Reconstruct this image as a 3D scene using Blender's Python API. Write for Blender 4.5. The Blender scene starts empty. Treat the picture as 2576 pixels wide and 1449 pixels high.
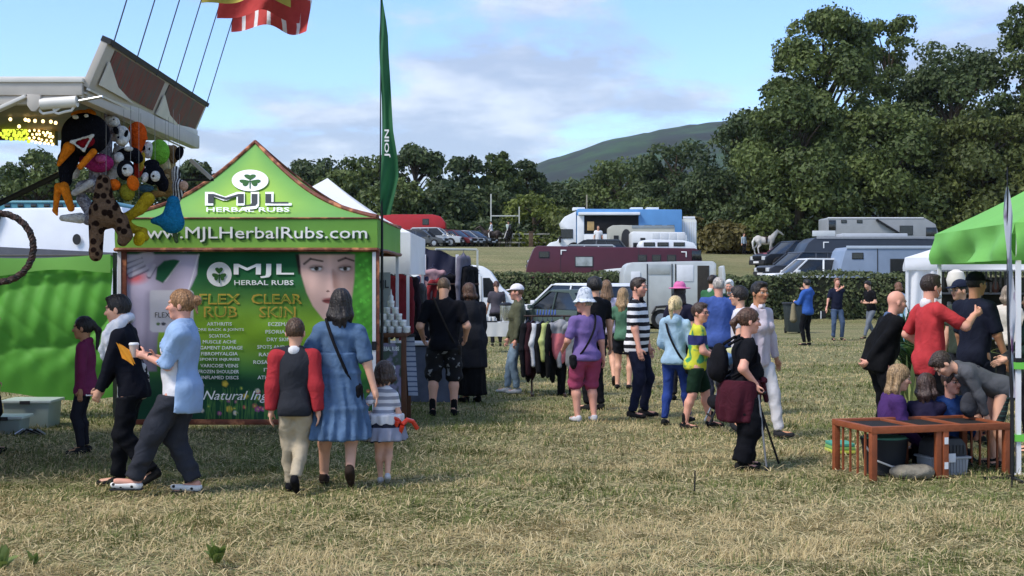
import bpy, bmesh, math, random
import numpy as np
from mathutils import Vector, Matrix

random.seed(7)
RNG = np.random.default_rng(7)
SC = bpy.context.scene
COL = SC.collection
R = math.radians

# ---------------------------------------------------------------- camera
F = 3200.0; CXP = 1288.0; HZ = 705.0; CAMH = 1.75      # focal length and horizon in the 2576-wide photograph
cam_data = bpy.data.cameras.new('camera')
cam = bpy.data.objects.new('camera', cam_data); COL.objects.link(cam)
cam.location = (0, 0, CAMH); cam.rotation_euler = (R(90), 0, 0)
cam_data.sensor_width = 36.0; cam_data.lens = 36.0 * F / 2576.0
cam_data.shift_y = -19.5 / 2576.0
cam_data.clip_end = 20000
SC.camera = cam

# ---------------------------------------------------------------- sky, sun, exposure
SUN_EL = 52.0
SUN_TRAVEL = Vector((0.85, 0.53, 0)).normalized()       # light travels to the right and away
world = bpy.data.worlds.new('World'); SC.world = world
world.use_nodes = True
wn = world.node_tree; wn.nodes.clear()
def WN(t, **k):
    n = wn.nodes.new(t)
    for a, b in k.items(): setattr(n, a, b)
    return n
sky = WN('ShaderNodeTexSky', sky_type='NISHITA')
sky.sun_disc = False
sky.sun_elevation = R(SUN_EL)
to_sun = -SUN_TRAVEL
sky.sun_rotation = math.atan2(to_sun.x, to_sun.y)
sky.altitude = 100; sky.air_density = 1.0; sky.dust_density = 0.5; sky.ozone_density = 3.0
tc = WN('ShaderNodeTexCoord')
sep = WN('ShaderNodeSeparateXYZ'); wn.links.new(tc.outputs['Generated'], sep.inputs[0])
zc = WN('ShaderNodeMath', operation='MAXIMUM'); wn.links.new(sep.outputs[2], zc.inputs[0]); zc.inputs[1].default_value = 0.0
za = WN('ShaderNodeMath', operation='ADD'); wn.links.new(zc.outputs[0], za.inputs[0]); za.inputs[1].default_value = 0.20
dx = WN('ShaderNodeMath', operation='DIVIDE'); wn.links.new(sep.outputs[0], dx.inputs[0]); wn.links.new(za.outputs[0], dx.inputs[1])
dy = WN('ShaderNodeMath', operation='DIVIDE'); wn.links.new(sep.outputs[1], dy.inputs[0]); wn.links.new(za.outputs[0], dy.inputs[1])
cmb = WN('ShaderNodeCombineXYZ'); wn.links.new(dx.outputs[0], cmb.inputs[0]); wn.links.new(dy.outputs[0], cmb.inputs[1])
def wnoise(scale, detail, rough, loc, dist=0.0):
    mp = WN('ShaderNodeMapping'); mp.inputs['Location'].default_value = loc
    wn.links.new(cmb.outputs[0], mp.inputs['Vector'])
    n = WN('ShaderNodeTexNoise'); n.inputs['Scale'].default_value = scale
    n.inputs['Detail'].default_value = detail; n.inputs['Roughness'].default_value = rough
    n.inputs['Distortion'].default_value = dist
    wn.links.new(mp.outputs[0], n.inputs['Vector'])
    return n
def wramp(src, a, b, c0=0.0, c1=1.0):
    m = WN('ShaderNodeMapRange'); m.interpolation_type = 'SMOOTHSTEP'
    m.inputs['From Min'].default_value = a; m.inputs['From Max'].default_value = b
    m.inputs['To Min'].default_value = c0; m.inputs['To Max'].default_value = c1
    wn.links.new(src, m.inputs['Value']); return m.outputs[0]
n1 = wnoise(1.15, 9, 0.60, (3.1, 0.7, 0), 0.25)
n2 = wnoise(2.6, 8, 0.6, (1.3, 5.0, 0))
cover = wramp(n1.outputs['Fac'], 0.45, 0.58)
lit = wramp(n2.outputs['Fac'], 0.42, 0.70)
cloud = WN('ShaderNodeMixRGB'); wn.links.new(lit, cloud.inputs[0])
cloud.inputs[1].default_value = (1.75, 2.05, 2.6, 1)       # grey-violet underside
cloud.inputs[2].default_value = (3.2, 3.4, 3.7, 1)        # sunlit rim
skyt = WN('ShaderNodeMixRGB', blend_type='MULTIPLY'); skyt.inputs[0].default_value = 1.0
wn.links.new(sky.outputs[0], skyt.inputs[1]); skyt.inputs[2].default_value = (0.72, 0.81, 0.98, 1)
cm = WN('ShaderNodeMath', operation='MULTIPLY'); wn.links.new(cover, cm.inputs[0]); cm.inputs[1].default_value = 0.82
mixs = WN('ShaderNodeMixRGB'); wn.links.new(cm.outputs[0], mixs.inputs[0])
wn.links.new(skyt.outputs[0], mixs.inputs[1]); wn.links.new(cloud.outputs[0], mixs.inputs[2])
bg = WN('ShaderNodeBackground'); bg.inputs['Strength'].default_value = 0.15
wn.links.new(mixs.outputs[0], bg.inputs['Color'])
wo = WN('ShaderNodeOutputWorld'); wn.links.new(bg.outputs[0], wo.inputs['Surface'])

sun_data = bpy.data.lights.new('sun', 'SUN')
sun_data.energy = 2.0; sun_data.angle = R(16.0); sun_data.color = (1.0, 0.93, 0.83)
sun = bpy.data.objects.new('sun', sun_data); COL.objects.link(sun)
sdir = Vector((SUN_TRAVEL.x * math.cos(R(SUN_EL)), SUN_TRAVEL.y * math.cos(R(SUN_EL)), -math.sin(R(SUN_EL))))
sun.rotation_euler = sdir.to_track_quat('-Z', 'Y').to_euler()

SC.view_settings.view_transform = 'Standard'; SC.view_settings.look = 'None'
SC.view_settings.gamma = 1.0; SC.view_settings.use_curve_mapping = False
SC.view_settings.exposure = 0.92
SC.render.engine = 'CYCLES'
SC.cycles.max_bounces = 6; SC.cycles.transparent_max_bounces = 8
SC.cycles.use_denoising = True

# ---------------------------------------------------------------- helpers
def at(px, py, Y): return Vector(((px - CXP) / F * Y, Y, CAMH + (HZ - py) / F * Y))
def gd(py): return CAMH * F / (py - HZ)                 # distance of flat ground seen at row py
def xw(px, Y): return (px - CXP) / F * Y
def zw(py, Y): return CAMH + (HZ - py) / F * Y

def lin(c):
    if isinstance(c, str):
        c = c.lstrip('#'); c = tuple(int(c[i:i+2], 16) / 255 for i in (0, 2, 4))
    elif isinstance(c[0], int) or max(c) > 1.0: c = tuple(v / 255 for v in c)
    return tuple((v / 12.92 if v <= 0.04045 else ((v + 0.055) / 1.055) ** 2.4) for v in c[:3])
LC = lambda c: np.array(lin(c))

GP = [(-50, 0), (40, 0), (52, 0.0), (60, 1.35), (66, 2.3), (73, 3.1), (90, 4.1), (118, 4.8), (160, 6.2), (400, 12), (1000, 25), (7000, 60)]
def smooth(a, b, x):
    t = np.clip((np.asarray(x, float) - a) / (b - a), 0, 1); return t * t * (3 - 2 * t)
def gz(x, y):
    z = np.interp(y, [p[0] for p in GP], [p[1] for p in GP])
    z = z - smooth(4, 18, x) * np.interp(y, [55, 68, 82, 104, 160, 400], [0, .75, .95, .6, .6, 0])
    xx, yy = np.asarray(x, float), np.asarray(y, float)
    z = z + 0.018 * (np.sin(xx * .9 + 1.3 * np.sin(yy * .5)) * np.cos(yy * .8 + .6)) * (yy < 120)
    return z

MATS = {}
def mat(name, col=(0.5, 0.5, 0.5), rough=0.75, var=0.12, scale=9.0, bump=0.0, bscale=40.0, metal=0.0, spec=0.35,
        attr=False, trans=0.0, emit=0.0, build=None, coat=0.0, alpha=1.0, det=4.0, dist=0.0):
    if name in MATS: return MATS[name]
    m = bpy.data.materials.new(name); m.use_nodes = True
    nt = m.node_tree; nt.nodes.clear(); N = nt.nodes; L = nt.links
    out = N.new('ShaderNodeOutputMaterial'); b = N.new('ShaderNodeBsdfPrincipled')
    b.inputs['Roughness'].default_value = rough; b.inputs['Metallic'].default_value = metal
    b.inputs['Specular IOR Level'].default_value = spec
    if coat: b.inputs['Coat Weight'].default_value = coat; b.inputs['Coat Roughness'].default_value = 0.08
    t = N.new('ShaderNodeTexCoord')
    if attr:
        a = N.new('ShaderNodeVertexColor'); a.layer_name = 'Col'; base = a.outputs['Color']
    else:
        rgb = N.new('ShaderNodeRGB'); rgb.outputs[0].default_value = (*lin(col), 1); base = rgb.outputs[0]
    if build: base = build(nt, t, base)
    if var > 0:
        n = N.new('ShaderNodeTexNoise'); n.inputs['Scale'].default_value = scale; n.inputs['Detail'].default_value = det
        L.new(t.outputs['Object'], n.inputs['Vector'])
        mr = N.new('ShaderNodeMapRange'); mr.inputs['From Min'].default_value = 0.25; mr.inputs['From Max'].default_value = 0.75
        mr.inputs['To Min'].default_value = 1 - var; mr.inputs['To Max'].default_value = 1 + var
        L.new(n.outputs['Fac'], mr.inputs['Value'])
        mx = N.new('ShaderNodeVectorMath'); mx.operation = 'SCALE'
        L.new(base, mx.inputs[0]); L.new(mr.outputs[0], mx.inputs['Scale']); base = mx.outputs[0]
    L.new(base, b.inputs['Base Color'])
    if bump > 0:
        n2 = N.new('ShaderNodeTexNoise'); n2.inputs['Scale'].default_value = bscale; n2.inputs['Detail'].default_value = 5
        L.new(t.outputs['Object'], n2.inputs['Vector'])
        n2.inputs['Distortion'].default_value = dist
        bp = N.new('ShaderNodeBump'); bp.inputs['Strength'].default_value = bump; bp.inputs['Distance'].default_value = 0.02
        L.new(n2.outputs['Fac'], bp.inputs['Height']); L.new(bp.outputs[0], b.inputs['Normal'])
    if emit > 0:
        L.new(base, b.inputs['Emission Color']); b.inputs['Emission Strength'].default_value = emit
    sh = b.outputs[0]
    if trans > 0:
        tr = N.new('ShaderNodeBsdfTranslucent'); L.new(base, tr.inputs['Color'])
        ms = N.new('ShaderNodeMixShader'); ms.inputs[0].default_value = trans
        L.new(sh, ms.inputs[1]); L.new(tr.outputs[0], ms.inputs[2]); sh = ms.outputs[0]
    L.new(sh, out.inputs['Surface'])
    MATS[name] = m; return m

def soft(c):
    c = lin(c) if True else c; g = .3 * c[0] + .59 * c[1] + .11 * c[2]; c = [(.84 * v + .16 * g) * .93 for v in c]
    return tuple(int(255 * (12.92 * v if v <= .0031308 else 1.055 * v ** (1 / 2.4) - .055)) for v in c)
def cloth(col, name=None, var=0.13, bump=0.7, build=None, rough=0.88):
    key = name or 'cloth_%s' % (col if isinstance(col, str) else '_'.join(str(int(v)) for v in col))
    return mat(key, soft(col), rough, var, 7.0, bump, 6.5, spec=0.15, build=build, dist=1.8)

def stripe_build(col2, freq, phase=0.0, duty=0.5, axis=2):
    def f(nt, t, base):
        N = nt.nodes; L = nt.links
        s = N.new('ShaderNodeSeparateXYZ'); L.new(t.outputs['Object'], s.inputs[0])
        nz = N.new('ShaderNodeTexNoise'); nz.inputs['Scale'].default_value = 5; L.new(t.outputs['Object'], nz.inputs['Vector'])
        q = N.new('ShaderNodeMath'); q.operation = 'MULTIPLY_ADD'; L.new(nz.outputs['Fac'], q.inputs[0]); q.inputs[1].default_value = 0.025
        L.new(s.outputs[axis], q.inputs[2])
        m = N.new('ShaderNodeMath'); m.operation = 'MULTIPLY_ADD'; L.new(q.outputs[0], m.inputs[0]); m.inputs[1].default_value = freq; m.inputs[2].default_value = phase + 50
        fr = N.new('ShaderNodeMath'); fr.operation = 'FRACT'; L.new(m.outputs[0], fr.inputs[0])
        g = N.new('ShaderNodeMath'); g.operation = 'GREATER_THAN'; L.new(fr.outputs[0], g.inputs[0]); g.inputs[1].default_value = duty
        mx = N.new('ShaderNodeMixRGB'); L.new(g.outputs[0], mx.inputs[0]); L.new(base, mx.inputs[1]); mx.inputs[2].default_value = (*lin(col2), 1)
        return mx.outputs[0]
    return f

def blotch_build(col2, scale, lo=0.5, hi=0.56, vor=False):
    def f(nt, t, base):
        N = nt.nodes; L = nt.links
        if vor:
            n = N.new('ShaderNodeTexVoronoi'); n.inputs['Scale'].default_value = scale; o = n.outputs['Distance']
        else:
            n = N.new('ShaderNodeTexNoise'); n.inputs['Scale'].default_value = scale; n.inputs['Detail'].default_value = 3; o = n.outputs['Fac']
        L.new(t.outputs['Object'], n.inputs['Vector'])
        mr = N.new('ShaderNodeMapRange'); mr.inputs['From Min'].default_value = lo; mr.inputs['From Max'].default_value = hi
        L.new(o, mr.inputs['Value'])
        mx = N.new('ShaderNodeMixRGB'); L.new(mr.outputs[0], mx.inputs[0]); L.new(base, mx.inputs[1]); mx.inputs[2].default_value = (*lin(col2), 1)
        return mx.outputs[0]
    return f

def mk(name, V, Fc, material=None, parent=None, colors=None, smooth_=True):
    """one mesh object from numpy arrays; Fc is an (n,3) or (n,4) array, or a list of such arrays"""
    me = bpy.data.meshes.new(name)
    V = np.asarray(V, np.float32)
    groups = [np.asarray(g, np.int32) for g in (Fc if isinstance(Fc, list) else [Fc]) if len(g)]
    nv = len(V); me.vertices.add(nv); me.vertices.foreach_set('co', V.ravel())
    nl = sum(g.size for g in groups); nf = sum(len(g) for g in groups)
    me.loops.add(nl); me.polygons.add(nf)
    me.loops.foreach_set('vertex_index', np.concatenate([g.ravel() for g in groups]) if groups else [])
    st = []; o = 0
    for g in groups:
        st.append(o + np.arange(len(g)) * g.shape[1]); o += g.size
    me.polygons.foreach_set('loop_start', np.concatenate(st).astype(np.int32))
    me.polygons.foreach_set('use_smooth', np.full(nf, smooth_))
    me.update(calc_edges=True)
    if colors is not None:
        c = np.ones((nv, 4), np.float32); c[:, :3] = colors
        a = me.color_attributes.new('Col', 'FLOAT_COLOR', 'POINT'); a.data.foreach_set('color', c.ravel())
    if material: me.materials.append(material)
    return link(name, me, parent)

def link(name, me, parent=None):
    o = bpy.data.objects.new(name, me); COL.objects.link(o)
    if parent is not None: o.parent = parent
    return o
def tag(o, label, cat, group=None):
    o['label'] = label; o['category'] = cat
    if group: o['group'] = group
    return o
def struct(o, k='structure'): o['kind'] = k; return o
def thing(name, label, cat, loc=(0, 0, 0), rz=0.0, group=None):
    o = bpy.data.objects.new(name, None); COL.objects.link(o); o.empty_display_size = 0.1
    o.location = loc; o.rotation_euler = (0, 0, rz)
    return tag(o, label, cat, group)
def copy_tree(o, parent=None):
    c = o.copy(); COL.objects.link(c); c.parent = parent
    for ch in list(o.children): copy_tree(ch, c)
    return c

class MB:
    """collects boxes, tubes and polygons, then links them as one mesh object"""
    def __init__(s): s.V = []; s.F = []
    def add(s, vs, fs):
        o = len(s.V); s.V += [tuple(v) for v in vs]; s.F += [tuple(i + o for i in f) for f in fs]; return s
    def box(s, lo, hi, M=None):
        (a, b, c), (d, e, f) = lo, hi
        v = [Vector(p) for p in ((a,b,c),(d,b,c),(d,e,c),(a,e,c),(a,b,f),(d,b,f),(d,e,f),(a,e,f))]
        if M is not None: v = [M @ p for p in v]
        return s.add(v, [(0,3,2,1),(4,5,6,7),(0,1,5,4),(1,2,6,5),(2,3,7,6),(3,0,4,7)])
    def bar(s, a, b, w, h=None, up=(0, 0, 1)):
        a, b = Vector(a), Vector(b); h = h or w
        d = (b - a); L = d.length; d.normalize(); u = Vector(up)
        if abs(d.dot(u)) > 0.98: u = Vector((1, 0, 0))
        x = d.cross(u).normalized(); y = x.cross(d)
        M = Matrix((x, d, y)).transposed().to_4x4(); M.translation = a
        return s.box((-w/2, 0, -h/2), (w/2, L, h/2), M)
    def tube(s, pts, r, n=8, cap=True):
        pts = [Vector(p) for p in pts]; rs = r if isinstance(r, (list, tuple)) else [r] * len(pts)
        o = len(s.V); up = Vector((0, 0, 1)); px = None
        for i, p in enumerate(pts):
            t = (pts[min(i+1, len(pts)-1)] - pts[max(i-1, 0)]).normalized()
            if px is None:
                px = t.cross(up)
                if px.length < 0.05: px = t.cross(Vector((1, 0, 0)))
            px = (px - t * px.dot(t)).normalized(); py = t.cross(px)
            for k in range(n):
                a = 2 * math.pi * k / n; s.V.append(tuple(p + (px * math.cos(a) + py * math.sin(a)) * rs[i]))
        for i in range(len(pts) - 1):
            for k in range(n):
                a = o + i * n + k; b = o + i * n + (k + 1) % n
                s.F.append((a, b, b + n, a + n))
        if cap:
            s.F.append(tuple(o + k for k in range(n))[::-1]); e = o + (len(pts) - 1) * n
            s.F.append(tuple(e + k for k in range(n)))
        return s
    def prism(s, poly, y0, y1, taper=None):
        """polygon in x,z pushed from y0 to y1; taper(x, z) narrows y"""
        n = len(poly); f = taper or (lambda x, z: 1.0)
        yc = (y0 + y1) / 2; hw = (y1 - y0) / 2
        a = [(x, yc - hw * f(x, z), z) for x, z in poly]; b = [(x, yc + hw * f(x, z), z) for x, z in poly]
        fs = [tuple(range(n)), tuple(range(2 * n - 1, n - 1, -1))]
        fs += [(i + n, (i + 1) % n + n, (i + 1) % n, i) for i in range(n)]
        return s.add(a + b, fs)
    def lathe(s, prof, n=14, M=None):
        o = len(s.V)
        for r, z in prof:
            for k in range(n):
                a = 2 * math.pi * k / n; p = Vector((r * math.cos(a), r * math.sin(a), z))
                s.V.append(tuple(M @ p if M is not None else p))
        for i in range(len(prof) - 1):
            for k in range(n):
                a = o + i * n + k; b = o + i * n + (k + 1) % n
                s.F.append((a, b, b + n, a + n))
        s.F.append(tuple(o + k for k in range(n))[::-1]); e = o + (len(prof) - 1) * n
        s.F.append(tuple(e + k for k in range(n)))
        return s
    def build(s, name, material=None, parent=None, bevel=0.0, smooth_=False, seg=2):
        me = bpy.data.meshes.new(name); me.from_pydata(s.V, [], s.F)
        bm = bmesh.new(); bm.from_mesh(me)
        if bevel > 0:
            bmesh.ops.remove_doubles(bm, verts=bm.verts, dist=1e-5)
            es = [e for e in bm.edges if len(e.link_faces) == 2 and e.calc_face_angle(0) > 0.35]
            bmesh.ops.bevel(bm, geom=es, offset=bevel, segments=seg, profile=0.6, affect='EDGES', clamp_overlap=True)
        bmesh.ops.recalc_face_normals(bm, faces=bm.faces)
        bm.to_mesh(me); bm.free()
        me.polygons.foreach_set('use_smooth', [smooth_ or bevel > 0] * len(me.polygons))
        if bevel > 0 or smooth_:
            try: me.set_sharp_from_angle(angle=R(38))
            except Exception: pass
        if material: me.materials.append(material)
        return link(name, me, parent)

def grid_mesh(nu, nv, fn):
    """fn(u, v) arrays in 0..1 -> positions; returns V, F"""
    u, v = np.meshgrid(np.linspace(0, 1, nu), np.linspace(0, 1, nv), indexing='ij')
    P = np.stack(fn(u.ravel(), v.ravel()), -1)
    i = np.arange(nu * nv).reshape(nu, nv)
    q = np.stack([i[:-1, :-1], i[1:, :-1], i[1:, 1:], i[:-1, 1:]], -1).reshape(-1, 4)
    return P, q

def vnoise(p, s=1.0, seed=0):
    """cheap smooth noise, roughly -1..1"""
    r = np.random.default_rng(seed); o = np.zeros(len(p))
    for k in range(5):
        d = r.normal(size=3); d /= np.linalg.norm(d); e = r.normal(size=3); e /= np.linalg.norm(e)
        o += np.sin(p @ d * s * (1 + .35 * k) + r.uniform(0, 6)) * np.cos(p @ e * s * (1.2 - .1 * k) + r.uniform(0, 6))
    return o / 2.2

def text_geo(s, bold=0.0, shear=0.0, spacing=1.0, res=2):
    c = bpy.data.curves.new('t', 'FONT'); c.body = s; c.offset = bold; c.shear = shear; c.space_character = spacing
    c.resolution_u = res; c.size = 1.0
    o = bpy.data.objects.new('t', c); COL.objects.link(o)
    bpy.context.view_layer.update()
    me = bpy.data.meshes.new_from_object(o.evaluated_get(bpy.context.evaluated_depsgraph_get()))
    V = np.array([v.co[:2] for v in me.vertices]) if len(me.vertices) else np.zeros((0, 2))
    fs = [tuple(p.vertices) for p in me.polygons]
    bpy.data.objects.remove(o); bpy.data.curves.remove(c); bpy.data.meshes.remove(me)
    return V, fs
def text_on(s, name, x0, x1, y0, y1, fn, material, parent, bold=0.0, shear=0.0, hfit=True):
    """text filling the box x0..x1 (left to right), y0 (top) .. y1 (bottom); fn(x, y) -> 3d point"""
    V, fs = text_geo(s, min(bold, 0), shear)
    a, b = V.min(0), V.max(0)
    P = []; Q = []
    for k, (ex, ey) in enumerate([(0, 0)] + ([(bold, bold), (-bold, bold), (bold, -bold), (-bold, -bold)] if bold > 0 else [])):
        xs = x0 + (V[:, 0] + ex - a[0]) / (b[0] - a[0]) * (x1 - x0)
        ys = y1 + (V[:, 1] + ey - a[1]) / (b[1] - a[1]) * (y0 - y1)
        o0 = len(P)
        for x, y in zip(xs, ys):
            q = fn(x, y); P.append((q[0], q[1] - .0006 * k, q[2]))
        Q += [tuple(i + o0 for i in f) for f in fs]
    me = bpy.data.meshes.new(name); me.from_pydata(P, [], Q)
    me.materials.append(material); return link(name, me, parent)
# ================================================================ ground, hill, trees, hedge, grass
def ground_build(nt, t, base):
    N = nt.nodes; L = nt.links
    def noise(scale, det=4, vec=None):
        n = N.new('ShaderNodeTexNoise'); n.inputs['Scale'].default_value = scale; n.inputs['Detail'].default_value = det
        L.new(vec or t.outputs['Object'], n.inputs['Vector']); return n.outputs['Fac']
    def mr(v, a, b):
        m = N.new('ShaderNodeMapRange'); m.inputs['From Min'].default_value = a; m.inputs['From Max'].default_value = b; L.new(v, m.inputs['Value']); return m.outputs[0]
    def mix(f, a, c):
        m = N.new('ShaderNodeMixRGB'); L.new(f, m.inputs[0])
        for i, q in ((1, a), (2, c)):
            if isinstance(q, tuple): m.inputs[i].default_value = (*q, 1)
            else: L.new(q, m.inputs[i])
        return m.outputs[0]
    mp = N.new('ShaderNodeMapping'); mp.inputs['Scale'].default_value = (0.5, 1.6, 1); L.new(t.outputs['Object'], mp.inputs['Vector'])
    big = mix(mr(noise(0.45, 6, mp.outputs[0]), 0.38, 0.62), lin('#6a7648'), lin('#9c946a'))
    fine = mix(mr(noise(16, 5), 0.40, 0.64), lin('#45432a'), big)
    fine2 = mix(mr(noise(60, 3), 0.5, 0.75), fine, lin('#bfb389'))
    return fine2
gm = mat('field_grass', '#777040', 0.95, 0.0, bump=0.9, bscale=22, spec=0.1, build=ground_build)
ys = np.concatenate([np.linspace(-14, 45, 90), np.linspace(46, 125, 80), np.geomspace(128, 7000, 40)])
xs = np.concatenate([-np.geomspace(6000, 32, 26), np.linspace(-30, 30, 90), np.geomspace(32, 6000, 26)])
GX, GY = np.meshgrid(xs, ys, indexing='ij')
gp = np.stack([GX.ravel(), GY.ravel()], -1)
GZ = gz(gp[:, 0], gp[:, 1])
gi = np.arange(len(gp)).reshape(GX.shape)
gq = np.stack([gi[:-1, :-1], gi[1:, :-1], gi[1:, 1:], gi[:-1, 1:]], -1).reshape(-1, 4)
struct(mk('ground', np.c_[gp, GZ], gq, gm))

# farm track at the foot of the wood
def track():
    n = 60; x = np.linspace(6, 60, n); yc = 107 + 0.10 * (x - 20) + np.sin(x * .2)
    V = []
    for xx, yy in zip(x, yc):
        for d in (-1.6, 1.6): V.append((xx, yy + d, float(gz(xx, yy + d)) + 0.05))
    q = [(2*i, 2*i+2, 2*i+3, 2*i+1) for i in range(n - 1)]
    return mk('track', V, np.array(q), mat('track_dirt', '#a39a76', 0.95, 0.2, 1.5, 0.4, 8))
struct(track())

# far wooded hill
def hill_h(x):
    return np.interp(x, [-2500, -300, -100, -31, 34, 100, 173, 296, 411, 700, 1100, 2600], [60, 90, 165, 190, 222, 248, 274, 298, 313, 335, 320, 160]) - 10
HX, HY = np.meshgrid(np.linspace(-2600, 2800, 260), np.linspace(0, 1, 40), indexing='ij')
hx, hv = HX.ravel(), HY.ravel()
hz_ = 10 + hill_h(hx) * np.sin(np.clip(hv * 1.25, 0, 1.25) * math.pi / 2 / 1.0).clip(0, 1)
hp = np.stack([hx, 1500 + hv * 1400, hz_], -1)
hp[:, 2] += 5.0 * vnoise(hp, 0.05, 5) + 2.5 * RNG.random(len(hp))
hi_ = np.arange(len(hp)).reshape(HX.shape)
hq = np.stack([hi_[:-1, :-1], hi_[1:, :-1], hi_[1:, 1:], hi_[:-1, 1:]], -1).reshape(-1, 4)
struct(mk('hill', hp, hq, mat('hill_forest', '#26401f', 0.95, 0.45, 0.03, 0.8, 0.06, build=blotch_build('#151f14', 0.014, .40, .6))))

# ---- leaf clouds
LEAF = mat('leaf', rough=0.55, var=0.0, attr=True, trans=0.28, spec=0.3)
BARK = mat('bark', '#4a4033', 0.95, 0.3, 3, 0.8, 9)
def leaf_cloud(P, Nn, size, cols, rng, aspect=0.6):
    """P centres, Nn facing; -> quads bent like leaf sprays"""
    n = len(P)
    t = rng.normal(size=(n, 3)); t -= (t * Nn).sum(1)[:, None] * Nn; t /= np.linalg.norm(t, axis=1)[:, None] + 1e-9
    b = np.cross(Nn, t); s = (size * rng.uniform(0.6, 1.35, n))[:, None]
    V = np.stack([P - t * s, P - b * s * aspect + Nn * s * .15, P + t * s, P + b * s * aspect + Nn * s * .15], 1).reshape(-1, 3)
    q = np.arange(4 * n).reshape(n, 4)
    return V, q, np.repeat(cols, 4, 0)
def crown_points(rng, blobs, n):
    """points on and just inside a set of ellipsoidal clumps (cx,cy,cz,rx,ry,rz)"""
    B = np.array(blobs); w = B[:, 3] * B[:, 5]; k = rng.choice(len(B), n, p=w / w.sum())
    d = rng.normal(size=(n, 3)); d /= np.linalg.norm(d, axis=1)[:, None]
    d[:, 2] = np.where(d[:, 2] < -0.55, -d[:, 2] * rng.random(n), d[:, 2])
    r = rng.uniform(0.62, 1.06, n)[:, None] ** 0.7
    bump = 1 + 0.20 * vnoise(np.c_[d * 4 + k[:, None] * 1.7], 1.6, 11)[:, None]
    P = B[k, :3] + d * B[k, 3:] * r * bump
    return P, d, k
def tree(name, label, x, y, base_w, top, rng, n=9000, leaf=0.2, nb=40, cols=('#3a4522', '#4c5429'), trunk_h=0.25, shape=1.0, group=None, open_=0.0, z0=None, lo=0.12):
    g = float(gz(x, y)) if z0 is None else z0
    h = top - g; o = thing(name, label, 'tree', (x, y, g), 0, group)
    blobs = []
    for i in range(nb):
        v = rng.uniform(lo, 1.0) ** 0.9
        prof = math.sqrt(max(0.10, 1 - ((v - 0.40) / 0.64) ** 2)) * shape
        a = rng.uniform(0, 2 * math.pi); rr = base_w / 2 * prof * math.sqrt(rng.uniform(0.08, 1.0))
        s = base_w * rng.uniform(0.11, 0.20) * (1.1 - 0.25 * v) * (1 - 0.25 * open_)
        zc = g + v * (h - s * 0.8)
        blobs.append((rr * math.cos(a), rr * math.sin(a), zc - g, s * 1.1, s * 1.1, s * 0.95))
    P, d, k = crown_points(rng, blobs, n)
    c0, c1 = LC(cols[0]), LC(cols[1]); bt = rng.random(nb)[k][:, None]
    C = (c0 * (1 - bt) + c1 * bt) * rng.uniform(0.75, 1.25, (n, 1))
    nn = d + rng.normal(size=(n, 3)) * 0.55; nn /= np.linalg.norm(nn, axis=1)[:, None]
    V, q, CC = leaf_cloud(P, nn, np.full(n, leaf), C, rng)
    mk('crown', V, q, LEAF, o, CC, False)
    tb = MB(); tr = base_w * 0.028 + 0.10
    tb.tube([(0, 0, -0.3), (0.05, 0, h * .3), (-0.1, 0.05, h * .6), (0.1, 0, h * .86)], [tr * 1.25, tr, tr * .6, tr * .15], 8)
    for i in range(0, nb, 2):
        bx_, by_, bz_, s, _, _ = blobs[i]; s0 = max(0.12, min(.75, bz_ / h - 0.22))
        tb.tube([(0, 0, h * s0), (bx_ * .45, by_ * .45, h * s0 + (bz_ - h * s0) * .55), (bx_, by_, bz_)], [tr * .45, tr * .28, tr * .08], 5, False)
    tb.build('trunk', BARK, o, smooth_=True)
    return o

rt = np.random.default_rng(21)
DK = ('#37462a', '#54623a'); MD = ('#43522c', '#64713c'); OL = ('#465129', '#646c38')
# big broadleaved trees on the right: px centre, top row, width in px, distance
big = [(2075, 18, 300, 112, 'tall broadleaf tree with the highest crown above the grey horse', 30000, MD, 0.35),
       (2235, 34, 215, 122, 'tall tree with a light open crown between the two highest crowns', 12000, MD, 0.75),
       (2395, 100, 330, 113, 'broad dark broadleaf tree behind the green gazebo and the grey horsebox', 26000, DK, 0.2),
       (2610, 8, 260, 108, 'tall broadleaf tree rising over the peak of the green gazebo', 22000, MD, 0.3),
       (1880, 268, 270, 114, 'lower rounded tree at the edge of the wood beside the hill', 18000, DK, 0.1),
       (2010, 215, 300, 107, 'leafy tree in front of the tallest crown, spreading towards the horse', 24000, MD, 0.1),
       (2230, 250, 320, 108, 'dense low-branched tree above the roof of the grey horsebox', 24000, MD, 0.1),
       (2480, 260, 300, 105, 'dense olive tree right behind the green gazebo roof', 22000, OL, 0.1),
       (1700, 350, 220, 132, 'rounded tree behind the blue and white horse lorry', 12000, DK, 0.1),
       (1780, 420, 200, 118, 'low bushy tree beside the white cabin by the blue lorry', 12000, DK, 0.1)]
for px, top, w, Y, lab, n, cc, op in big:
    tree('broadleaf_tree', lab, xw(px, Y), Y, w / F * Y, zw(top, Y), rt, int(n * 1.0), 0.205, 75 if w > 250 else 50, cc, open_=op, lo=0.03 if op < .3 else 0.25, group='trees of the wood')
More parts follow.
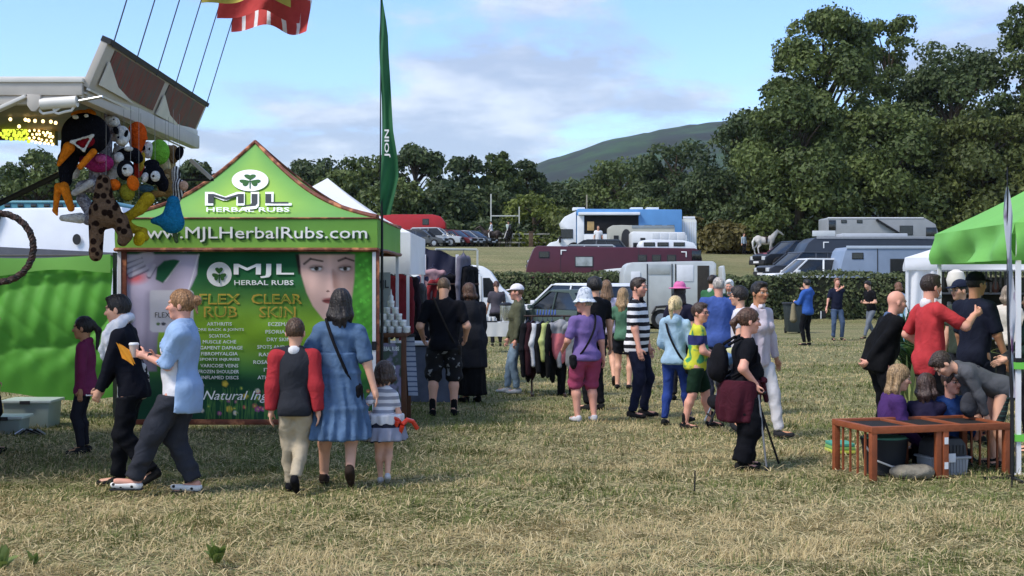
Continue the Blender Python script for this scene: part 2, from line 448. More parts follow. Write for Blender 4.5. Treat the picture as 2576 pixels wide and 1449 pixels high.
# treeline
line = [(95, 378, 150, 120, 'dark tree behind the white lorry, left of the hanging toys'),
        (490, 400, 105, 130, 'small round tree beside the toys and the tent slope'),
        (790, 398, 150, 128, 'round dark tree right above the white gazebo peak'),
        (925, 378, 150, 132, 'broad tree left of the green feather flag'),
        (1045, 362, 130, 130, 'airy tree right of the green feather flag'),
        (1165, 388, 110, 138, 'thin-topped tree right of the airy one by the flag'),
        (1255, 384, 100, 140, 'light-crowned tree above the rugby posts'),
        (1320, 404, 90, 145, 'dark pointed conifer-like tree just left of the hill slope'),
        (1420, 470, 150, 142, 'rounded tree below the hill slope, left of the lorry mast'),
        (1560, 398, 190, 140, 'large rounded tree in front of the hill'),
        (1655, 415, 150, 136, 'tree in front of the hill beside the tall wood'),
        (20, 430, 110, 126, 'dark tree behind the black strut of the stall'),
        (250, 420, 160, 128, 'tree hidden behind the hanging plush toys'),
        (660, 430, 180, 134, 'tree behind the peak of the green tent'),
        (1110, 455, 120, 124, 'lower dark tree behind the red horsebox'),
        (990, 450, 130, 122, 'bushy tree behind the foot of the feather flag'),
        (1230, 465, 140, 130, 'dark bushy tree behind the rugby posts'),
        (170, 440, 150, 132, 'tree seen between the white lorry and the toys'), (350, 430, 150, 131, 'tree behind the lowest hanging toys'), (560, 450, 150, 133, 'tree behind the left slope of the green tent'),
        (735, 440, 150, 131, 'tree behind the right slope of the green tent'), (860, 430, 130, 126, 'dark tree between the gazebo peak and the feather flag'), (1385, 455, 130, 150, 'far tree at the foot of the hill'), (1490, 440, 150, 148, 'far rounded tree below the hill crest')]
for i, (px, top, w, Y, lab) in enumerate(line):
    tree('field_tree', lab, xw(px, Y), Y, w / F * Y * 1.3, zw(top, Y), rt, 7500, 0.245, 64, DK if i % 3 else MD, open_=0.5 if i in (4, 5, 6) else 0.1, lo=0.05, group='trees along the field edge')
# lighter bushes in front of the treeline
bush = [(1345, 488, 110, 122, 'bright green bush beside the rugby posts', ('#5d682c', '#75803a')),
        (1460, 520, 120, 116, 'olive bush behind the white front of the blue lorry', OL),
        (1270, 548, 150, 124, 'low dark bush behind the riders', DK), (1150, 545, 120, 126, 'dark bush behind the cars by the red horsebox', DK),
        (1600, 500, 160, 120, 'bush behind the blue lorry roof', MD), (1760, 545, 110, 112, 'brown-green bush beside the white cabin', ('#5a5330', '#6b6238')),
        (1840, 555, 120, 109, 'rough bramble at the edge of the track left of the grey horse', ('#55502c', '#6a6133')),
        (1960, 520, 150, 112, 'dark bush behind the grey horse', DK), (880, 540, 160, 126, 'dark bush behind the white gazebo', DK),
        (2060, 545, 130, 108, 'bush behind the red car and the grey horsebox', DK), (150, 500, 200, 122, 'low bush behind the white lorry roof', DK),
        (1420, 555, 130, 125, 'low bush along the post and rail fence', MD)]
for px, top, w, Y, lab, cc in bush:
    tree('bush', lab, xw(px, Y), Y, w / F * Y * 1.35, zw(top, Y), rt, 4000, 0.23, 40, cc, lo=0.0, shape=1.1, group='bushes along the field edge')

# ---- clipped hedge between the fields
def hedge(label, px0, px1, Y, h, seed):
    rng = np.random.default_rng(seed); x0, x1 = xw(px0, Y), xw(px1, Y); Lh = x1 - x0
    o = thing('hedge', label, 'hedge', ((x0 + x1) / 2, Y, 0), 0)
    n = int(Lh * 520); P = np.empty((n, 3)); Nn = np.zeros((n, 3))
    P[:, 0] = rng.uniform(-Lh / 2, Lh / 2, n)
    f = rng.random(n)
    fr = f < 0.66
    wob = 0.14 * vnoise(np.c_[P[:, 0] * 1.0, f * 0, f * 0], 1.3, seed) + .06 * vnoise(np.c_[P[:, 0], f * 0, f * 0], 6, seed)
    P[fr, 1] = -0.75 + rng.normal(0, .07, fr.sum()); P[fr, 2] = rng.uniform(0.02, h, fr.sum()); Nn[fr] = (0, -1, .3)
    tp = ~fr; P[tp, 1] = rng.uniform(-.75, .75, tp.sum()); P[tp, 2] = h + rng.normal(0, .05, tp.sum()); Nn[tp] = (0, -.3, 1)
    P[:, 1] += 0.22 * vnoise(P * np.array([1, 0, 1]), 2.2, seed + 1); P[:, 2] += wob * P[:, 2] / h
    Nn += rng.normal(size=(n, 3)) * 0.6; Nn /= np.linalg.norm(Nn, axis=1)[:, None]
    t = rng.random((n, 1)); C = (LC('#434e30') * (1 - t) + LC('#646c44') * t) * rng.uniform(.7, 1.3, (n, 1))
    V, q, CC = leaf_cloud(P, Nn, np.full(n, .085), C, rng)
    mk('foliage', V, q, LEAF, o, CC, False)
    MB().box((-Lh / 2, -.6, -.2), (Lh / 2, .6, h - .12)).build('branches', mat('hedge_core', '#23261a', 0.95, .4, 4, .8, 12), o)
    return o
hedge('long clipped hedge in front of the parked horseboxes', 860, 2660, 53.5, 1.98, 5)

# ---- grass blades
def grass():
    rng = np.random.default_rng(9)
    bands = [(6.3, 9.5, 2200, .078, .0030), (9.5, 13, 1300, .070, .0039), (13, 18, 640, .064, .0052), (18, 27, 260, .062, .0075), (27, 38, 100, .06, .010)]
    Vs = []; Cs = []; n0 = 0; Fs = []
    for y0, y1, dens, Lb, wd in bands:
        hw = lambda y: y * 0.425 + 0.6
        area = (hw(y0) + hw(y1)) * (y1 - y0); n = int(area * dens)
        u = rng.random(n); y = np.sqrt(y0**2 + u * (y1**2 - y0**2)); x = rng.uniform(-1, 1, n) * hw(y)
        p = np.c_[x, y, 0 * x]
        dry = vnoise(p * np.array([0.55, 1.1, 1]), 1.0, 4) * .55 + vnoise(p, 3.1, 6) * .35 + 0.28 - 0.5 * smooth(9.7, 11.5, y) * smooth(2, -2, x) * (y < 17) + .25 * smooth(10, 8, y)  # fewer straw blades at mid left: the stall's shade painted into the blade colours
        tuft = np.clip(0.75 + 0.40 * vnoise(p, 4.5, 8) + .3 * vnoise(p, 11, 18), .25, 1.6)
        isdry = rng.random(n) < np.clip(0.33 + 0.80 * dry, 0.05, .96)
        a = rng.uniform(0, 2 * math.pi, n) * .35 + 3.2 * vnoise(p, 3.3, 15) + 2 * vnoise(p, 9, 16); lean = np.where(isdry, rng.uniform(.55, 1.55, n), rng.uniform(.25, 1.2, n))
        L = Lb * rng.uniform(.45, 1.45, n) * tuft; w = wd * rng.uniform(.7, 1.3, n)
        d = np.c_[np.cos(a), np.sin(a)]; s = np.c_[-np.sin(a), np.cos(a)]
        b0 = np.c_[x, y, gz(x, y) - .005]
        m = b0 + np.c_[d * (L * .5 * np.sin(lean * .6))[:, None], L * .5 * np.cos(lean * .6)]
        tip = m + np.c_[d * (L * .5 * np.sin(np.minimum(lean * 1.25, 1.5)))[:, None], L * .5 * np.cos(np.minimum(lean * 1.25, 1.5))]
        s3 = np.c_[s, 0 * a] * w[:, None]
        V = np.stack([b0 - s3, b0 + s3, m + s3 * .8, m - s3 * .8, tip], 1).reshape(-1, 3)
        i = np.arange(n) * 5 + n0
        Fs.append((np.stack([i, i + 1, i + 2, i + 3], 1), np.stack([i + 3, i + 2, i + 4], 1)))
        k = rng.random((n, 1))
        cd = LC('#a59268') * (1 - k) + LC('#cfbd8e') * k
        cg = LC('#535f30') * (1 - k) + LC('#7a8248') * k
        c = np.where(isdry[:, None], cd, cg) * rng.uniform(.8, 1.15, (n, 1))
        Vs.append(V); Cs.append(np.repeat(c, 5, 0)); n0 += 5 * n
    # long loose straw lying on the stubble
    for y0, y1, dens in ((5.5, 10, 420), (10, 15, 160)):
        hw = lambda y: y * 0.425 + 0.6
        n = int((hw(y0) + hw(y1)) * (y1 - y0) * dens); y = np.sqrt(y0**2 + rng.random(n) * (y1**2 - y0**2)); x = rng.uniform(-1, 1, n) * hw(y)
        a = rng.uniform(0, 6.28, n); L = rng.uniform(.06, .19, n); d = np.c_[np.cos(a), np.sin(a), rng.uniform(-.05, .35, n)]; s3 = np.c_[-np.sin(a), np.cos(a), 0 * a] * (.0018 + .0022 * rng.random(n) * y / 9)[:, None]
        b0 = np.c_[x, y, gz(x, y) + rng.uniform(.005, .035, n)]; m = b0 + d * (L * .5)[:, None] + np.c_[0 * x, 0 * x, .012 * rng.random(n)]; tip = b0 + d * L[:, None] * np.array([1, 1, .6])
        V = np.stack([b0 - s3, b0 + s3, m + s3, m - s3, tip], 1).reshape(-1, 3); i = np.arange(n) * 5 + n0
        Fs.append((np.stack([i, i + 1, i + 2, i + 3], 1), np.stack([i + 3, i + 2, i + 4], 1))); k = rng.random((n, 1))
        Vs.append(V); Cs.append(np.repeat(LC('#b5a072') * (1 - k) + LC('#dccb9e') * k, 5, 0)); n0 += 5 * n
    q = np.concatenate([f[0] for f in Fs]); t = np.concatenate([f[1] for f in Fs])
    o = mk('grass', np.concatenate(Vs), [q, t], mat('grass_blade', rough=.7, var=0, attr=True, trans=.25, spec=.2), None, np.concatenate(Cs), False)
    tag(o, 'dry straw and green stubble of mown grass over the showground', 'grass'); struct(o, 'stuff')
grass()
# ================================================================ implicit-surface modelling (people, animals, plush toys)
class Field:
    def __init__(s, lo, hi, h):
        s.lo = np.array(lo, float) - 2 * h; s.h = h
        s.n = np.ceil((np.array(hi) + 2 * h - s.lo) / h).astype(int) + 1
        s.f = np.full(s.n, 1.0, np.float32)
    def sub(s, lo, hi):
        a = np.clip(np.floor((np.array(lo) - s.lo) / s.h).astype(int), 0, s.n - 1)
        b = np.clip(np.ceil((np.array(hi) - s.lo) / s.h).astype(int) + 1, 1, s.n)
        sl = tuple(slice(i, j) for i, j in zip(a, b))
        g = [s.lo[k] + s.h * np.arange(a[k], b[k]) for k in range(3)]
        return sl, g[0][:, None, None], g[1][None, :, None], g[2][None, None, :]
    def full(s): return s.sub(s.lo, s.lo + s.h * s.n)
    def add(s, pr):
        lo, hi = bounds(pr); k = pr.get('k', 0.02); m = k + 2.5 * s.h
        sl, X, Y, Z = s.sub(lo - m, hi + m)
        d = sdf(pr, X, Y, Z); a = s.f[sl]
        if pr.get('cut'):
            k2 = max(pr.get('k', .004), 1e-4); h = np.clip(.5 - .5 * (a + d) / k2, 0, 1)
            s.f[sl] = a + (-d - a) * h + k2 * h * (1 - h); return
        h = np.clip(.5 + .5 * (a - d) / max(k, 1e-4), 0, 1)
        s.f[sl] = a + (d - a) * h - k * h * (1 - h)
    def mesh(s):
        f = s.f; S = f < 0; n = np.array(S.shape)
        cnt = np.zeros(n - 1, np.int8)
        cor = [(i, j, k) for i in (0, 1) for j in (0, 1) for k in (0, 1)]
        for i, j, k in cor: cnt += S[i:n[0]-1+i, j:n[1]-1+j, k:n[2]-1+k]
        act = (cnt > 0) & (cnt < 8); idx = np.argwhere(act)
        if not len(idx): return np.zeros((0, 3)), np.zeros((0, 4), int)
        vid = np.full(act.shape, -1, np.int32); vid[act] = np.arange(len(idx))
        P = np.zeros((len(idx), 3)); W = np.zeros(len(idx))
        fv = {c: f[idx[:, 0] + c[0], idx[:, 1] + c[1], idx[:, 2] + c[2]] for c in cor}
        for a in cor:
            for ax in range(3):
                if a[ax]: continue
                b = tuple(1 if q == ax else a[q] for q in range(3))
                fa, fb = fv[a], fv[b]; m = (fa < 0) != (fb < 0)
                t = np.where(m, fa / np.where(m, fa - fb, 1), 0)
                pos = np.array(a, float)[None, :] + np.eye(3)[ax][None, :] * t[:, None]
                P[m] += pos[m]; W += m
        V = s.lo + s.h * (idx + P / W[:, None])
        Q = []
        for ax in range(3):
            u, v = [(1, 2), (2, 0), (0, 1)][ax]
            sa = [slice(1, n[q] - 1) for q in range(3)]; sb = list(sa)
            sa[ax] = slice(0, n[ax] - 1); sb[ax] = slice(1, n[ax])
            A, B = S[tuple(sa)], S[tuple(sb)]; ch = A != B; p = np.argwhere(ch); fl = A[ch]
            off = np.array([1, 1, 1]); off[ax] = 0; p = p + off
            eu = np.zeros(3, int); eu[u] = 1; ev = np.zeros(3, int); ev[v] = 1
            g = lambda q: vid[q[:, 0], q[:, 1], q[:, 2]]
            q4 = np.stack([g(p), g(p - eu), g(p - eu - ev), g(p - ev)], 1)
            q4[~fl] = q4[~fl][:, ::-1]; Q.append(q4)
        Q = np.concatenate(Q); return V, Q[(Q >= 0).all(1)]

V3 = lambda *a: np.array(a, float)
def cone(a, b, ra, rb, k=.02, flat=False, **kw): return dict(t='c', a=np.array(a, float), b=np.array(b, float), ra=ra, rb=rb, k=k, flat=flat, **kw)
def ell(c, r, Rm=None, k=.03, **kw): return dict(t='e', c=np.array(c, float), r=np.array(r, float), R=np.eye(3) if Rm is None else Rm, k=k, **kw)
def bounds(p):
    if p['t'] == 'c':
        m = max(p['ra'], p['rb']); return np.minimum(p['a'], p['b']) - m, np.maximum(p['a'], p['b']) + m
    if p['t'] == 'e':
        e = np.sqrt((p['R'] ** 2) @ (p['r'] ** 2)); return p['c'] - e, p['c'] + e
    return p['lo'], p['hi']
def sdf(p, X, Y, Z):
    if p['t'] == 'c':
        a, ab = p['a'], p['b'] - p['a']; L2 = max(ab @ ab, 1e-9)
        x, y, z = X - a[0], Y - a[1], Z - a[2]
        tu = (x * ab[0] + y * ab[1] + z * ab[2]) / L2; t = np.clip(tu, 0, 1)
        d = np.sqrt((x - t * ab[0]) ** 2 + (y - t * ab[1]) ** 2 + (z - t * ab[2]) ** 2) - (p['ra'] + (p['rb'] - p['ra']) * t)
        if p['flat']: d = np.maximum(d, (tu - 1) * math.sqrt(L2))
        return d
    if p['t'] == 'e':
        q = [X - p['c'][0], Y - p['c'][1], Z - p['c'][2]]; Rm = p['R']; r = p['r']
        l = [sum(Rm[j, i] * q[j] for j in range(3)) for i in range(3)]
        k0 = np.sqrt(sum((l[i] / r[i]) ** 2 for i in range(3))); k1 = np.sqrt(sum((l[i] / r[i] ** 2) ** 2 for i in range(3)))
        return k0 * (k0 - 1) / np.maximum(k1, 1e-6)
    return p['fn'](X, Y, Z)
def solid(prims, h, wrinkle=0.0, ws=22.0, seed=0, post=None):
    add = [p for p in prims if not p.get('cut')]
    lo = np.min([bounds(p)[0] for p in add], 0); hi = np.max([bounds(p)[1] for p in add], 0)
    fl = Field(lo - wrinkle, hi + wrinkle, h)
    for p in prims: fl.add(p)
    if wrinkle > 0:
        sl, X, Y, Z = fl.full(); r = np.random.default_rng(seed); w = 0
        for k in range(3):
            d = r.normal(size=3) * np.array([1, 1, .35 if ws < 23 else 1.6]); d /= np.linalg.norm(d); e = r.normal(size=3) * .5
            ph = (X * d[0] + Y * d[1] + Z * d[2]) * ws * (1.1 + .5 * k) + r.uniform(0, 6) + 1.6 * np.sin((X * e[0] + Y * e[1] + Z * e[2]) * ws * .6 + r.uniform(0, 6))
            w = w + (np.sin(ph) + .45 * np.sin(2 * ph + .9)) * (.25 + .75 * np.abs(np.sin((X * e[1] + Y * e[2] + Z * e[0]) * ws * .45 + k)))
        fl.f += (w * wrinkle / 2.0).astype(np.float32)
    if post is not None:
        sl, X, Y, Z = fl.full(); fl.f = post(fl.f, X, Y, Z).astype(np.float32)
    return fl.mesh()

def nrm(v): v = np.array(v, float); return v / (np.linalg.norm(v) + 1e-9)
def ik(a, t, l1, l2, pole):
    a, t = np.array(a, float), np.array(t, float); d = t - a; D = np.linalg.norm(d); Dm = (l1 + l2) * .998
    if D > Dm: t = a + d / D * Dm; d = t - a; D = Dm
    u = d / max(D, 1e-6); x = (l1 * l1 - l2 * l2 + D * D) / (2 * max(D, 1e-6)); h = math.sqrt(max(l1 * l1 - x * x, 0))
    pl = np.array(pole, float); pl = pl - u * (pl @ u); return a + u * x + nrm(pl) * h, t
def rotz(a): c, s = math.cos(a), math.sin(a); return np.array([[c, -s, 0], [s, c, 0], [0, 0, 1.]])
def roty(a): c, s = math.cos(a), math.sin(a); return np.array([[c, 0, s], [0, 1, 0], [-s, 0, c]])
def rotx(a): c, s = math.cos(a), math.sin(a); return np.array([[1, 0, 0], [0, c, -s], [0, s, c]])

SKINM = mat('skin', rough=.55, var=.05, scale=14, attr=True, spec=.35)
SK = {'fair': '#d9a58a', 'pink': '#dda08a', 'tan': '#b98463', 'olive': '#b5835f', 'dark': '#8a5f46', 'pale': '#e0b39b'}
def strands(c):
    def f(nt, t, base):
        N = nt.nodes; L = nt.links; mp = N.new('ShaderNodeMapping'); mp.inputs['Scale'].default_value = (110, 110, 9); L.new(t.outputs['Object'], mp.inputs[0])
        n = N.new('ShaderNodeTexNoise'); n.inputs['Scale'].default_value = 1.0; n.inputs['Detail'].default_value = 3; L.new(mp.outputs[0], n.inputs['Vector'])
        mr = N.new('ShaderNodeMapRange'); mr.inputs['From Min'].default_value = .36; mr.inputs['From Max'].default_value = .64; L.new(n.outputs['Fac'], mr.inputs['Value'])
        mx = N.new('ShaderNodeMixRGB'); L.new(mr.outputs[0], mx.inputs[0]); c0 = lin(c); mx.inputs[1].default_value = (*[v * .5 for v in c0], 1); mx.inputs[2].default_value = (*[min(1, v * 1.5 + .012) for v in c0], 1)
        return mx.outputs[0]
    return f
def hairmat(c): return mat('hair_%s' % c.strip('#'), c, .45, .2, 20, .6, 60, spec=.4, build=strands(c))

def person(label, x, y, facing, H=1.7, sex='m', fat=0.0, skin='fair', haircol='#2a1d14', hair='short', lean=0, side=0, yaw=0, hyaw=0, hpitch=0,
           feet=None, hands=None, poles=None, curl=.35, drop=0.0, top=None, bottom=None, dress=None, over=None, shoes='#222222', hat=None, stubble=0.0,
           q=None, z=None, group=None, extras=None, seat=None, scarf=None, glasses=False, hoff=(0, 0), sock=None, brow=None):
    dist = math.hypot(x, y)
    if q is None: q = 1.0 if dist < 13.9 else 1.3 if dist < 19.6 else 1.8 if dist < 27 else 2.9
    u = H / 1.75; hh = .16 + .043 * H; hs = hh / .235
    fem = sex == 'f'
    nbz = H - hh - .04 * u; hipz = H * (.45 + .045 * min(H, 1.75)) - drop; nbz -= drop
    T = nbz - hipz; T = max(T, .3 * u)
    root = None
    t = roty(R(lean)) @ rotx(R(-side)) @ V3(0, 0, 1); Ty = rotz(R(yaw)); RT = roty(R(lean)) @ rotx(R(-side)) @ Ty
    pel = V3(0, 0, hipz) if seat is None else np.array(seat, float)
    nb = pel + RT @ V3(0.0, 0, T); sw = (.150 if fem else .172) * u * (1 + .25 * fat); hw = .088 * u * (1 + .35 * fat)
    lat = RT @ V3(0, 1, 0); fw = RT @ V3(1, 0, 0)
    sh = {1: nb - t * .075 * u + lat * sw, -1: nb - t * .075 * u - lat * sw}
    hp = {s: pel + V3(0, s * hw, -.015 * u) for s in (1, -1)}
    hd = rotz(R(hyaw + yaw * .7)) @ roty(R(-hpitch))      # head frame: x forward
    hc = nb + t * .075 * u + hd @ V3(.025 * u, 0, .085 * hs) + V3(hoff[0], 0, hoff[1])
    ll = (hipz + drop - .09 * u) * .505
    # ---------------- limbs
    feet = feet or {}; hands = hands or {}; poles = poles or {}
    knee, ank, toe = {}, {}, {}
    for s, nm in ((1, 'l'), (-1, 'r')):
        fx, fy, fz, fyaw, fp = (list(feet.get(nm, (0.02, s * .105, 0, s * 8, 0))) + [0, 0, 0])[:5]
        fd = rotz(R(fyaw)) @ V3(math.cos(R(fp)), 0, -math.sin(R(fp))); up = V3(0, 0, 1)
        a0 = V3(fx * u, fy * u, fz * u + .085 * u) + (V3(0, 0, .15 * u * math.sin(R(fp))) if fp > 0 else 0)
        kn, a = ik(hp[s], a0, ll, ll, poles.get('k' + nm, rotz(R(fyaw)) @ V3(1, 0, 0.1)))
        knee[s], ank[s], toe[s] = kn, a, (fd, rotz(R(fyaw)))
    elb, wri, hdir = {}, {}, {}
    ua, fa = .29 * u, .25 * u
    for s, nm in ((1, 'l'), (-1, 'r')):
        tg = hands.get(nm, (0.05, s * .27, .82)); ro = None
        w = V3(tg[0] * u, tg[1] * u, tg[2] / 1.475 * (nbz + drop) - drop)
        e, w = ik(sh[s], w, ua, fa, poles.get('e' + nm, V3(-.8, s * .45, -.35)))
        elb[s], wri[s] = e, w; fd = nrm(w - e)
        hdir[s] = nrm(tg[3]) if len(tg) > 3 and tg[3] is not None else fd
    f1 = .95 + .55 * fat
    # ---------------- torso primitives; g = growth for cloth
    def torso(g, low=True):
        o = []
        A = lambda xx, yy, zz: pel + RT @ V3(xx * u, yy * u, zz * T / .545)
        if low: o += [ell(A(-.02 - .03 * fat, 0, -.01), ((.118 * u * f1 + g), (.165 if fem else .155) * u * f1 + g, .13 * u + g), RT, k=.05)]
        o += [ell(A(.012 + .05 * fat, 0, .15), (.098 * u * f1 * (1 + .3 * fat) + g, (.128 if fem else .14) * u * f1 + g, .19 * u + g), RT, k=.06),
              ell(A(.0, 0, .37), (.108 * u * (1 + .25 * fat) + g, (.145 if fem else .168) * u * (1 + .25 * fat) + g, .18 * u + g), RT, k=.06),
              cone(sh[1] - t * .01, nb - t * .035 * u, .052 * u + g, .055 * u + g, k=.04), cone(sh[-1] - t * .01, nb - t * .035 * u, .052 * u + g, .055 * u + g, k=.04)]
        if fem and H > 1.45:
            for s in (1, -1): o.append(ell(A(.085 + .02 * fat, s * .068, .325), (.062 * u + g, .066 * u + g, .068 * u + g), RT, k=.03))
        return o
    def arm(s, g, frac=2.0, k=.025):
        a, e, w = sh[s], elb[s], wri[s]; o = []; r0, r1, r2 = (.050 if fem else .055) * u * (1 + .5 * fat), (.039 if fem else .043) * u * (1 + .4 * fat), .028 * u
        b = a + (e - a) * min(frac, 1); o.append(cone(a, b, r0 + g, r0 + (r1 - r0) * min(frac, 1) + g * (1.15 if frac < 1 else 1), k, flat=frac <= 1))
        if frac > 1:
            b = e + (w - e) * min(frac - 1, 1); o.append(cone(e, b, r1 + g, r1 + (r2 - r1) * min(frac - 1, 1) + g, k, flat=frac < 2 or g > 0))
        return o
    def leg(s, g, frac=2.0, tight=1.0, flare=0.0):
        a, kn, an = hp[s], knee[s], ank[s]; o = []; r0, r1, r2 = .088 * u * f1, .058 * u * (1 + .3 * fat), .040 * u
        b = a + (kn - a) * min(frac, 1); o.append(cone(a, b, r0 + g * .7, r0 + (r1 - r0) * min(frac, 1) + g + flare, .03, flat=frac <= 1))
        if frac > 1:
            b = kn + (an - kn) * min(frac - 1, 1); m = kn + (an - kn) * .3 - nrm(toe[s][0]) * .018 * u
            if g < .012: o.append(cone(kn, m, r1 * .9 + g, r1 * .98 + g, .03)); o.append(cone(m, b, r1 * .95 + g, r2 + (r1 - r2) * (2 - min(frac, 2)) + g, .03, flat=True))
            else: o.append(cone(kn, b, r1 + g, max(r2, r1 + (r2 - r1) * min(frac - 1, 1)) + g + flare, .03, flat=True))
        return o
    # ---------------- body
    hb = .0162 * q; hhd = .0076 * q; hhand = .0078 * q
    Vs, Fs, Cs = [], [], []; nv = 0
    sc = LC(SK.get(skin, skin))
    def put(V, Fq, C):
        nonlocal nv
        if len(V): Vs.append(V); Fs.append(Fq + nv); Cs.append(C); nv += len(V)
    bp = torso(0.0) + [cone(nb - t * .06 * u, hc - hd @ V3(.02, 0, .03) * hs, .062 * u, .052 * u, .03)]
    lg = -.018 * u if bottom and bottom[0] != 'shorts' else 0
    cov = torso(-.020 * u) if (top or dress) else []
    if cov: bp = bp[len(torso(0)):]
    for s in (1, -1):
        tfr = (top[2] if top and len(top) > 2 else {}).get('sleeve', {'tee': .72, 'long': 1.97, 'jacket': 1.99, 'vest': .12}[top[0]]) if top else 0
        A_ = arm(s, -.013 * u if tfr > 1.5 else 0)
        if tfr > .5 or over: A_[0]['ra'] -= .012 * u
        if over and over[1].get('sleeve', 1.5) > 1.2: A_[0]['rb'] -= .008 * u; A_[1]['ra'] -= .008 * u
        bp += A_
        if lg < 0: cov += leg(s, lg)
        else: bp += leg(s, 0)
    if cov:
        V, Fq = solid(cov, hb * 1.9); put(V, Fq, np.repeat(sc[None], len(V), 0))
    for s in (1, -1):
        fd, fr = toe[s]; bp += [cone(ank[s] - fd * .03 * u - V3(0, 0, .03) * u, ank[s] + fd * .15 * u - V3(0, 0, .05 * u), .035 * u, .028 * u, .02)]
        bp += [cone(wri[s] - hdir[s] * .02, wri[s] + hdir[s] * .05 * u, .027 * u, .03 * u, .01)]
    V, Fq = solid(bp, hb * 1.0); put(V, Fq, np.repeat(sc[None], len(V), 0) * (1 + .06 * vnoise(V, 9, 2))[:, None])
    # head
    S_ = hs; h = lambda xx, yy, zz: hc + hd @ (V3(xx, yy, zz) * S_)
    jw = .054 if fem else .06
    hpz = [ell(h(-.012, 0, .028), V3(.098, .077, .094) * S_, hd, k=.02), ell(h(.028, 0, -.045), V3(.066, jw, .076) * S_, hd, k=.03),
           ell(h(.064, 0, -.100), V3(.022, .026, .018) * S_, hd, k=.02),
           cone(h(.082, 0, .006), h(.108, 0, -.030), .010 * S_, .0145 * S_, .010), cone(h(.084, -.030, .022), h(.084, .030, .022), .013 * S_, .013 * S_, .014)]
    for s in (1, -1):
        hpz += [ell(h(.058, s * .040, -.022), V3(.03, .026, .028) * S_, hd, k=.02), ell(h(-.008, s * .079, -.012), V3(.020, .009, .033) * S_, hd, k=.006)]
        hpz += [ell(h(.098, s * .032, .000), V3(.016, .019, .013) * S_, hd, k=.010, cut=True)]
        hpz += [ell(h(.077, s * .032, .000), V3(.0125, .014, .0125) * S_, hd, k=.002)]
    hpz += [ell(h(.083, 0, -.062), V3(.013, .026, .011) * S_, hd, k=.008), cone(h(-.03, 0, -.06), nb - t * .02 * u, .053 * u, .058 * u, .03)]
    V, Fq = solid(hpz, hhd)
    l = ((V - hc) @ hd) / S_; C = np.repeat(sc[None], len(V), 0)
    bc = LC(brow or haircol)
    fx = np.clip((l[:, 0] - .02) / .06, 0, 1)
    red = np.exp(-(((np.abs(l[:, 1]) - .042) / .025) ** 2 + ((l[:, 2] + .03) / .025) ** 2)) * fx * .35 + np.exp(-((l[:, 1] / .016) ** 2 + ((l[:, 2] + .03) / .016) ** 2)) * fx * .35
    C = C * (1 - red[:, None] * np.array([.05, .35, .35]))
    def paint(mask, col, a=1.0):
        nonlocal C
        m = (np.clip(mask, 0, 1) * a)[:, None]; C = C * (1 - m) + np.array(col) * m
    if stubble:
        paint((l[:, 2] < -.04) * (l[:, 0] > .0) * np.clip((-.038 - l[:, 2]) / .02, 0, 1), bc, stubble)
    paint((np.abs(l[:, 1]) < .027) * (np.abs(l[:, 2] + .062) < .010) * (l[:, 0] > .07), sc * np.array([.75, .42, .42]), .85)
    paint((np.abs(l[:, 1]) < .024) * (np.abs(l[:, 2] + .0625) < .0025) * (l[:, 0] > .07), sc * .25, .8)
    for s in (1, -1):
        ey = (l[:, 1] - s * .032) / .0175; ez = (l[:, 2]) / .0085; e2 = ey ** 2 + ez ** 2
        paint((e2 < 1.9) * (l[:, 0] > .055), sc * .38, .9)
        paint((e2 < .8) * (l[:, 0] > .055), (.62, .58, .55), .9)
        paint(((ey * .0175 / .0075) ** 2 + (ez * .0085 / .0085) ** 2 < 1) * (l[:, 0] > .055), (.03, .02, .015), 1)
        paint((np.abs(l[:, 1] - s * .034) < .021) * (np.abs(l[:, 2] - .0235 + .12 * np.abs(np.abs(l[:, 1]) - .03)) < .0058) * (l[:, 0] > .05), bc, .85)
        paint((np.abs(l[:, 1] - s * .009) < .005) * (np.abs(l[:, 2] + .042) < .005) * (l[:, 0] > .085), sc * .3, .7)
    put(V, Fq, C)
    # hands
    for s in (1, -1):
        nm = 'l' if s == 1 else 'r'; d = hdir[s]; cu = curl[nm] if isinstance(curl, dict) else curl
        tgt = hands.get(nm, ()); n_ = nrm(tgt[4]) if len(tgt) > 4 else None
        if n_ is None: n_ = -lat * s
        n_ = nrm(n_ - d * (n_ @ d)); sd = nrm(np.cross(n_, d)) * (1 if True else 1)
        th = sd if (sd @ (fw if abs(d[2]) > .6 else V3(0, 0, 1))) > 0 else -sd
        w = wri[s]; hu = u * (.95 if fem else 1.02)
        P = [ell(w + d * .045 * hu, V3(.05, .040, .0165) * hu, np.stack([d, th, n_], 1), k=.01), cone(w - d * .03 * hu, w + d * .03 * hu, .027 * hu, .028 * hu, .012)]
        for i, (o_, L_) in enumerate(((.029, .066), (.010, .075), (-.010, .070), (-.028, .055))):
            b = w + (d * .083 + th * o_) * hu; c1 = cu * .9; c2 = cu * 1.9
            m = b + (d * math.cos(c1) + n_ * math.sin(c1)) * L_ * .55 * hu; e = m + (d * math.cos(c2) + n_ * math.sin(c2)) * L_ * .5 * hu
            P += [cone(b, m, .0092 * hu, .0085 * hu, .003), cone(m, e, .0085 * hu, .0072 * hu, .003)]
        tb = w + (d * .02 + th * .028) * hu; tm = tb + nrm(d * .75 + th * .75 + n_ * .45) * .045 * hu
        P += [cone(tb, tm, .0115 * hu, .0105 * hu, .006), cone(tm, tm + nrm(d * 1 + th * .1 + n_ * (.3 + .6 * cu)) * .034 * hu, .0105 * hu, .008 * hu, .004)]
        V, Fq = solid(P, hhand); put(V, Fq, np.repeat((sc * .97)[None], len(V), 0))
    body = mk('person', np.concatenate(Vs), np.concatenate(Fs), SKINM, None, np.concatenate(Cs))
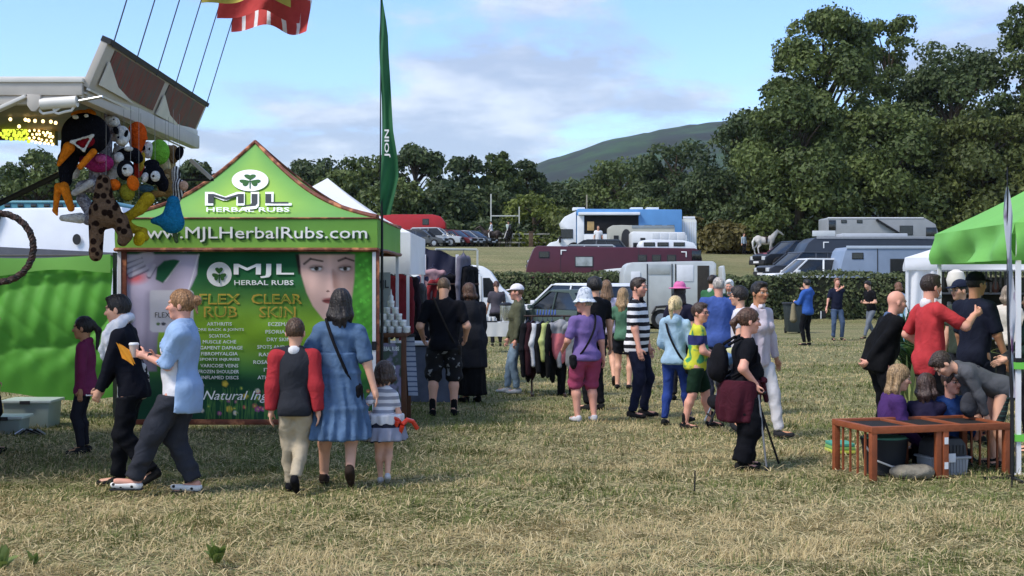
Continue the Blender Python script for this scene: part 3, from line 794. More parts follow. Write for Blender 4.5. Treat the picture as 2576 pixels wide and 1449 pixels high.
    body.location = (x, y, (float(gz(x, y)) if z is None else z)); body.rotation_euler = (0, 0, R(facing))
    tag(body, label, 'person', group)
    sd_ = int(abs(x * 131 + y * 17)) + 3
    def part(nm, prims, m, wr=.006, ws=20, hq=1.0, post=None):
        V, Fq = solid(prims, hb * hq, wr, ws, sd_, post)
        return mk(nm, V, Fq, m, body) if len(V) else None
    def mm(c): return c if isinstance(c, bpy.types.Material) else cloth(c)
    info = dict(body=body, nb=nb, pel=pel, RT=RT, t=t, hc=hc, hd=hd, sh=sh, wri=wri, hdir=hdir, elb=elb, u=u, T=T, hs=hs, knee=knee, ank=ank, lat=lat, fw=fw, hb=hb)
    # ---------------- clothes
    if bottom:
        kd, c = bottom[0], bottom[1]; o = bottom[2] if len(bottom) > 2 else {}
        g = {'trousers': .013, 'leggings': .006, 'shorts': .020, 'wide': .028}[kd] * u + o.get('g', 0)
        fr = o.get('frac', {'shorts': .92, 'leggings': 1.98, 'trousers': 1.99, 'wide': 2.0}[kd])
        A = lambda zz: pel + RT @ V3(0, 0, zz * u)
        pr = [ell(pel + RT @ V3(-.02 - .03 * fat, 0, -.005) * u, (.118 * u * f1 + .003, (.165 if fem else .155) * u * f1 + .003, .135 * u + .003), RT, k=.05),
              ell(pel + RT @ V3(.01 + .03 * fat, 0, .07 * u), (.098 * u * f1 * (1 + .2 * fat), .135 * u * f1, .08 * u), RT, k=.05)]
        for s in (1, -1): pr += leg(s, g, fr, flare=o.get('flare', .02 if kd == 'wide' else 0))
        cutz = ((top[2] if len(top) > 2 else {}).get('hem', -.07) * u + .045 * u) if top and not dress else 9.0
        part(o.get('name', kd if kd in ('shorts', 'leggings') else 'trousers'), pr, mm(c), .003 if kd == 'leggings' else .010, 26, post=lambda f, X, Y, Z: np.maximum(f, ((X - pel[0]) * t[0] + (Y - pel[1]) * t[1] + (Z - pel[2]) * t[2]) - cutz))
    if dress:
        c, rings, nf, amp = dress['col'], dress['rings'], dress.get('folds', 14), dress.get('amp', .02)
        zs = np.array([r_[0] for r_ in rings]); rx = np.array([r_[1] for r_ in rings]); ry = np.array([r_[2] for r_ in rings])
        cx = np.array([r_[3] if len(r_) > 3 else 0 for r_ in rings]); cy = np.array([r_[4] if len(r_) > 4 else 0 for r_ in rings])
        z0, z1 = zs.min(), zs.max(); o_ = np.argsort(zs); zs, rx, ry, cx, cy = zs[o_], rx[o_], ry[o_], cx[o_], cy[o_]
        def fn(X, Y, Z):
            a, b = np.interp(Z, zs, rx), np.interp(Z, zs, ry); xx = X - np.interp(Z, zs, cx); yy = Y - np.interp(Z, zs, cy)
            th = np.arctan2(yy, xx); r_ = np.sqrt((xx / a) ** 2 + (yy / b) ** 2)
            wv = amp * np.clip((z1 - Z) / (z1 - z0), 0, 1) * (np.sin(th * nf + 2 * np.sin(Z * 7)) + .5 * np.sin(th * nf * 1.7 + 1))
            if 'tiers' in dress:
                for tz in dress['tiers']: wv = wv + .012 * np.exp(-((Z - tz) / .02) ** 2) - .004 * np.exp(-((Z - tz + .012) / .008) ** 2)
            d = (r_ - 1) * np.minimum(a, b) * .9 - wv
            return np.maximum(d, np.maximum(Z - z1, z0 - Z))
        mxr = max(rx.max(), ry.max()) + amp * 2 + .02; ce = max(abs(cx).max(), abs(cy).max())
        pr = [dict(t='f', fn=fn, lo=V3(-mxr - ce, -mxr - ce, z0), hi=V3(mxr + ce, mxr + ce, z1), k=.015)]
        part(dress.get('name', 'skirt'), pr, mm(c), .003, 18)
    if top:
        c = top[1]; o = top[2] if len(top) > 2 else {}
        g = {'tee': .010, 'long': .011, 'jacket': .018, 'vest': .010}[top[0]] * u + o.get('g', 0)
        fr = o.get('sleeve', {'tee': .72, 'long': 1.97, 'jacket': 1.99, 'vest': .12}[top[0]])
        hem = o.get('hem', -.07) * u
        pr = torso(g)
        if o.get('skirt', True): pr.append(ell(pel + RT @ V3(-.012, 0, hem + .03), (.112 * u * f1 + g + o.get('flare', 0), .150 * u * f1 + g + o.get('flare', 0), .12 * u), RT, k=.06))
        if not fem: pr.append(ell(pel + RT @ V3(.005, 0, .17 * T / .545), (.102 * u * f1 + g, .146 * u * f1 + g, .30 * u), RT, k=.05))
        if o.get('hood'): pr += [ell(nb + RT @ V3(-.085, 0, -.02) * u, V3(.07, .12, .085) * u, RT, k=.03), cone(nb + RT @ V3(-.03, .09, .0) * u, nb + RT @ V3(.06, .05, -.04) * u, .035 * u, .03 * u, .02), cone(nb + RT @ V3(-.03, -.09, .0) * u, nb + RT @ V3(.06, -.05, -.04) * u, .035 * u, .03 * u, .02)]
        if o.get('collar'): pr += [cone(nb + RT @ V3(-.035, 0, .01) * u, nb + RT @ V3(.015, 0, .025) * u, .075 * u, .072 * u, .015)]
        for s in (1, -1): pr += arm(s, g + o.get('sg', 0), fr if o.get('sleeves') is None else .2)
        nk = o.get('neck', .068); pr.append(cone(nb + t * .005 * u + RT @ V3(.015, 0, 0), nb + t * .2 * u + RT @ V3(.04, 0, 0), nk * u, nk * u * 1.2, .006, cut=True))
        if o.get('vneck'): pr.append(cone(nb + RT @ V3(.10, 0, -.09) * u, nb + RT @ V3(.09, 0, .05) * u, .025 * u, .06 * u, .004, cut=True))
        def post(f, X, Y, Z):
            dd = (X - pel[0]) * t[0] + (Y - pel[1]) * t[1] + (Z - pel[2]) * t[2]
            near = (np.abs((X - pel[0]) * lat[0] + (Y - pel[1]) * lat[1] + (Z - pel[2]) * lat[2]) < (.215 if fat > .3 else .19) * u * f1)
            return np.where(near, np.maximum(f, hem - dd), f)
        prt = part(o.get('name', 'shirt' if top[0] in ('tee', 'long', 'vest') else 'jacket'), pr, mm(c), o.get('wr', .003 if over else .011), 20, post=post)
        if o.get('sleeves') is not None:       # sleeves in another colour
            sp = []
            for s in (1, -1): sp += [cone(nb - t * .035 * u + lat * s * .06 * u, sh[s] + (elb[s] - sh[s]) * .1, .045 * u + g, .058 * u + g, .03)] + arm(s, g + .013 + o.get('sg', 0), fr)
            part('sleeve', sp[:len(sp)//2], mm(o['sleeves']), .006, 22); part('sleeve', sp[len(sp)//2:], mm(o['sleeves']), .006, 22)
        if o.get('cuff') is not None and fr <= 1:
            for s in (1, -1):
                a_, e_ = sh[s], elb[s]; r_ = (.050 if fem else .055) * u * (1 + .3 * fat) + g + .002
                part('cuff', [cone(a_ + (e_ - a_) * (fr - .03), a_ + (e_ - a_) * (fr + .015), r_ * .90, r_ * .90, .004, flat=True), cone(a_ + (e_ - a_) * (fr - .12), a_ + (e_ - a_) * (fr - .14), r_ * 2, r_ * 2, .003, cut=True)], mm(o['cuff']), 0)
        if o.get('collarcol') is not None:
            part('collar', [cone(nb + RT @ V3(-.03, 0, -.012) * u, nb + RT @ V3(.02, 0, .012) * u, .068 * u, .064 * u, .008), cone(nb + RT @ V3(.005, 0, -.01) * u, nb + t * .2 * u, .052 * u, .064 * u, .004, cut=True)], mm(o['collarcol']), 0)
    if over:                                   # open cardigan or coat over the top
        c = over[0]; o = over[1]; g = (.038 + o.get('g', 0)) * u; hem = o.get('hem', -.16) * u
        pr = torso(g) + ([ell(pel + RT @ V3(-.02, 0, hem + .05), (.112 * u * f1 + g + o.get('flare', .015), .150 * u * f1 + g + o.get('flare', .015), .18 * u), RT, k=.06)] if hem > -.3 else [cone(pel + V3(-.01, s * .05, .1), pel + V3(-.02, s * .06, hem - .05), .10 * u + g, .115 * u + g + o.get('flare', .0), .05) for s in (1, -1)])
        for s in (1, -1): pr += arm(s, g * .75, o.get('sleeve', 1.5))
        pr.append(cone(nb + RT @ V3(.02, 0, .01), nb + t * .2 * u, .075 * u, .09 * u, .006, cut=True))
        op = o.get('open', .085) * u
        def post(f, X, Y, Z):
            q_ = [(X - pel[0]), (Y - pel[1]), (Z - pel[2])]
            lx = sum(RT[j, 0] * q_[j] for j in range(3)); ly = sum(RT[j, 1] * q_[j] for j in range(3)); lz = sum(RT[j, 2] * q_[j] for j in range(3))
            cut = np.minimum(lx + .005, op * np.clip((T * 1.02 - lz) / T * 1.6, .25, 1.2) - np.abs(ly))
            f = np.maximum(f, cut * .8)
            near = np.abs(ly) < .24 * u * f1
            return np.where(near, np.maximum(f, hem - lz), f)
        part(o.get('name', 'cardigan'), pr, mm(c), .012, 18, post=post)
    # ---------------- shoes
    if shoes:
        for s in (1, -1):
            fd, fr = toe[s]; a = ank[s]; dn = np.cross(fd, fr @ V3(0, 1, 0)); dn = nrm(dn); dn = dn if dn[2] < 0 else -dn
            hl = a + dn * .050 * u - fd * .035 * u; tp = a + dn * .058 * u + fd * .165 * u
            part('shoe', [cone(hl, hl + fd * .07 * u, .040 * u, .040 * u, .02), cone(hl + fd * .05 * u, tp, .041 * u, .030 * u, .02), cone(hl - dn * .02 * u, hl - dn * .055 * u, .040 * u, .038 * u, .015, flat=True)], mm(shoes), 0, hq=.85,
                 post=lambda f, X, Y, Z, a=a, dn=dn: np.maximum(f, ((X - a[0]) * dn[0] + (Y - a[1]) * dn[1] + (Z - a[2]) * dn[2]) - .083 * u))
            if sock: part('sock', [cone(a - dn * .11 * u, a, .044 * u, .042 * u, .01)], mm(sock), 0)
    # ---------------- hair
    hm_ = hairmat(haircol)
    L = lambda xx, yy, zz: hc + hd @ (V3(xx, yy, zz) * hs)
    if hair != 'bald':
        vol = {'short': .007, 'crop': .003, 'curly': .020, 'long': .009, 'pony': .007, 'bun': .010, 'bob': .018}.get(hair, .01)
        pr = [ell(L(-.014, 0, .030), V3(.101 + vol, .079 + vol, .097 + vol) * hs, hd, k=.01)]
        if hair in ('short', 'curly'): pr += [ell(L(.040, 0, .098), V3(.055, .062, .026) * hs, hd, k=.02)]
        if hair in ('long', 'bob'):
            bk = nrm(-fw * V3(1, 1, 0) + 1e-6); Lh_ = {'long': o_long if (o_long := (extras or {}).get('hairlen')) else .42, 'bob': .20}[hair] * u
            for yy, xx in ((-.058, -.02), (-.03, -.072), (.03, -.072), (.058, -.02), (0, -.082)):
                a_ = L(xx, yy, .02); b_ = a_ + V3(0, 0, -1) * Lh_ * (1 - 3.2 * abs(yy)) + bk * .02 * u + lat * yy * .25
                m_ = a_ * .5 + b_ * .5 + bk * .03 * u + lat * yy * .35
                pr += [cone(a_, m_, .034 * hs, .028 * hs, .022), cone(m_, b_, .028 * hs, .008 * hs, .022)]
        if hair == 'pony':
            a_ = L(-.105, 0, .055); ln = (extras or {}).get('hairlen', .26) * u; bk = nrm(-(hd @ V3(1, 0, 0)) * V3(1, 1, 0))
            m_ = a_ + bk * .055 + V3(0, 0, -.09) * u; pr += [cone(a_, m_, .022, .030, .02), cone(m_, m_ + V3(0, 0, -ln) - bk * .015, .030, .012, .02)]
        if hair == 'bun': pr += [ell(L(-.135, 0, .035), V3(.042, .045, .042) * hs, hd, k=.015), cone(L(-.12, .02, .0), L(-.145, .03, -.07), .018, .006, .01), cone(L(-.12, -.02, .0), L(-.14, -.03, -.06), .016, .005, .01)]
        lowz = {'short': -.055, 'crop': -.045, 'curly': -.06, 'pony': -.06, 'bun': -.06}.get(hair, None)
        cut = [ell(L(.105, 0, -.042), V3(.088, .088, .112) * hs, hd, k=.008, cut=True)]
        if hair in ('short', 'crop', 'pony', 'bun', 'curly'):
            cut += [ell(L(.03, s * .085, -.065), V3(.055, .03, .06) * hs, hd, k=.006, cut=True) for s in (1, -1)]
        def hpost(f, X, Y, Z):
            q_ = [(X - hc[0]), (Y - hc[1]), (Z - hc[2])]; lz = sum(hd[j, 2] * q_[j] for j in range(3)) / hs; lx = sum(hd[j, 0] * q_[j] for j in range(3)) / hs; ly = sum(hd[j, 1] * q_[j] for j in range(3)) / hs
            f = f + .0026 * np.sin(np.arctan2(ly, lx - .02) * 24 + lz * 14 + 2 * np.sin(lz * 16)) + (.004 * np.sin(lx * 130) * np.sin(ly * 120) * np.sin(lz * 110) if hair == 'curly' else .0015 * np.sin(lx * 60 + ly * 90 + lz * 20))
            if lowz is not None:
                f = np.maximum(f, np.where(lx > -.13, (lowz - .25 * (lx + .02) * (lx > -.02) - lz) * hs, f) if hair in ('pony', 'bun') else (lowz - .3 * np.maximum(lx + .02, -.03) - lz) * hs)
            return f
        V, Fq = solid(pr + cut, hhd * 1.05, 0, 1, 0, hpost)
        if len(V): mk('hair', V, Fq, hm_, body)
    elif hair == 'bald' and haircol:
        pass
    if hat:
        kd, c = hat; hr = V3(.114, .094, .098) * hs
        if kd == 'cap':
            V, Fq = solid([ell(L(-.012, 0, .045), hr, hd, k=.01)], hhd, 0, 1, 0, lambda f, X, Y, Z: np.maximum(f, -(((X - hc[0]) * hd[0, 2] + (Y - hc[1]) * hd[1, 2] + (Z - hc[2]) * hd[2, 2]) - .040 * hs)))
            ho = mk('cap', V, Fq, mm(c), body)
            V, Fq = solid([ell(L(.115, 0, .042), V3(.085, .072, .010) * hs, hd @ roty(R(12)), k=.004)], hhd); mk('peak', V, Fq, mm(c), ho)
        elif kd == 'bucket':
            V, Fq = solid([cone(L(-.01, 0, .055), L(-.01, 0, .125), .108 * hs, .088 * hs, .02), ell(L(-.01, 0, .12), V3(.085, .08, .03) * hs, hd, k=.02), cone(L(-.01, 0, .060), L(-.01, 0, .012), .105 * hs, .160 * hs, .01, flat=True),
                           cone(L(-.01, 0, .035), L(-.01, 0, -.12), .095 * hs, .150 * hs, .003, cut=True)], hhd, .002, 30)
            mk('hat', V, Fq, mm(c), body)
        elif kd == 'cowboy':
            V, Fq = solid([ell(L(-.01, 0, .09), V3(.105, .088, .085) * hs, hd, k=.02), ell(L(-.01, 0, .062), V3(.20, .16, .013) * hs, hd, k=.015), ell(L(-.01, 0, .175), V3(.09, .018, .03) * hs, hd, k=.02, cut=True)], hhd, .002, 20,
                          0, lambda f, X, Y, Z: np.maximum(f, -(((X - hc[0]) * hd[0, 2] + (Y - hc[1]) * hd[1, 2] + (Z - hc[2]) * hd[2, 2]) - .045 * hs)))
            mk('hat', V, Fq, mm(c), body)
    if glasses:
        b = MB()
        for s in (1, -1):
            b.tube([L(.103, s * .032 + .024 * math.cos(a) , .0 + .017 * math.sin(a)) for a in np.linspace(0, 2 * math.pi, 13)], .0028, 5)
            b.tube([L(.103, s * .056, .004), L(.0, s * .082, .004)], .0028, 5)
        b.tube([L(.104, -.01, .003), L(.104, .01, .003)], .0028, 5); b.build('glasses', mat('dark_frame', '#201d1d', .4, 0), body)
    return info

def wp(info, p):
    """person-local point -> world"""
    b = info['body']; return Matrix.Translation(b.location) @ b.rotation_euler.to_matrix().to_4x4() @ Vector(p)
def strap_pts(info, s=1, grow=.03, n=26, low=-.05, ry=.17, rx=.125):
    """loop over shoulder s and under the other arm, in person-local space"""
    pel, RT, T, u = info['pel'], info['RT'], info['T'], info['u']; P = []
    for i in range(n + 1):
        a = 2 * math.pi * i / n; c = (1 + math.cos(a)) / 2          # c=1 at shoulder
        yy = s * (-.165 + .29 * c) * u; zz = low * u + (T - low * u + .02 * u) * c
        w = np.interp(c, [0, .25, .7, .93, 1], [1, 1, 1, .75, .45])
        xx = math.sin(a) * (rx * u + grow) * w
        P.append(pel + RT @ V3(xx, yy, zz))
    return P
def strap(info, parent_thing, m, s=1, w=.022, grow=.035, **kw):
    P = [wp(info, p) for p in strap_pts(info, s, grow, **kw)]
    b = MB(); b.tube(P, w / 2, 6, False); o = b.build('strap', m, None, smooth_=True)
    o.parent = parent_thing; o.matrix_parent_inverse = parent_thing.matrix_basis.inverted(); return o
# ================================================================ tents and stalls
WHITE_T = mat('white_canvas', '#f0f1f4', .8, .04, 3, .35, 5, trans=.3)
WHITE_METAL = mat('white_metal', '#dcdde0', .45, .06, 6, 0, metal=0.0, spec=.5)
BLACK_M = mat('black_plastic', '#17181b', .5, .1, 8)
COPPER = mat('copper_trim', '#6e3a28', .5, .35, 9, .5, 16, build=blotch_build('#b8764f', 7, .52, .66))
PRINT = mat('print_fabric', rough=.75, var=.05, scale=3, attr=True, bump=.25, bscale=5, spec=.25)
TXT_W = mat('print_white', '#eef0ee', .7, 0); TXT_D = mat('print_dark', '#3b4040', .7, 0); TXT_G = mat('print_gold', '#b79a3a', .7, 0)
TXT_SH = mat('print_shadow_green', '#1f4a1c', .7, 0)

class Roof:
    """pop-up canopy with four slopes and valances"""
    def __init__(s, x0, x1, y0, y1, zb, ze, peak, sag=.10, bow=.0):
        s.__dict__.update(locals())
        s.c = [Vector((x0, y0, ze)), Vector((x1, y0, ze)), Vector((x1, y1, ze)), Vector((x0, y1, ze))]; s.p = Vector(peak)
    def pt(s, side, u, v):
        a, b = s.c[side], s.c[(side + 1) % 4]; e = a.lerp(b, u); q = e.lerp(s.p, v)
        q.z -= s.sag * math.sin(math.pi * min(v, 1)) ; q.z += s.bow * math.sin(math.pi * u) * (1 - v)
        return q
    def val(s, side, u, v, amp=.02, seed=0):
        a, b = s.c[side], s.c[(side + 1) % 4]; e = a.lerp(b, u); n = Vector((b.y - a.y, a.x - b.x, 0)).normalized()
        d = amp * (math.sin(u * 19 + seed) * .6 + math.sin(u * 7 + seed * 2 + 3 * v)) * v
        e = e + n * d; e.z = s.ze + s.bow * math.sin(math.pi * u) * (1 - v) + (s.zb - s.ze) * v; return e
def gazebo(o, rf, roofm, valm, legm, colf=None, vcol=None, legs=True, amp=.02, sides=(0, 1, 2, 3), n=22):
    for sd in range(4):
        P = [rf.pt(sd, i / n, j / n) for j in range(n + 1) for i in range(n + 1)]
        q = [(j*(n+1)+i, j*(n+1)+i+1, (j+1)*(n+1)+i+1, (j+1)*(n+1)+i) for j in range(n) for i in range(n)]
        C = np.array([colf(i / n, j / n) for j in range(n + 1) for i in range(n + 1)]) if colf else None
        mk('roof_panel', P, np.array(q), roofm, o, C)
        m = 40; P = [rf.val(sd, i / m, j / 6, amp, sd) for j in range(7) for i in range(m + 1)]
        q = [(j*(m+1)+i, (j+1)*(m+1)+i, (j+1)*(m+1)+i+1, j*(m+1)+i+1) for j in range(6) for i in range(m)]
        C = np.array([vcol(i / m, j / 6) for j in range(7) for i in range(m + 1)]) if vcol else None
        mk('valance', P, np.array(q), valm, o, C)
    if legs:
        for (x, y) in ((rf.x0 + .04, rf.y0 + .04), (rf.x1 - .04, rf.y0 + .04), (rf.x1 - .04, rf.y1 - .04), (rf.x0 + .04, rf.y1 - .04)):
            b = MB().box((x - .02, y - .02, 0), (x + .02, y + .02, rf.ze)).box((x - .05, y - .05, 0), (x + .05, y + .05, .012))
            l = b.build('leg', legm, o)
            MB().box((x - .028, y - .028, .95), (x + .028, y + .028, 1.05)).build('clamp', BLACK_M, l)

# ---------------- printed green tent
YT = 14.55; S0 = F / YT
tent = thing('promotional_gazebo', 'green printed promotional tent with copper edging and a large poster wall', 'gazebo')
rf = Roof(-4.54, -1.54, YT, YT + 3, 2.10, 2.46, (-3.24, YT + 1.5, 3.49), .19)
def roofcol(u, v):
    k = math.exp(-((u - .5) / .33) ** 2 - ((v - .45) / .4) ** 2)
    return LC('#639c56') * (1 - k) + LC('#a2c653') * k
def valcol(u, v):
    k = .5 + .5 * math.sin(u * 5 + 1.2) * (1 - .4 * v); k = min(1, max(0, .25 + .5 * v + .25 * k))
    return LC('#559045') * (1 - k) + LC('#84b34a') * k
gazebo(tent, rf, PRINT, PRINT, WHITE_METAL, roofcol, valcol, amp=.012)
# copper hips and hems
for sd in range(4):
    pts = [rf.pt(sd, 0, v / 16) + Vector((0, 0, .012)) for v in range(17)]
    MB().tube(pts, [.030 - .008 * k / 16 for k in range(17)], 8).build('hip_trim', COPPER, tent, smooth_=True)
    a = [rf.val(sd, i / 30, 1.0, .012, sd) for i in range(31)]
    MB().tube(a, .024, 8).build('hem_trim', COPPER, tent, smooth_=True)
    a = [rf.val(sd, i / 30, 0.0, .012, sd) + Vector((0, 0, .0)) for i in range(31)]
    MB().tube(a, .012, 6).build('eave_trim', COPPER, tent, smooth_=True)
for x in (rf.x0 + .08, rf.x1 - .02):
    MB().box((x - .04, YT + .03, .10), (x + .04, YT + .06, 2.10)).build('side_trim', COPPER, tent, .01)
# lettering on the front valance; rows of the photograph give the height on the cloth
def on_val(px, py, off=.014):
    X = xw(px, YT); u = (X - rf.x0) / 3.0; z = zw(py, YT); v = min(1, max(0, (rf.ze - z) / (rf.ze - rf.zb)))
    p = rf.val(0, min(1, max(0, u)), v, .012, 0); return (X, p.y - off, z)
text_on('www.MJLHerbalRubs.com', 'lettering', 331, 926, 573, 611, lambda a, b: on_val(a + 2.5, b + 2.5, .009), TXT_SH, tent, .004)
text_on('www.MJLHerbalRubs.com', 'lettering', 329, 924, 571, 609, on_val, TXT_W, tent, .004)
# lettering on the front slope
def on_roof(px, py, off=.02):
    lo, hi = 0.0, 1.0                                     # find v with that row, then u
    for _ in range(24):
        v = (lo + hi) / 2; p = rf.pt(0, .5, v); row = HZ - (p.z - CAMH) * F / p.y
        if row > py: lo = v
        else: hi = v
    y = rf.pt(0, .5, v).y; X = xw(px, y); a, b = rf.pt(0, 0, v).x, rf.pt(0, 1, v).x; u = (X - a) / (b - a)
    p = rf.pt(0, u, v); return (p.x, p.y - off, p.z + off * .7)
def disc(name, cx, cy, rx, ry, fn, m, par, off, n=40):
    P = [fn(cx, cy, off)] + [fn(cx + rx * math.cos(2 * math.pi * i / n), cy + ry * math.sin(2 * math.pi * i / n), off) for i in range(n)]
    me = bpy.data.meshes.new(name); me.from_pydata([tuple(p) for p in P], [], [(0, 1 + (i + 1) % n, 1 + i) for i in range(n)]); me.materials.append(m); return link(name, me, par)
LEAFM = mat('print_leaf_green', '#2f5e2a', .7, .25, 25); 
def shamrock(cx, cy, r, sq, fn, par, off):
    out = []
    for k in range(3):
        a = -math.pi / 2 + k * 2 * math.pi / 3
        P = []
        for i in range(33):                               # heart-shaped leaf
            t = 2 * math.pi * i / 32; hx = .30 * math.sin(t) ** 3 * 1.15; hy = (.26 * math.cos(t) - .10 * math.cos(2 * t) - .04 * math.cos(3 * t)) + .36
            ca, sa = math.cos(a), math.sin(a); P.append(fn(cx + r * (hy * ca - hx * sa) * 1.12, cy + r * sq * (hy * sa + hx * ca) * 1.12, off))
        me = bpy.data.meshes.new('logo_leaf'); me.from_pydata([tuple(p) for p in P[:-1]], [], [tuple(range(32))]); me.materials.append(LEAFM); out.append(link('logo_leaf', me, par))
    b = MB(); b.tube([fn(cx, cy, off + .002), fn(cx, cy + r * sq * .85, off + .002)], .007, 4); b.build('logo_stem', LEAFM, par)
disc('logo_disc', 630, 457, 46, 27, on_roof, TXT_W, tent, .020)
shamrock(630, 458, 38, .62, on_roof, tent, .026)
text_on('MJL', 'lettering', 520, 731, 487, 530, lambda a, b: on_roof(a, b, .020), TXT_W, tent, .022)
text_on('MJL', 'lettering', 525, 726, 492, 523, lambda a, b: on_roof(a, b, .026), TXT_D, tent, .004)
text_on('HERBAL RUBS', 'lettering', 521, 729, 526, 537, lambda a, b: on_roof(a, b, .028), TXT_W, tent, .012)
# poster wall: printed picture computed on a fine grid
def poster():
    px0, px1, py0, py1 = 308, 938, 634, 1066; nu, nv = 270, 184
    U, Vv = np.meshgrid(np.linspace(px0, px1, nu), np.linspace(py0, py1, nv), indexing='ij'); X, Y = U.ravel(), Vv.ravel()
    C = np.zeros((len(X), 3))
    k = np.exp(-((Y - 835) / 75) ** 2); C[:] = LC('#1c6039'); C = C * (1 - k[:, None]) + LC('#86b030') * k[:, None]
    k = smooth(700, 640, Y) * .5; C = C * (1 - k[:, None]) + LC('#0f4a34') * k[:, None]
    C *= (1 + .12 * np.sin(X * .045 + Y * .03) * np.sin(Y * .06))[:, None]
    k = smooth(870, 900, X); C = C * (1 - k[:, None]) + (LC('#4d9a34')[None] * (1 + .18 * np.sin(X * .2 + Y * .11) * np.sin(Y * .17))[:, None]) * k[:, None]
    rr = np.random.default_rng(3)
    for _ in range(26):                                   # water drops
        cx, cy, r = rr.uniform(890, 930), rr.uniform(650, 830), rr.uniform(2, 5); d = np.hypot(X - cx, Y - cy)
        C[d < r] = C[d < r] * 1.35
    def put(m, col, a=1.0):
        nonlocal C
        m = (np.clip(m, 0, 1) * a)[:, None]; C = C * (1 - m) + np.asarray(col) * m
    def poly(pts, soft=1.5):
        pts = np.array(pts, float); n = len(pts); ins = np.zeros(len(X), bool); dmin = np.full(len(X), 1e9); j = n - 1
        for i in range(n):
            (x1, y1), (x2, y2) = pts[i], pts[j]
            ins ^= ((y1 > Y) != (y2 > Y)) & (X < (x2 - x1) * (Y - y1) / (y2 - y1 + 1e-9) + x1)
            dx_, dy_ = x2 - x1, y2 - y1; t = np.clip(((X - x1) * dx_ + (Y - y1) * dy_) / (dx_ * dx_ + dy_ * dy_ + 1e-9), 0, 1)
            dmin = np.minimum(dmin, np.hypot(X - x1 - t * dx_, Y - y1 - t * dy_)); j = i
        return np.clip(.5 + np.where(ins, dmin, -dmin) / (2 * soft), 0, 1)
    def seg(x1, y1, x2, y2, r, soft=1.2):
        dx_, dy_ = x2 - x1, y2 - y1; t = np.clip(((X - x1) * dx_ + (Y - y1) * dy_) / (dx_ * dx_ + dy_ * dy_), 0, 1)
        return np.clip(.5 - (np.hypot(X - x1 - t * dx_, Y - y1 - t * dy_) - r) / (2 * soft), 0, 1)
    def el(cx, cy, rx, ry, soft=.12): return np.clip(.5 - (np.hypot((X - cx) / rx, (Y - cy) / ry) - 1) / (2 * soft), 0, 1)
    # figure seen from behind, greyscale
    body = poly([(308, 640), (497, 640), (492, 690), (470, 738), (440, 760), (405, 790), (395, 850), (392, 935), (308, 935)], 2)
    sh = LC('#b9b0c6')[None] * (1 + .22 * np.sin((X - 320) * .05) - .55 * smooth(740, 930, Y))[:, None]
    C = C * (1 - body[:, None]) + sh * body[:, None]
    put(seg(372, 740, 365, 930, 4, 9), LC('#6d677c'), .5); put(seg(497, 640, 470, 735, 1.3, 1), LC('#f0eef4'), .9)
    put(poly([(388, 703), (392, 672), (410, 656), (436, 652), (452, 656), (428, 690), (406, 712)]), LC('#1d5a3c')); put(seg(452, 656, 412, 708, 1.0, 1), LC('#e8e6ee'), .8)
    put(el(336, 698, 26, 14, .6), (.80, .10, .10), .85)
    put(seg(370, 645, 335, 665, 16, 3), LC('#c8c2d2'), .9)
    for i, (a, b, c, d) in enumerate(((350, 645, 318, 655), (352, 655, 312, 672), (358, 664, 314, 686), (366, 674, 326, 693), (385, 668, 372, 692))):
        put(seg(a, b + 4, c, d + 4, 5.6, 1), LC('#5f5a70'), .8); put(seg(a, b, c, d, 4.6, 1.2), LC('#cfc9d8'), .95)
    # tub label
    put(poly([(378, 730), (478, 730), (484, 736), (484, 828), (478, 836), (382, 836), (375, 830), (375, 736)], 1.5), LC('#c3c2cb'))
    put(el(395, 815, 5, 4), LC('#56704a')); put(el(408, 815, 6, 4), LC('#3a3f4a'))
    # woman's face
    hairp = poly([(742, 640), (762, 640), (758, 690), (750, 690)], 2); put(hairp, LC('#2a221e'))
    face = poly([(752, 640), (892, 640), (890, 700), (884, 750), (868, 790), (838, 815), (812, 803), (786, 770), (770, 735), (757, 690)], 2)
    fc = LC('#d9b3a6')[None] * (1 + .28 * np.exp(-((X - 785) / 18) ** 2 - ((Y - 700) / 40) ** 2) + .2 * np.exp(-((X - 828) / 9) ** 2) - .35 * smooth(835, 890, X) - .3 * np.exp(-((X - 768) / 9) ** 2) * smooth(690, 760, Y))[:, None]
    C = C * (1 - face[:, None]) + fc * face[:, None]
    dk = LC('#2b1d19')
    for (a, b, c, d, e, f_) in ((764, 664, 780, 651, 810, 657), (850, 656, 868, 649, 889, 656)):
        put(seg(a, b, c, d, 2.6, 1.2), dk, .9); put(seg(c, d, e, f_, 2.2, 1.2), dk, .9)
    for cx in (794, 866):
        put(el(cx, 675, 17, 9, .35), LC('#6b4a40'), .7); put(el(cx, 676, 13, 5.2), (.72, .68, .66)); put(el(cx + 1, 676, 5.4, 5.4), LC('#3a3026')); put(seg(cx - 14, 674, cx + 14, 671, 1.7, 1), dk, .9)
    put(seg(836, 680, 841, 722, 2, 4), LC('#8a5a4c'), .6); put(seg(842, 690, 848, 735, 6, 8), LC('#9a6a5a'), .6); put(el(824, 733, 4, 2.4), LC('#5a332b')); put(el(843, 732, 4, 2.4), LC('#5a332b'))
    put(el(838, 757, 28, 8), LC('#8e4a48')); put(seg(812, 757, 866, 755, 1.2, 1), LC('#4a1f20')); put(el(820, 752, 10, 3, .6), LC('#b06a68'), .5)
    # dark foot of the print with flowers
    k = smooth(930, 965, Y); put(k, LC('#143a2c'), .75)
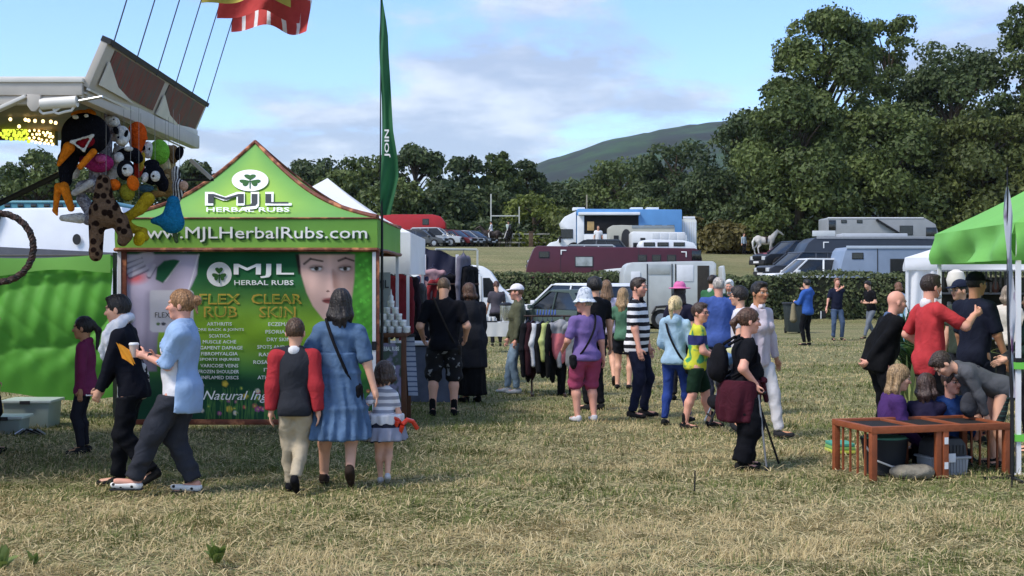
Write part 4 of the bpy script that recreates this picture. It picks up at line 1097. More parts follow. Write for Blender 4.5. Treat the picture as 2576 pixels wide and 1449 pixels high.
    for _ in range(60):
        cx, cy, r = rr.uniform(500, 930), rr.uniform(965, 1050), rr.uniform(3, 8); col = [(.42, .06, .32), (.75, .55, .06), (.5, .08, .1), (.7, .68, .6), (.12, .3, .07), (.1, .26, .06)][rr.integers(6)]
        for p_ in range(5): a = p_ * 1.257; put(el(cx + r * .6 * math.cos(a), cy + r * .6 * math.sin(a), r * .5, r * .5, .4), col, .85)
        put(el(cx, cy, r * .35, r * .35), (.8, .6, .1), .9)
    for _ in range(120):
        cx = rr.uniform(500, 930); put(seg(cx, rr.uniform(975, 1010), cx + rr.uniform(-9, 9), 1060, .8, .8), (.08, .22, .05), .8)
    Xw, Zw = xw(X, YT + .05), zw(Y, YT + .05); Yw = YT + .09 + .010 * np.sin(Xw * 9 + Zw * 4) + .008 * np.sin(Zw * 11 + Xw * 3) + .015 * np.sin(Xw * 3.1)
    i = np.arange(nu * nv).reshape(nu, nv); qd = np.stack([i[:-1, :-1], i[:-1, 1:], i[1:, 1:], i[1:, :-1]], -1).reshape(-1, 4)
    return mk('poster_wall', np.c_[Xw, Yw, Zw], qd, PRINT, tent, C)
pw = poster()
def on_wall(px, py, off=.03):
    Xw, Zw = xw(px, YT + .05), zw(py, YT + .05)
    return (Xw, YT + .09 + .010 * math.sin(Xw * 9 + Zw * 4) + .008 * math.sin(Zw * 11 + Xw * 3) + .015 * math.sin(Xw * 3.1) - off * .4, Zw)
disc('logo_disc', 549, 690, 32, 31, on_wall, TXT_W, pw, .006); shamrock(549, 690, 26, 1.0, on_wall, pw, .03)
text_on('MJL', 'lettering', 588, 738, 664, 699, on_wall, TXT_W, pw, .012); text_on('HERBAL RUBS', 'lettering', 588, 738, 705, 717, on_wall, TXT_W, pw, .012)
for s_, a, b, c, d in (('FLEX', 500, 601, 740, 765), ('RUB', 512, 594, 772, 798), ('CLEAR', 632, 758, 740, 764), ('SKIN', 652, 742, 772, 798)):
    text_on(s_, 'lettering', a, b, c, d, lambda x_, y_: on_wall(x_, y_, .02), TXT_G, pw, .018); text_on(s_, 'lettering', a + 4, b - 4, c + 3, d - 3, lambda x_, y_: on_wall(x_, y_, .03), mat('print_lime', '#5f8a2c', .7, 0), pw, -.010)
text_on('FLEX', 'lettering', 388, 425, 786, 799, on_wall, TXT_D, pw, 0)
for i, (s_, a, b) in enumerate((('ARTHRITIS', 519, 581), ('SORE BACK & JOINTS', 487, 612), ('SCIATICA', 524, 577), ('MUSCLE ACHE', 508, 592), ('LIGAMENT DAMAGE', 492, 608), ('FIBROMYALGIA', 504, 596), ('SPORTS INJURIES', 500, 601), ('VARICOSE VEINS', 502, 598), ('FROZEN SHOULDER', 497, 600), ('INFLAMED DISCS', 504, 599))):
    text_on(s_, 'lettering', a, b, 811 + i * 15.0, 819.5 + i * 15.0, on_wall, TXT_W, pw, .006)
for i, (s_, a, b) in enumerate((('ECZEMA', 675, 726), ('PSORIASIS', 668, 734), ('DRY SKIN', 671, 731), ('SPOTS AND ACNE', 646, 756), ('RASHES', 650, 705), ('ROSACEA', 636, 700), ('ITCHING', 663, 735), ('ATHLETES FOOT', 647, 752))):
    text_on(s_, 'lettering', a, b, 811 + i * 19.2, 820 + i * 19.2, on_wall, TXT_W, pw, .006)
text_on('Natural Ingredients', 'lettering', 508, 790, 984, 1014, on_wall, TXT_W, pw, 0, .35)
MB().box((-4.46, YT + .05, .09), (-1.6, YT + .09, .15)).build('base_trim', COPPER, tent, .008)

# ---------------- white gazebo behind
wt = thing('white_gazebo', 'plain white pop-up gazebo behind the printed green tent', 'gazebo')
rw = Roof(-4.4, -1.42, 17.8, 20.8, 1.84, 2.42, (-2.80, 19.3, 3.30), .08)
gazebo(wt, rw, WHITE_T, WHITE_T, WHITE_METAL, amp=.035)

# ---------------- green cloth wall on the left
def gwall():
    Y0 = 16.0; x0, x1 = xw(-160, Y0), xw(285, Y0); rr = 0
    n, m = 90, 60
    def fn(u, v):
        X = x0 + (x1 - x0) * u; zt = 2.07 - .05 * np.sin(u * math.pi) ; zb = .30 + .06 * np.sin(u * 6)
        Z = zt + (zb - zt) * v
        w1 = 8 * u + 7 * v + 1.5 * np.sin(u * 5); w2 = u * 17 - v * 12 + np.sin(v * 6); sag = .10 * np.abs(np.sin(w1)) ** .6 * np.sin(math.pi * v) + .05 * np.abs(np.sin(w2)) ** .5 * v * (1 - v) * 2.0 + .012 * np.sin(u * 33 + v * 19 + 2 * np.sin(v * 9)) * np.sin(math.pi * v) + .02 * np.sin(u * 60 + v * 8) * (1 - v)
        Yv = Y0 - sag - .05 * np.exp(-((v - .11 - .02 * np.sin(u * 12)) / .012) ** 2) * .4
        return X, Yv, Z
    P, q = grid_mesh(n, m, fn)
    o = thing('cloth_windbreak', 'bright green sagging cloth wall beside the printed tent', 'windbreak')
    mk('cloth', P, q, mat('green_sheet', '#62ad42', .6, .08, 1.2, .2, 4, trans=.3, spec=.3), o)
    for x in (x1 + .02, x0): MB().box((x - .02, Y0 - .02, 0), (x + .02, Y0 + .02, 2.1)).build('post', mat('dark_post', '#1f2b24', .6, .1), o)
    MB().tube([(x0, Y0, 2.06), (x1, Y0, 2.06)], .012, 6).build('cord', BLACK_M, o)
    # flap hanging over at the top
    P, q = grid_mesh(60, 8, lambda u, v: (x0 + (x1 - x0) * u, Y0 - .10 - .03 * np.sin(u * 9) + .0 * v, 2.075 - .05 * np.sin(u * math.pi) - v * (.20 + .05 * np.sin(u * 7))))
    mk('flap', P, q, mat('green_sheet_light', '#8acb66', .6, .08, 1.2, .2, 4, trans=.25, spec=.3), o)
gwall()

# ---------------- feather flag beside the tent
def feather(label, X, Y, pts, m, pole_top, pole_m, amp=.05, name='feather_flag', text=None):
    """pts: list of (py, px_left, px_right)"""
    o = thing(name, label, 'flag', (X, Y, 0))
    ys_ = np.array([p[0] for p in pts], float); l = np.array([p[1] for p in pts], float); r_ = np.array([p[2] for p in pts], float)
    def fn(u, v):
        py = ys_[0] + (ys_[-1] - ys_[0]) * v; a, b = np.interp(py, ys_, l), np.interp(py, ys_, r_); px = a + (b - a) * u
        w = (b - a) / F * Y
        return xw(px, Y) - X, amp * np.sin(u * 7 + v * 5) * np.clip(w / .2, 0, 1) + .03 * np.sin(u * 3 + v * 14), zw(py, Y)
    P, q = grid_mesh(16, 80, fn); mk('cloth', P, q, m, o)
    MB().tube([(0, .0, 0), (0, 0, zw(ys_[-1], Y)), (xw(l[-3], Y) - X - .01, 0, zw(ys_[-3], Y)), (xw((l[0]), Y) - X, 0, pole_top)], [.02, .016, .010, .005], 6).build('pole', pole_m, o)
    MB().box((-.25, -.02, 0), (.25, .02, .02)).box((-.02, -.25, 0), (.02, .25, .02)).build('foot', BLACK_M, o)
    if text: 
        for s_, x0, x1, y0, y1 in text:                 # letters turned to run up the cloth
            Vt, fs = text_geo(s_, .02); a, b = Vt.min(0), Vt.max(0); vv = (Vt - a) / (b - a)
            pp = []
            for uu, ww in vv:
                px_, py_ = x0 + ww * (x1 - x0), y0 + (y1 - y0) * (uu)
                pp.append((xw(px_, Y) - X, -.09, zw(py_, Y)))
            me = bpy.data.meshes.new('lettering'); me.from_pydata(pp, [], [f[::-1] for f in fs]); me.materials.append(TXT_W); link('lettering', me, o)
    return o
YF = 14.75
feather('tall dark green feather flag on a black pole beside the tent', xw(961, YF), YF,
        [(-14, 958, 960), (20, 956, 966), (55, 955, 972), (90, 953, 976), (135, 954, 977), (170, 956, 979), (240, 959, 984), (330, 961, 990), (400, 961, 1001), (445, 959, 1003), (480, 958, 996), (541, 956, 984)],
        mat('flag_green', '#336a45', .75, .12, 3, .3, 6, trans=.3), zw(-16, YF), BLACK_M, text=[('JOIN', 984, 969, 398, 328)])

# ---------------- right-hand green gazebo
gt = thing('green_gazebo', 'plain bright green pop-up gazebo on white legs over the rabbit hutch', 'gazebo')
rg = Roof(4.52, 7.52, 11.43, 14.43, 1.93, 2.27, (6.02, 12.93, 3.25), .06, .0)
GREEN_T = mat('lime_canvas', '#7fc560', .62, .05, 2, .8, 3, trans=.22, spec=.3)
gazebo(gt, rg, GREEN_T, GREEN_T, WHITE_METAL, amp=.09)
gt.matrix_basis = Matrix.Translation((4.52, 11.43, 0)) @ Matrix.Rotation(R(-5.2), 4, 'Z') @ Matrix.Translation((-4.52, -11.43, 0))
for zc in (.33, .98):
    MB().box((4.52, 11.43, zc - .03), (4.61, 11.51, zc + .03)).build('clip', mat('green_clip', '#6cc04a', .5, 0), gt)
YQ = 11.2
feather('slim grey feather flag with a purple foot beside the white gazebo leg', xw(2546, YQ), YQ,
        [(470, 2534, 2537), (490, 2529, 2540), (540, 2528, 2545), (600, 2529, 2546), (660, 2532, 2550), (720, 2534, 2551), (800, 2538, 2552), (860, 2540, 2552), (1000, 2541, 2551)],
        mat('flag_grey', '#b4b8c4', .6, .1, 3, .3, 6, trans=.3, build=lambda nt, t, b: blotch_build('#5c2a5e', 3, .55, .62)(nt, t, b)), zw(420, YQ), BLACK_M, amp=.03)

# ---------------- white trinket stall behind the green gazebo
WSM = Matrix.Translation((xw(2276, 21.5), 21.5, 0)) @ Matrix.Rotation(R(-17), 4, 'Z') @ Matrix.Translation((-xw(2276, 21.5), -21.5, 0))
ws = thing('trinket_stall', 'white marquee with rows of dark trinkets hung under its eave', 'stall')
ws.matrix_basis = WSM
rs = Roof(xw(2276, 21.5), xw(2276, 21.5) + 4.0, 21.5, 24.5, zw(672, 21.5) - .05, zw(672, 21.5) + .16, (xw(2276, 21.5) + 2.2, 23, 3.1), .08)
gazebo(ws, rs, WHITE_T, WHITE_T, WHITE_METAL, amp=.03)
P, q = grid_mesh(20, 20, lambda u, v: (rs.x0 + .02 + .55 * u, 21.55 + .04 * np.sin(u * 14 + v * 3), 2.0 - 1.95 * v)); mk('side_curtain', P, q, WHITE_T, ws)
P, q = grid_mesh(20, 20, lambda u, v: (rs.x0 + .02 + 0 * u, 21.55 + 2.9 * u + .04 * np.sin(u * 14), 2.0 - 1.95 * v)); mk('side_curtain', P, q, WHITE_T, ws)
TR = mat('dark_trinket', '#22211f', .4, .5, 30); rr = random.Random(4)
rail = MB().tube([(rs.x0 + .5, 21.6, 1.93), (rs.x1 - .1, 21.6, 1.93)], .02, 6); rail.tube([(rs.x0 + .5, 21.9, 1.3), (rs.x1 - .1, 21.9, 1.3)], .02, 6); rail.build('rail', BLACK_M, ws)
for i in range(44):
    x = rs.x0 + .62 + i * .075
    MB().box((x - .016, 21.58, 1.90 - rr.uniform(.22, .5)), (x + .016, 21.60, 1.90)).build('strip', TR, ws)
MB().box((rs.x0 + .6, 22.3, .0), (rs.x1 - .1, 22.35, 1.8)).build('back_panel', mat('stall_dark', '#2e2f28', .9, .5, 5), ws)
for k in range(3):
    sh_ = MB().box((rs.x0 + .6, 21.95, .75 + .38 * k), (rs.x1 - .15, 22.3, .78 + .38 * k)).build('shelf', mat('shelf_grey', '#73757a', .6, .2), ws)
    for j in range(14):
        x = rs.x0 + .75 + j * .23 + rr.uniform(-.04, .04); r_ = rr.uniform(.04, .075)
        b = MB().lathe([(r_ * .6, .78 + .38 * k), (r_, .80 + .38 * k + .05), (r_ * .8, .9 + .38 * k + rr.uniform(0, .1)), (r_ * .3, .95 + .38 * k + rr.uniform(.02, .1))], 8, Matrix.Translation((x, 22.1, 0)))
        ob_ = tag(b.build('ornament', mat('ornament_%d' % (j % 4), ['#8c8a86', '#3c4a36', '#b9b4a8', '#5a3c30'][j % 4], .5, .3, 12), None, smooth_=True), 'small ornament standing on the shelves of the trinket stall', 'ornament', 'ornaments on the trinket stall'); ob_.matrix_basis = WSM
# ================================================================ vehicles, horses, fence
GLASS = mat('dark_glass', '#15191d', .12, .15, 3, spec=.7)
TYRE = mat('tyre', '#1b1b1c', .85, .2, 12); RIM = mat('alloy_rim', '#9a9ca0', .35, .15, 9, metal=.7)
CHROME = mat('lamp_glass', '#c9ced3', .15, .1, spec=.8); BUMP = mat('grey_plastic', '#2c2d30', .6, .15)
def paint(col, name=None): return mat(name or 'paint_' + col.strip('#'), col, .42, .09, 1.7, .05, 2.2, spec=.45, coat=.12)
def wheel(par, x, y, r=.33, w=.2):
    M = Matrix.Translation((x, y, r)) @ Matrix.Rotation(R(90), 4, 'X')
    t = MB().lathe([(r * .62, -w/2), (r * .93, -w/2), (r, -w*.3), (r, w*.3), (r * .93, w/2), (r * .62, w/2)], 20, M).build('wheel', TYRE, par, smooth_=True)
    MB().lathe([(r * .1, -w/2 - .01), (r * .6, -w/2 + .0), (r * .62, -w*.2), (r * .62, w*.2), (r * .6, w/2), (r * .1, w/2 + .01)], 14, M).build('rim', RIM, t, smooth_=True)
def pane(par, x0, x1, z0, z1, y, m=None, name='window', th=.025, fr=None):
    f = MB().box((x0 - .04, y - th * .5, z0 - .04), (x1 + .04, y + th * .5, z1 + .04)).build(name, fr or BUMP, par, .012)
    MB().box((x0, y - th * .9, z0), (x1, y + th * .9, z1)).build('pane', m or GLASS, f)
    return f
def vroot(name, label, cat, px, Y, rz=0.0, group=None, z=None):
    x = xw(px, Y); return thing(name, label, cat, (x, Y, float(gz(x, Y)) if z is None else z), R(rz), group)
def car(label, px, Y, rz, col, L=4.3, H=1.48, W=1.75, kind='hatch', name='car', group='cars parked on the field'):
    o = vroot(name, label, 'car', px, Y, rz, group); P = paint(col); b = .58 * H
    hood = {'suv': .60, 'hatch': .56, 'saloon': .54}[kind] * H
    low = [(-L/2, .22*H), (-L/2, .52*H), (-.475*L, b), (.20*L, b), (.43*L, hood * .93), (.49*L, hood * .78), (.5*L, .22*H)]
    tp = lambda x, z: .97 - .08 * max(0, (abs(x) / L - .38)) / .12
    MB().prism(low, -W/2, W/2, tp).build('body', P, o, .05)
    gh = {'suv': [(-.485*L, b), (-.44*L, .95*H), (.06*L, .97*H), (.23*L, b)], 'hatch': [(-.47*L, b), (-.37*L, .95*H), (.04*L, .97*H), (.25*L, b)], 'saloon': [(-.40*L, b), (-.25*L, .94*H), (.02*L, .97*H), (.25*L, b)]}[kind]
    tg = lambda x, z: 1 - .17 * (z - b) / (H - b)
    MB().prism(gh, -W/2 * .93, W/2 * .93, tg).build('window', GLASS, o, .02)
    rt_ = [(gh[1][0] - .01*L, gh[1][1] - .02), (gh[1][0] + .02*L, H), (gh[2][0] - .03*L, H), (gh[2][0] + .01*L, gh[2][1] - .02)]
    MB().prism(rt_, -W/2 * .82, W/2 * .82).build('roof', P, o, .02)
    for s in (-1, 1):
        pl = MB(); yb, yt = s * W/2 * .935, s * W/2 * .80
        pl.bar((gh[3][0], yb, b), (gh[2][0], yt, gh[2][1]), .06, .05); pl.build('pillar', P, o)
        pl = MB(); mx_ = (gh[0][0] + gh[3][0]) / 2; pl.bar((mx_ + .1, yb, b), (mx_ + .04, yt, H * .965), .08, .03); pl.build('pillar', P, o)
        pl = MB(); pl.bar((gh[0][0] + .02, yb, b), (gh[1][0], yt, gh[1][1]), .14, .05); pl.build('pillar', P, o)
        if kind != 'saloon':
            pl = MB(); pl.bar((gh[0][0] + .22*L, yb, b), (gh[1][0] + .17*L, yt, H * .96), .06, .03); pl.build('pillar', P, o)
        for x in (-.31*L, .315*L): wheel(o, x, s * (W/2 - .10), .22 * H if kind != 'suv' else .235 * H)
        MB().box((.47*L, s * W * .30 - .16, hood * .62), (.497*L, s * W * .30 + .16, hood * .82)).build('headlight', CHROME, o, .02)
        MB().box((-.505*L, s * W * .36 - .10, .42*H), (-.49*L, s * W * .36 + .10, .56*H)).build('tail_light', mat('red_lens', '#8a1a18', .2, .05), o, .01)
        MB().box((.17*L, s * W * .5 - .02, b), (.21*L, s * W * .5 + .12 * s + .02, b + .13)).build('mirror', P, o, .02)
    MB().box((.485*L, -W*.40, .22*H), (.512*L, W*.40, .36*H)).build('bumper', BUMP, o, .02)
    MB().box((.500*L, -W*.22, .40*H), (.508*L, W*.22, .50*H)).build('grille', BLACK_M, o, .005)
    MB().box((.508*L, -.26, .27*H), (.518*L, .26, .335*H)).build('number_plate', WHITE_METAL, o)
    return o

# ---- blue and white horse lorry
def lorry(label, pxl, pxr, top, Y, prof, col, W=2.4, name='horse_lorry', wheels=(.22, .8), group='horseboxes parked on the field'):
    """prof: list of (px, py) outline seen from the side, turned into metres at distance Y"""
    xm = (pxl + pxr) / 2; o = vroot(name, label, 'lorry', xm, Y, 0, group); g = o.location.z
    cv = lambda px, py: (xw(px, Y) - xw(xm, Y), zw(py, Y) - g)
    MB().prism([cv(*p) for p in prof], -W/2, W/2).build('body', paint(col), o, .07)
    for k in wheels:
        x = cv(pxl + (pxr - pxl) * k, 0)[0]
        for s in (-1, 1): wheel(o, x, s * (W/2 - .16), .42, .26)
    return o, cv
def side(o, cv, px0, px1, py0, py1, m, name='panel', y=-1.2, th=.03, bev=.01):
    (a, b), (c, d) = cv(px0, py1), cv(px1, py0)
    return MB().box((a, y - th, b), (c, y + .01, d)).build(name, m, o, bev)
def swin(o, cv, px0, px1, py0, py1, y=-1.2, m=None):
    (a, b), (c, d) = cv(px0, py1), cv(px1, py0); return pane(o, a, c, b, d, y - .01, m)
Wp = paint('#e6e8ea')
o, cv = lorry('blue horse lorry with a white luton cab and its dark side opened', 1366, 1709, 528, 73, [(1448, 640), (1448, 560), (1450, 528), (1709, 530), (1709, 640)], '#5a8fc4')
g_ = [(1366, 640), (1368, 626), (1382, 612), (1400, 608), (1424, 578), (1412, 574), (1408, 562), (1418, 548), (1447, 534), (1447, 640)]
MB().prism([cv(*p) for p in g_], -1.15, 1.15).build('cab', Wp, o, .05)
side(o, cv, 1452, 1602, 591, 636, Wp, 'lower_panel'); side(o, cv, 1449, 1466, 545, 636, Wp, 'front_panel', th=.035)
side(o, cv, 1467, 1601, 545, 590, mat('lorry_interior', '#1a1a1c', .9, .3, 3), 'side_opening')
a = cv(1452, 537); b = cv(1604, 544); MB().box((a[0], -1.45, b[1]), (b[0], -1.2, a[1])).build('awning', Wp, o, .03)
side(o, cv, 1474, 1491, 560, 582, mat('ply_board', '#b99a68', .8, .15, 5), 'board', th=.06)
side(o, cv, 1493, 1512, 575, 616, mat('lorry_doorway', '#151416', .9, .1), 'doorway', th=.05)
for x in (1617, 1643, 1673): swin(o, cv, x, x + 15, 570, 586, m=mat('blue_glass', '#33546f', .15, .2, 3, spec=.6))
swin(o, cv, 1411, 1437, 580, 600, -1.16); 
for s in (-1, 1): MB().box((cv(1404, 0)[0], s * 1.16, cv(0, 612)[1]), (cv(1409, 0)[0], s * 1.4, cv(0, 596)[1])).build('mirror', BLACK_M, o, .02)
for x in (1440, 1585, 1625): 
    a = cv(x, 527); MB().box((a[0], -.4, a[1] - .05), (a[0] + .7, .4, a[1] + .10)).build('roof_vent', Wp, o, .03)
MB().bar((cv(1478, 0)[0], .8, 2.0), (cv(1478, 0)[0], .8, cv(0, 488)[1]), .07).build('mast', mat('pole_tan', '#9a8f78', .7, .1), o)
# ---- white cabin beside it
o, cv = lorry('white cabin on wheels standing at the tail of the blue lorry', 1710, 1748, 553, 74.5, [(1710, 622), (1710, 556), (1713, 553), (1745, 553), (1748, 557), (1748, 622)], '#d9dad2', 1.6, 'cabin_trailer', (.5,))
for i in range(6): side(o, cv, 1712.5 + i * 5.8, 1716.5 + i * 5.8, 560, 616, Wp, 'slat', -.8, .02, 0)
side(o, cv, 1714, 1744, 546, 552, Wp, 'top_rail', -.7)
# ---- small trailers between
o, cv = lorry('grey livestock trailer with an arched opening parked behind the maroon horsebox', 1530, 1692, 568, 67.5, [(1530, 625), (1530, 574), (1536, 569), (1560, 568), (1692, 572), (1692, 625)], '#a8a698', 2.0, 'livestock_trailer', (.5, .6))
ar = [(1559 + 12 * (1 - math.cos(t)), 600 - 22 * math.sin(t)) for t in np.linspace(0, math.pi, 9)] + [(1583, 622), (1559, 622)]
MB().prism([cv(*p) for p in ar], -1.03, -.97).build('arched_opening', BUMP, o)
side(o, cv, 1540, 1552, 594, 622, BLACK_M, 'doorway', -1.0); side(o, cv, 1585, 1690, 569, 576, mat('trailer_roof_grey', '#7b8488', .5, .1), 'roof_band', -1.0)
o, cv = lorry('white box trailer with panelled sides next to the arched livestock trailer', 1584, 1722, 584, 66, [(1584, 628), (1584, 588), (1588, 584), (1716, 586), (1722, 594), (1722, 628)], '#d5d6d4', 2.0, 'horse_trailer', (.5, .62))
for i in range(4): side(o, cv, 1636 + i * 21, 1654 + i * 21, 588, 606, mat('trailer_panel', '#c2c4c4', .5, .08), 'panel', -1.0, .02)
side(o, cv, 1606, 1618, 600, 606, BLACK_M, 'slot_window', -1.0); side(o, cv, 1588, 1606, 612, 624, BLACK_M, 'slot_window', -1.0)
o, cv = lorry('white camper van with a raised roof behind the maroon horsebox', 1606, 1745, 605, 63.6, [(1606, 640), (1606, 618), (1612, 606), (1640, 604), (1712, 606), (1738, 612), (1746, 622), (1746, 640)], '#e4e6ea', 2.0, 'camper_van', (.2, .8))
for x in (1616, 1650, 1690): swin(o, cv, x, x + 24, 613, 619, -1.0)
car('silver estate car showing its roof above the maroon horsebox', 1442, 64.0, 178, '#9fa6ab', 4.6, 1.55, 1.8, 'suv')
car('dark car just behind the silver estate and the maroon horsebox', 1478, 66.5, 178, '#3a4048', 4.5, 1.5, 1.8, 'hatch')
# ---- maroon horsebox
o, cv = lorry('long maroon horsebox with white corner marks behind the hedge', 1323, 1757, 620, 59.5, [(1323, 760), (1323, 682), (1328, 660), (1342, 626), (1350, 620), (1740, 626), (1750, 632), (1757, 650), (1757, 760)], '#4a1422', 2.4, 'horsebox', (.2, .75))
swin(o, cv, 1356, 1378, 636, 648); swin(o, cv, 1445, 1486, 648, 670, m=mat('bright_glass', '#8f9698', .1, .6, 2.5, spec=.8))
for x in (1600, 1635, 1672): swin(o, cv, x, x + 18, 644, 657)
side(o, cv, 1408, 1410.5, 632, 642, TXT_W, 'corner_mark'); side(o, cv, 1408, 1422, 630, 632.5, TXT_W, 'corner_mark'); side(o, cv, 1716, 1718.5, 636, 648, TXT_W, 'corner_mark'); side(o, cv, 1705, 1718.5, 634, 636.5, TXT_W, 'corner_mark')
for x in (1407, 1600): side(o, cv, x, x + .8, 626, 700, BUMP, 'seam', th=.012, bev=0)
side(o, cv, 1731, 1754, 632, 655, GLASS, 'cab_window')
o, cv = lorry('low white van roof showing over the hedge below the maroon horsebox', 1505, 1590, 678, 56.6, [(1510, 740), (1511, 684), (1522, 678), (1588, 672), (1590, 740)], '#d9dbd6', 1.8, 'van', (.2, .8)); swin(o, cv, 1525, 1575, 690, 700, -.9)
# ---- pale horse trailer in front of the hedge
def htrailer():
    Y = 46.7; o = vroot('horse_trailer', 'pale aluminium horse trailer with an open rear door in front of the hedge', 'trailer', 1684, Y, 0, 'horse trailers'); c0 = xw(1684, Y)
    cv = lambda px, py: (xw(px, Y) - c0, zw(py, Y)); P = mat('trailer_alu', '#bfc1bd', .4, .10, 2.5, .1, 8, metal=.25, spec=.5)
    MB().prism([cv(*p) for p in [(1564, 812), (1563, 690), (1570, 668), (1582, 660), (1735, 657), (1785, 657), (1792, 664), (1792, 812)]], -.95, .95).build('body', P, o, .08)
    side(o, cv, 1585, 1600, 687, 706, GLASS, 'window', -.95, .03, .02); MB().box((cv(1581, 0)[0], -.985, cv(0, 710)[1]), (cv(1604, 0)[0], -.96, cv(0, 683)[1])).build('window_frame', WHITE_METAL, o, .02)
    for x in (1620, 1681, 1690): side(o, cv, x, x + 2.4, 664, 808, BLACK_M, 'seam_strip', -.95, .025, 0)
    side(o, cv, 1624, 1678, 665, 690, mat('trailer_hatch', '#aeb1ae', .35, .12, 3, metal=.3), 'hatch', -.95, .02); side(o, cv, 1694, 1735, 667, 707, WHITE_METAL, 'side_door', -.95, .02)
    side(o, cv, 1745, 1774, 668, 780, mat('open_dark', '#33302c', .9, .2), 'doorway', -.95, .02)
    MB().prism([cv(*p) for p in [(1796, 812), (1797, 672), (1803, 668), (1806, 690), (1806, 812)]], -1.7, -.9).build('open_door', P, o, .03)
    for x in (1655, 1700):
        wheel(o, cv(x, 0)[0], -.98, .36, .22); wheel(o, cv(x, 0)[0], .98, .36, .22)
    MB().tube([cv_ for cv_ in [(cv(1632, 0)[0], -1.1, .55), (cv(1642, 0)[0], -1.1, .80), (cv(1678, 0)[0], -1.1, .84), (cv(1714, 0)[0], -1.1, .80), (cv(1724, 0)[0], -1.1, .55)]], .05, 6).build('mudguard', BLACK_M, o)
    MB().bar((cv(1563, 0)[0], 0, .45), (cv(1500, 0)[0], 0, .45), .1).build('drawbar', BUMP, o)
htrailer()
# ---- service van
def van():
    Y = 41.0; o = vroot('service_van', 'white high-roofed service van with blue lettering behind the tea table', 'van', 1190, Y, 0); c0 = xw(1190, Y)
    cv = lambda px, py: (xw(px, Y) - c0, zw(py, Y))
    MB().prism([cv(*p) for p in [(1030, 826), (1030, 680), (1040, 668), (1190, 667), (1216, 670), (1236, 683), (1262, 722), (1280, 738), (1314, 748), (1322, 772), (1322, 826)]], -1.0, 1.0, lambda x, z: 1 - .06 * max(0, z - 1.4)).build('body', Wp, o, .09)
    pts = [(1217, 699), (1233, 699), (1260, 736), (1262, 747), (1218, 747)]
    MB().prism([cv(*p) for p in pts], -.985, -.93).build('cab_window', GLASS, o)
    MB().box((cv(1263, 0)[0], -1.25, cv(0, 752)[1]), (cv(1270, 0)[0], -1.0, cv(0, 732)[1])).build('mirror', BLACK_M, o, .03)
    for x in (1085, 1282):
        for s in (-1, 1): wheel(o, cv(x, 0)[0], s * .92, .36, .24)
    f = lambda a, b: (cv(a, b)[0], -1.012, cv(a, b)[1]); nb_ = mat('print_blue', '#35406e', .7, 0); gy = mat('print_grey', '#8a8488', .7, 0)
    text_on('MOTOR SERVICE', 'lettering', 1140, 1208, 680, 689, f, nb_, o, .02)
    for i, (s_, b_) in enumerate((('BODY REPAIRS', 1198), ('SPRAY', 1184), ('WELDING', 1190), ('TOWING', 1192))): text_on(s_, 'lettering', 1150, b_, 698 + i * 14, 703 + i * 14, f, gy, o, .0)
    text_on('087 5361', 'lettering', 1150, 1204, 765, 778, f, nb_, o, .03)
    side(o, cv, 1212, 1213, 695, 815, BUMP, 'seam', -1.0, .012, 0); side(o, cv, 1040, 1310, 812, 824, BUMP, 'sill', -1.0, .02)
van()
car('white estate car with roof rails parked in front of the hedge', 1440, 42.5, 138, '#e3e5e8', 4.6, 1.66, 1.8, 'suv')
car('dark green car parked beside the white estate in front of the hedge', 1432, 40.0, 125, '#46544f', 4.1, 1.46, 1.75, 'saloon')
# ---- red horsebox and cars around it
o, cv = lorry('bright red horsebox with a rounded luton behind the parked cars', 940, 1126, 540, 113, [(940, 606), (940, 545), (990, 541), (1090, 541), (1110, 546), (1121, 560), (1122, 576), (1108, 580), (1098, 580), (1098, 606)], '#b01c1f', 2.4)
MB().prism([cv(*p) for p in [(1098, 606), (1098, 580), (1122, 578), (1140, 596), (1146, 606), (1146, 612), (1098, 612)]], -1.1, 1.1).build('cab', paint('#6f7479'), o, .05)
swin(o, cv, 1066, 1080, 553, 566); swin(o, cv, 1103, 1121, 583, 593, -1.12)
for lab, px, Y, rz, c, kd, L in (('silver estate car in front of the red horsebox', 1098, 109, -12, '#b9bdc1', 'suv', 4.6), ('dark red car tucked in behind the silver estate', 1146, 110.5, -32, '#5e1a20', 'hatch', 4.0),
        ('light silver hatchback next to the dark red car', 1164, 112, -40, '#aeb4ba', 'hatch', 4.1), ('black car at the end of the row by the fence', 1192, 114, -35, '#1d1f22', 'saloon', 4.3), ('dark grey car half hidden by the white gazebo', 1066, 108, -20, '#4a4d50', 'hatch', 4.2)):
    car(lab, px, Y, rz, c, L, 1.5 if kd != 'suv' else 1.7, 1.75, kind=kd)
# ---- right-hand group
o, cv = lorry('grey horse lorry with dark windows and a lowered strut at the edge of the wood', 2070, 2345, 548, 84, [(2070, 640), (2070, 552), (2074, 549), (2306, 549), (2316, 553), (2338, 566), (2346, 590), (2346, 640)], '#8f9294', 2.5)
side(o, cv, 2073, 2090, 556, 581, GLASS, 'rear_window', -1.25); side(o, cv, 2070, 2308, 549, 552, WHITE_METAL, 'roof_edge', -1.25)
for x in (2105, 2144): swin(o, cv, x, x + 11, 557, 562, -1.25)
swin(o, cv, 2250, 2280, 571, 592, -1.25); side(o, cv, 2314, 2340, 574, 600, GLASS, 'cab_window', -1.25)
a, b = cv(2190, 555), cv(2245, 588); MB().bar((a[0], -1.35, a[1]), (b[0], -1.35, b[1]), .28, .1).build('strut', BLACK_M, o)
o, cv = lorry('long dark blue coach-style horsebox with a white corner mark', 1988, 2350, 599, 66, [(1990, 740), (1990, 690), (2001, 668), (2010, 630), (2020, 612), (2036, 600), (2060, 596), (2350, 604), (2350, 740)], '#2a303b', 2.5, 'horsebox')
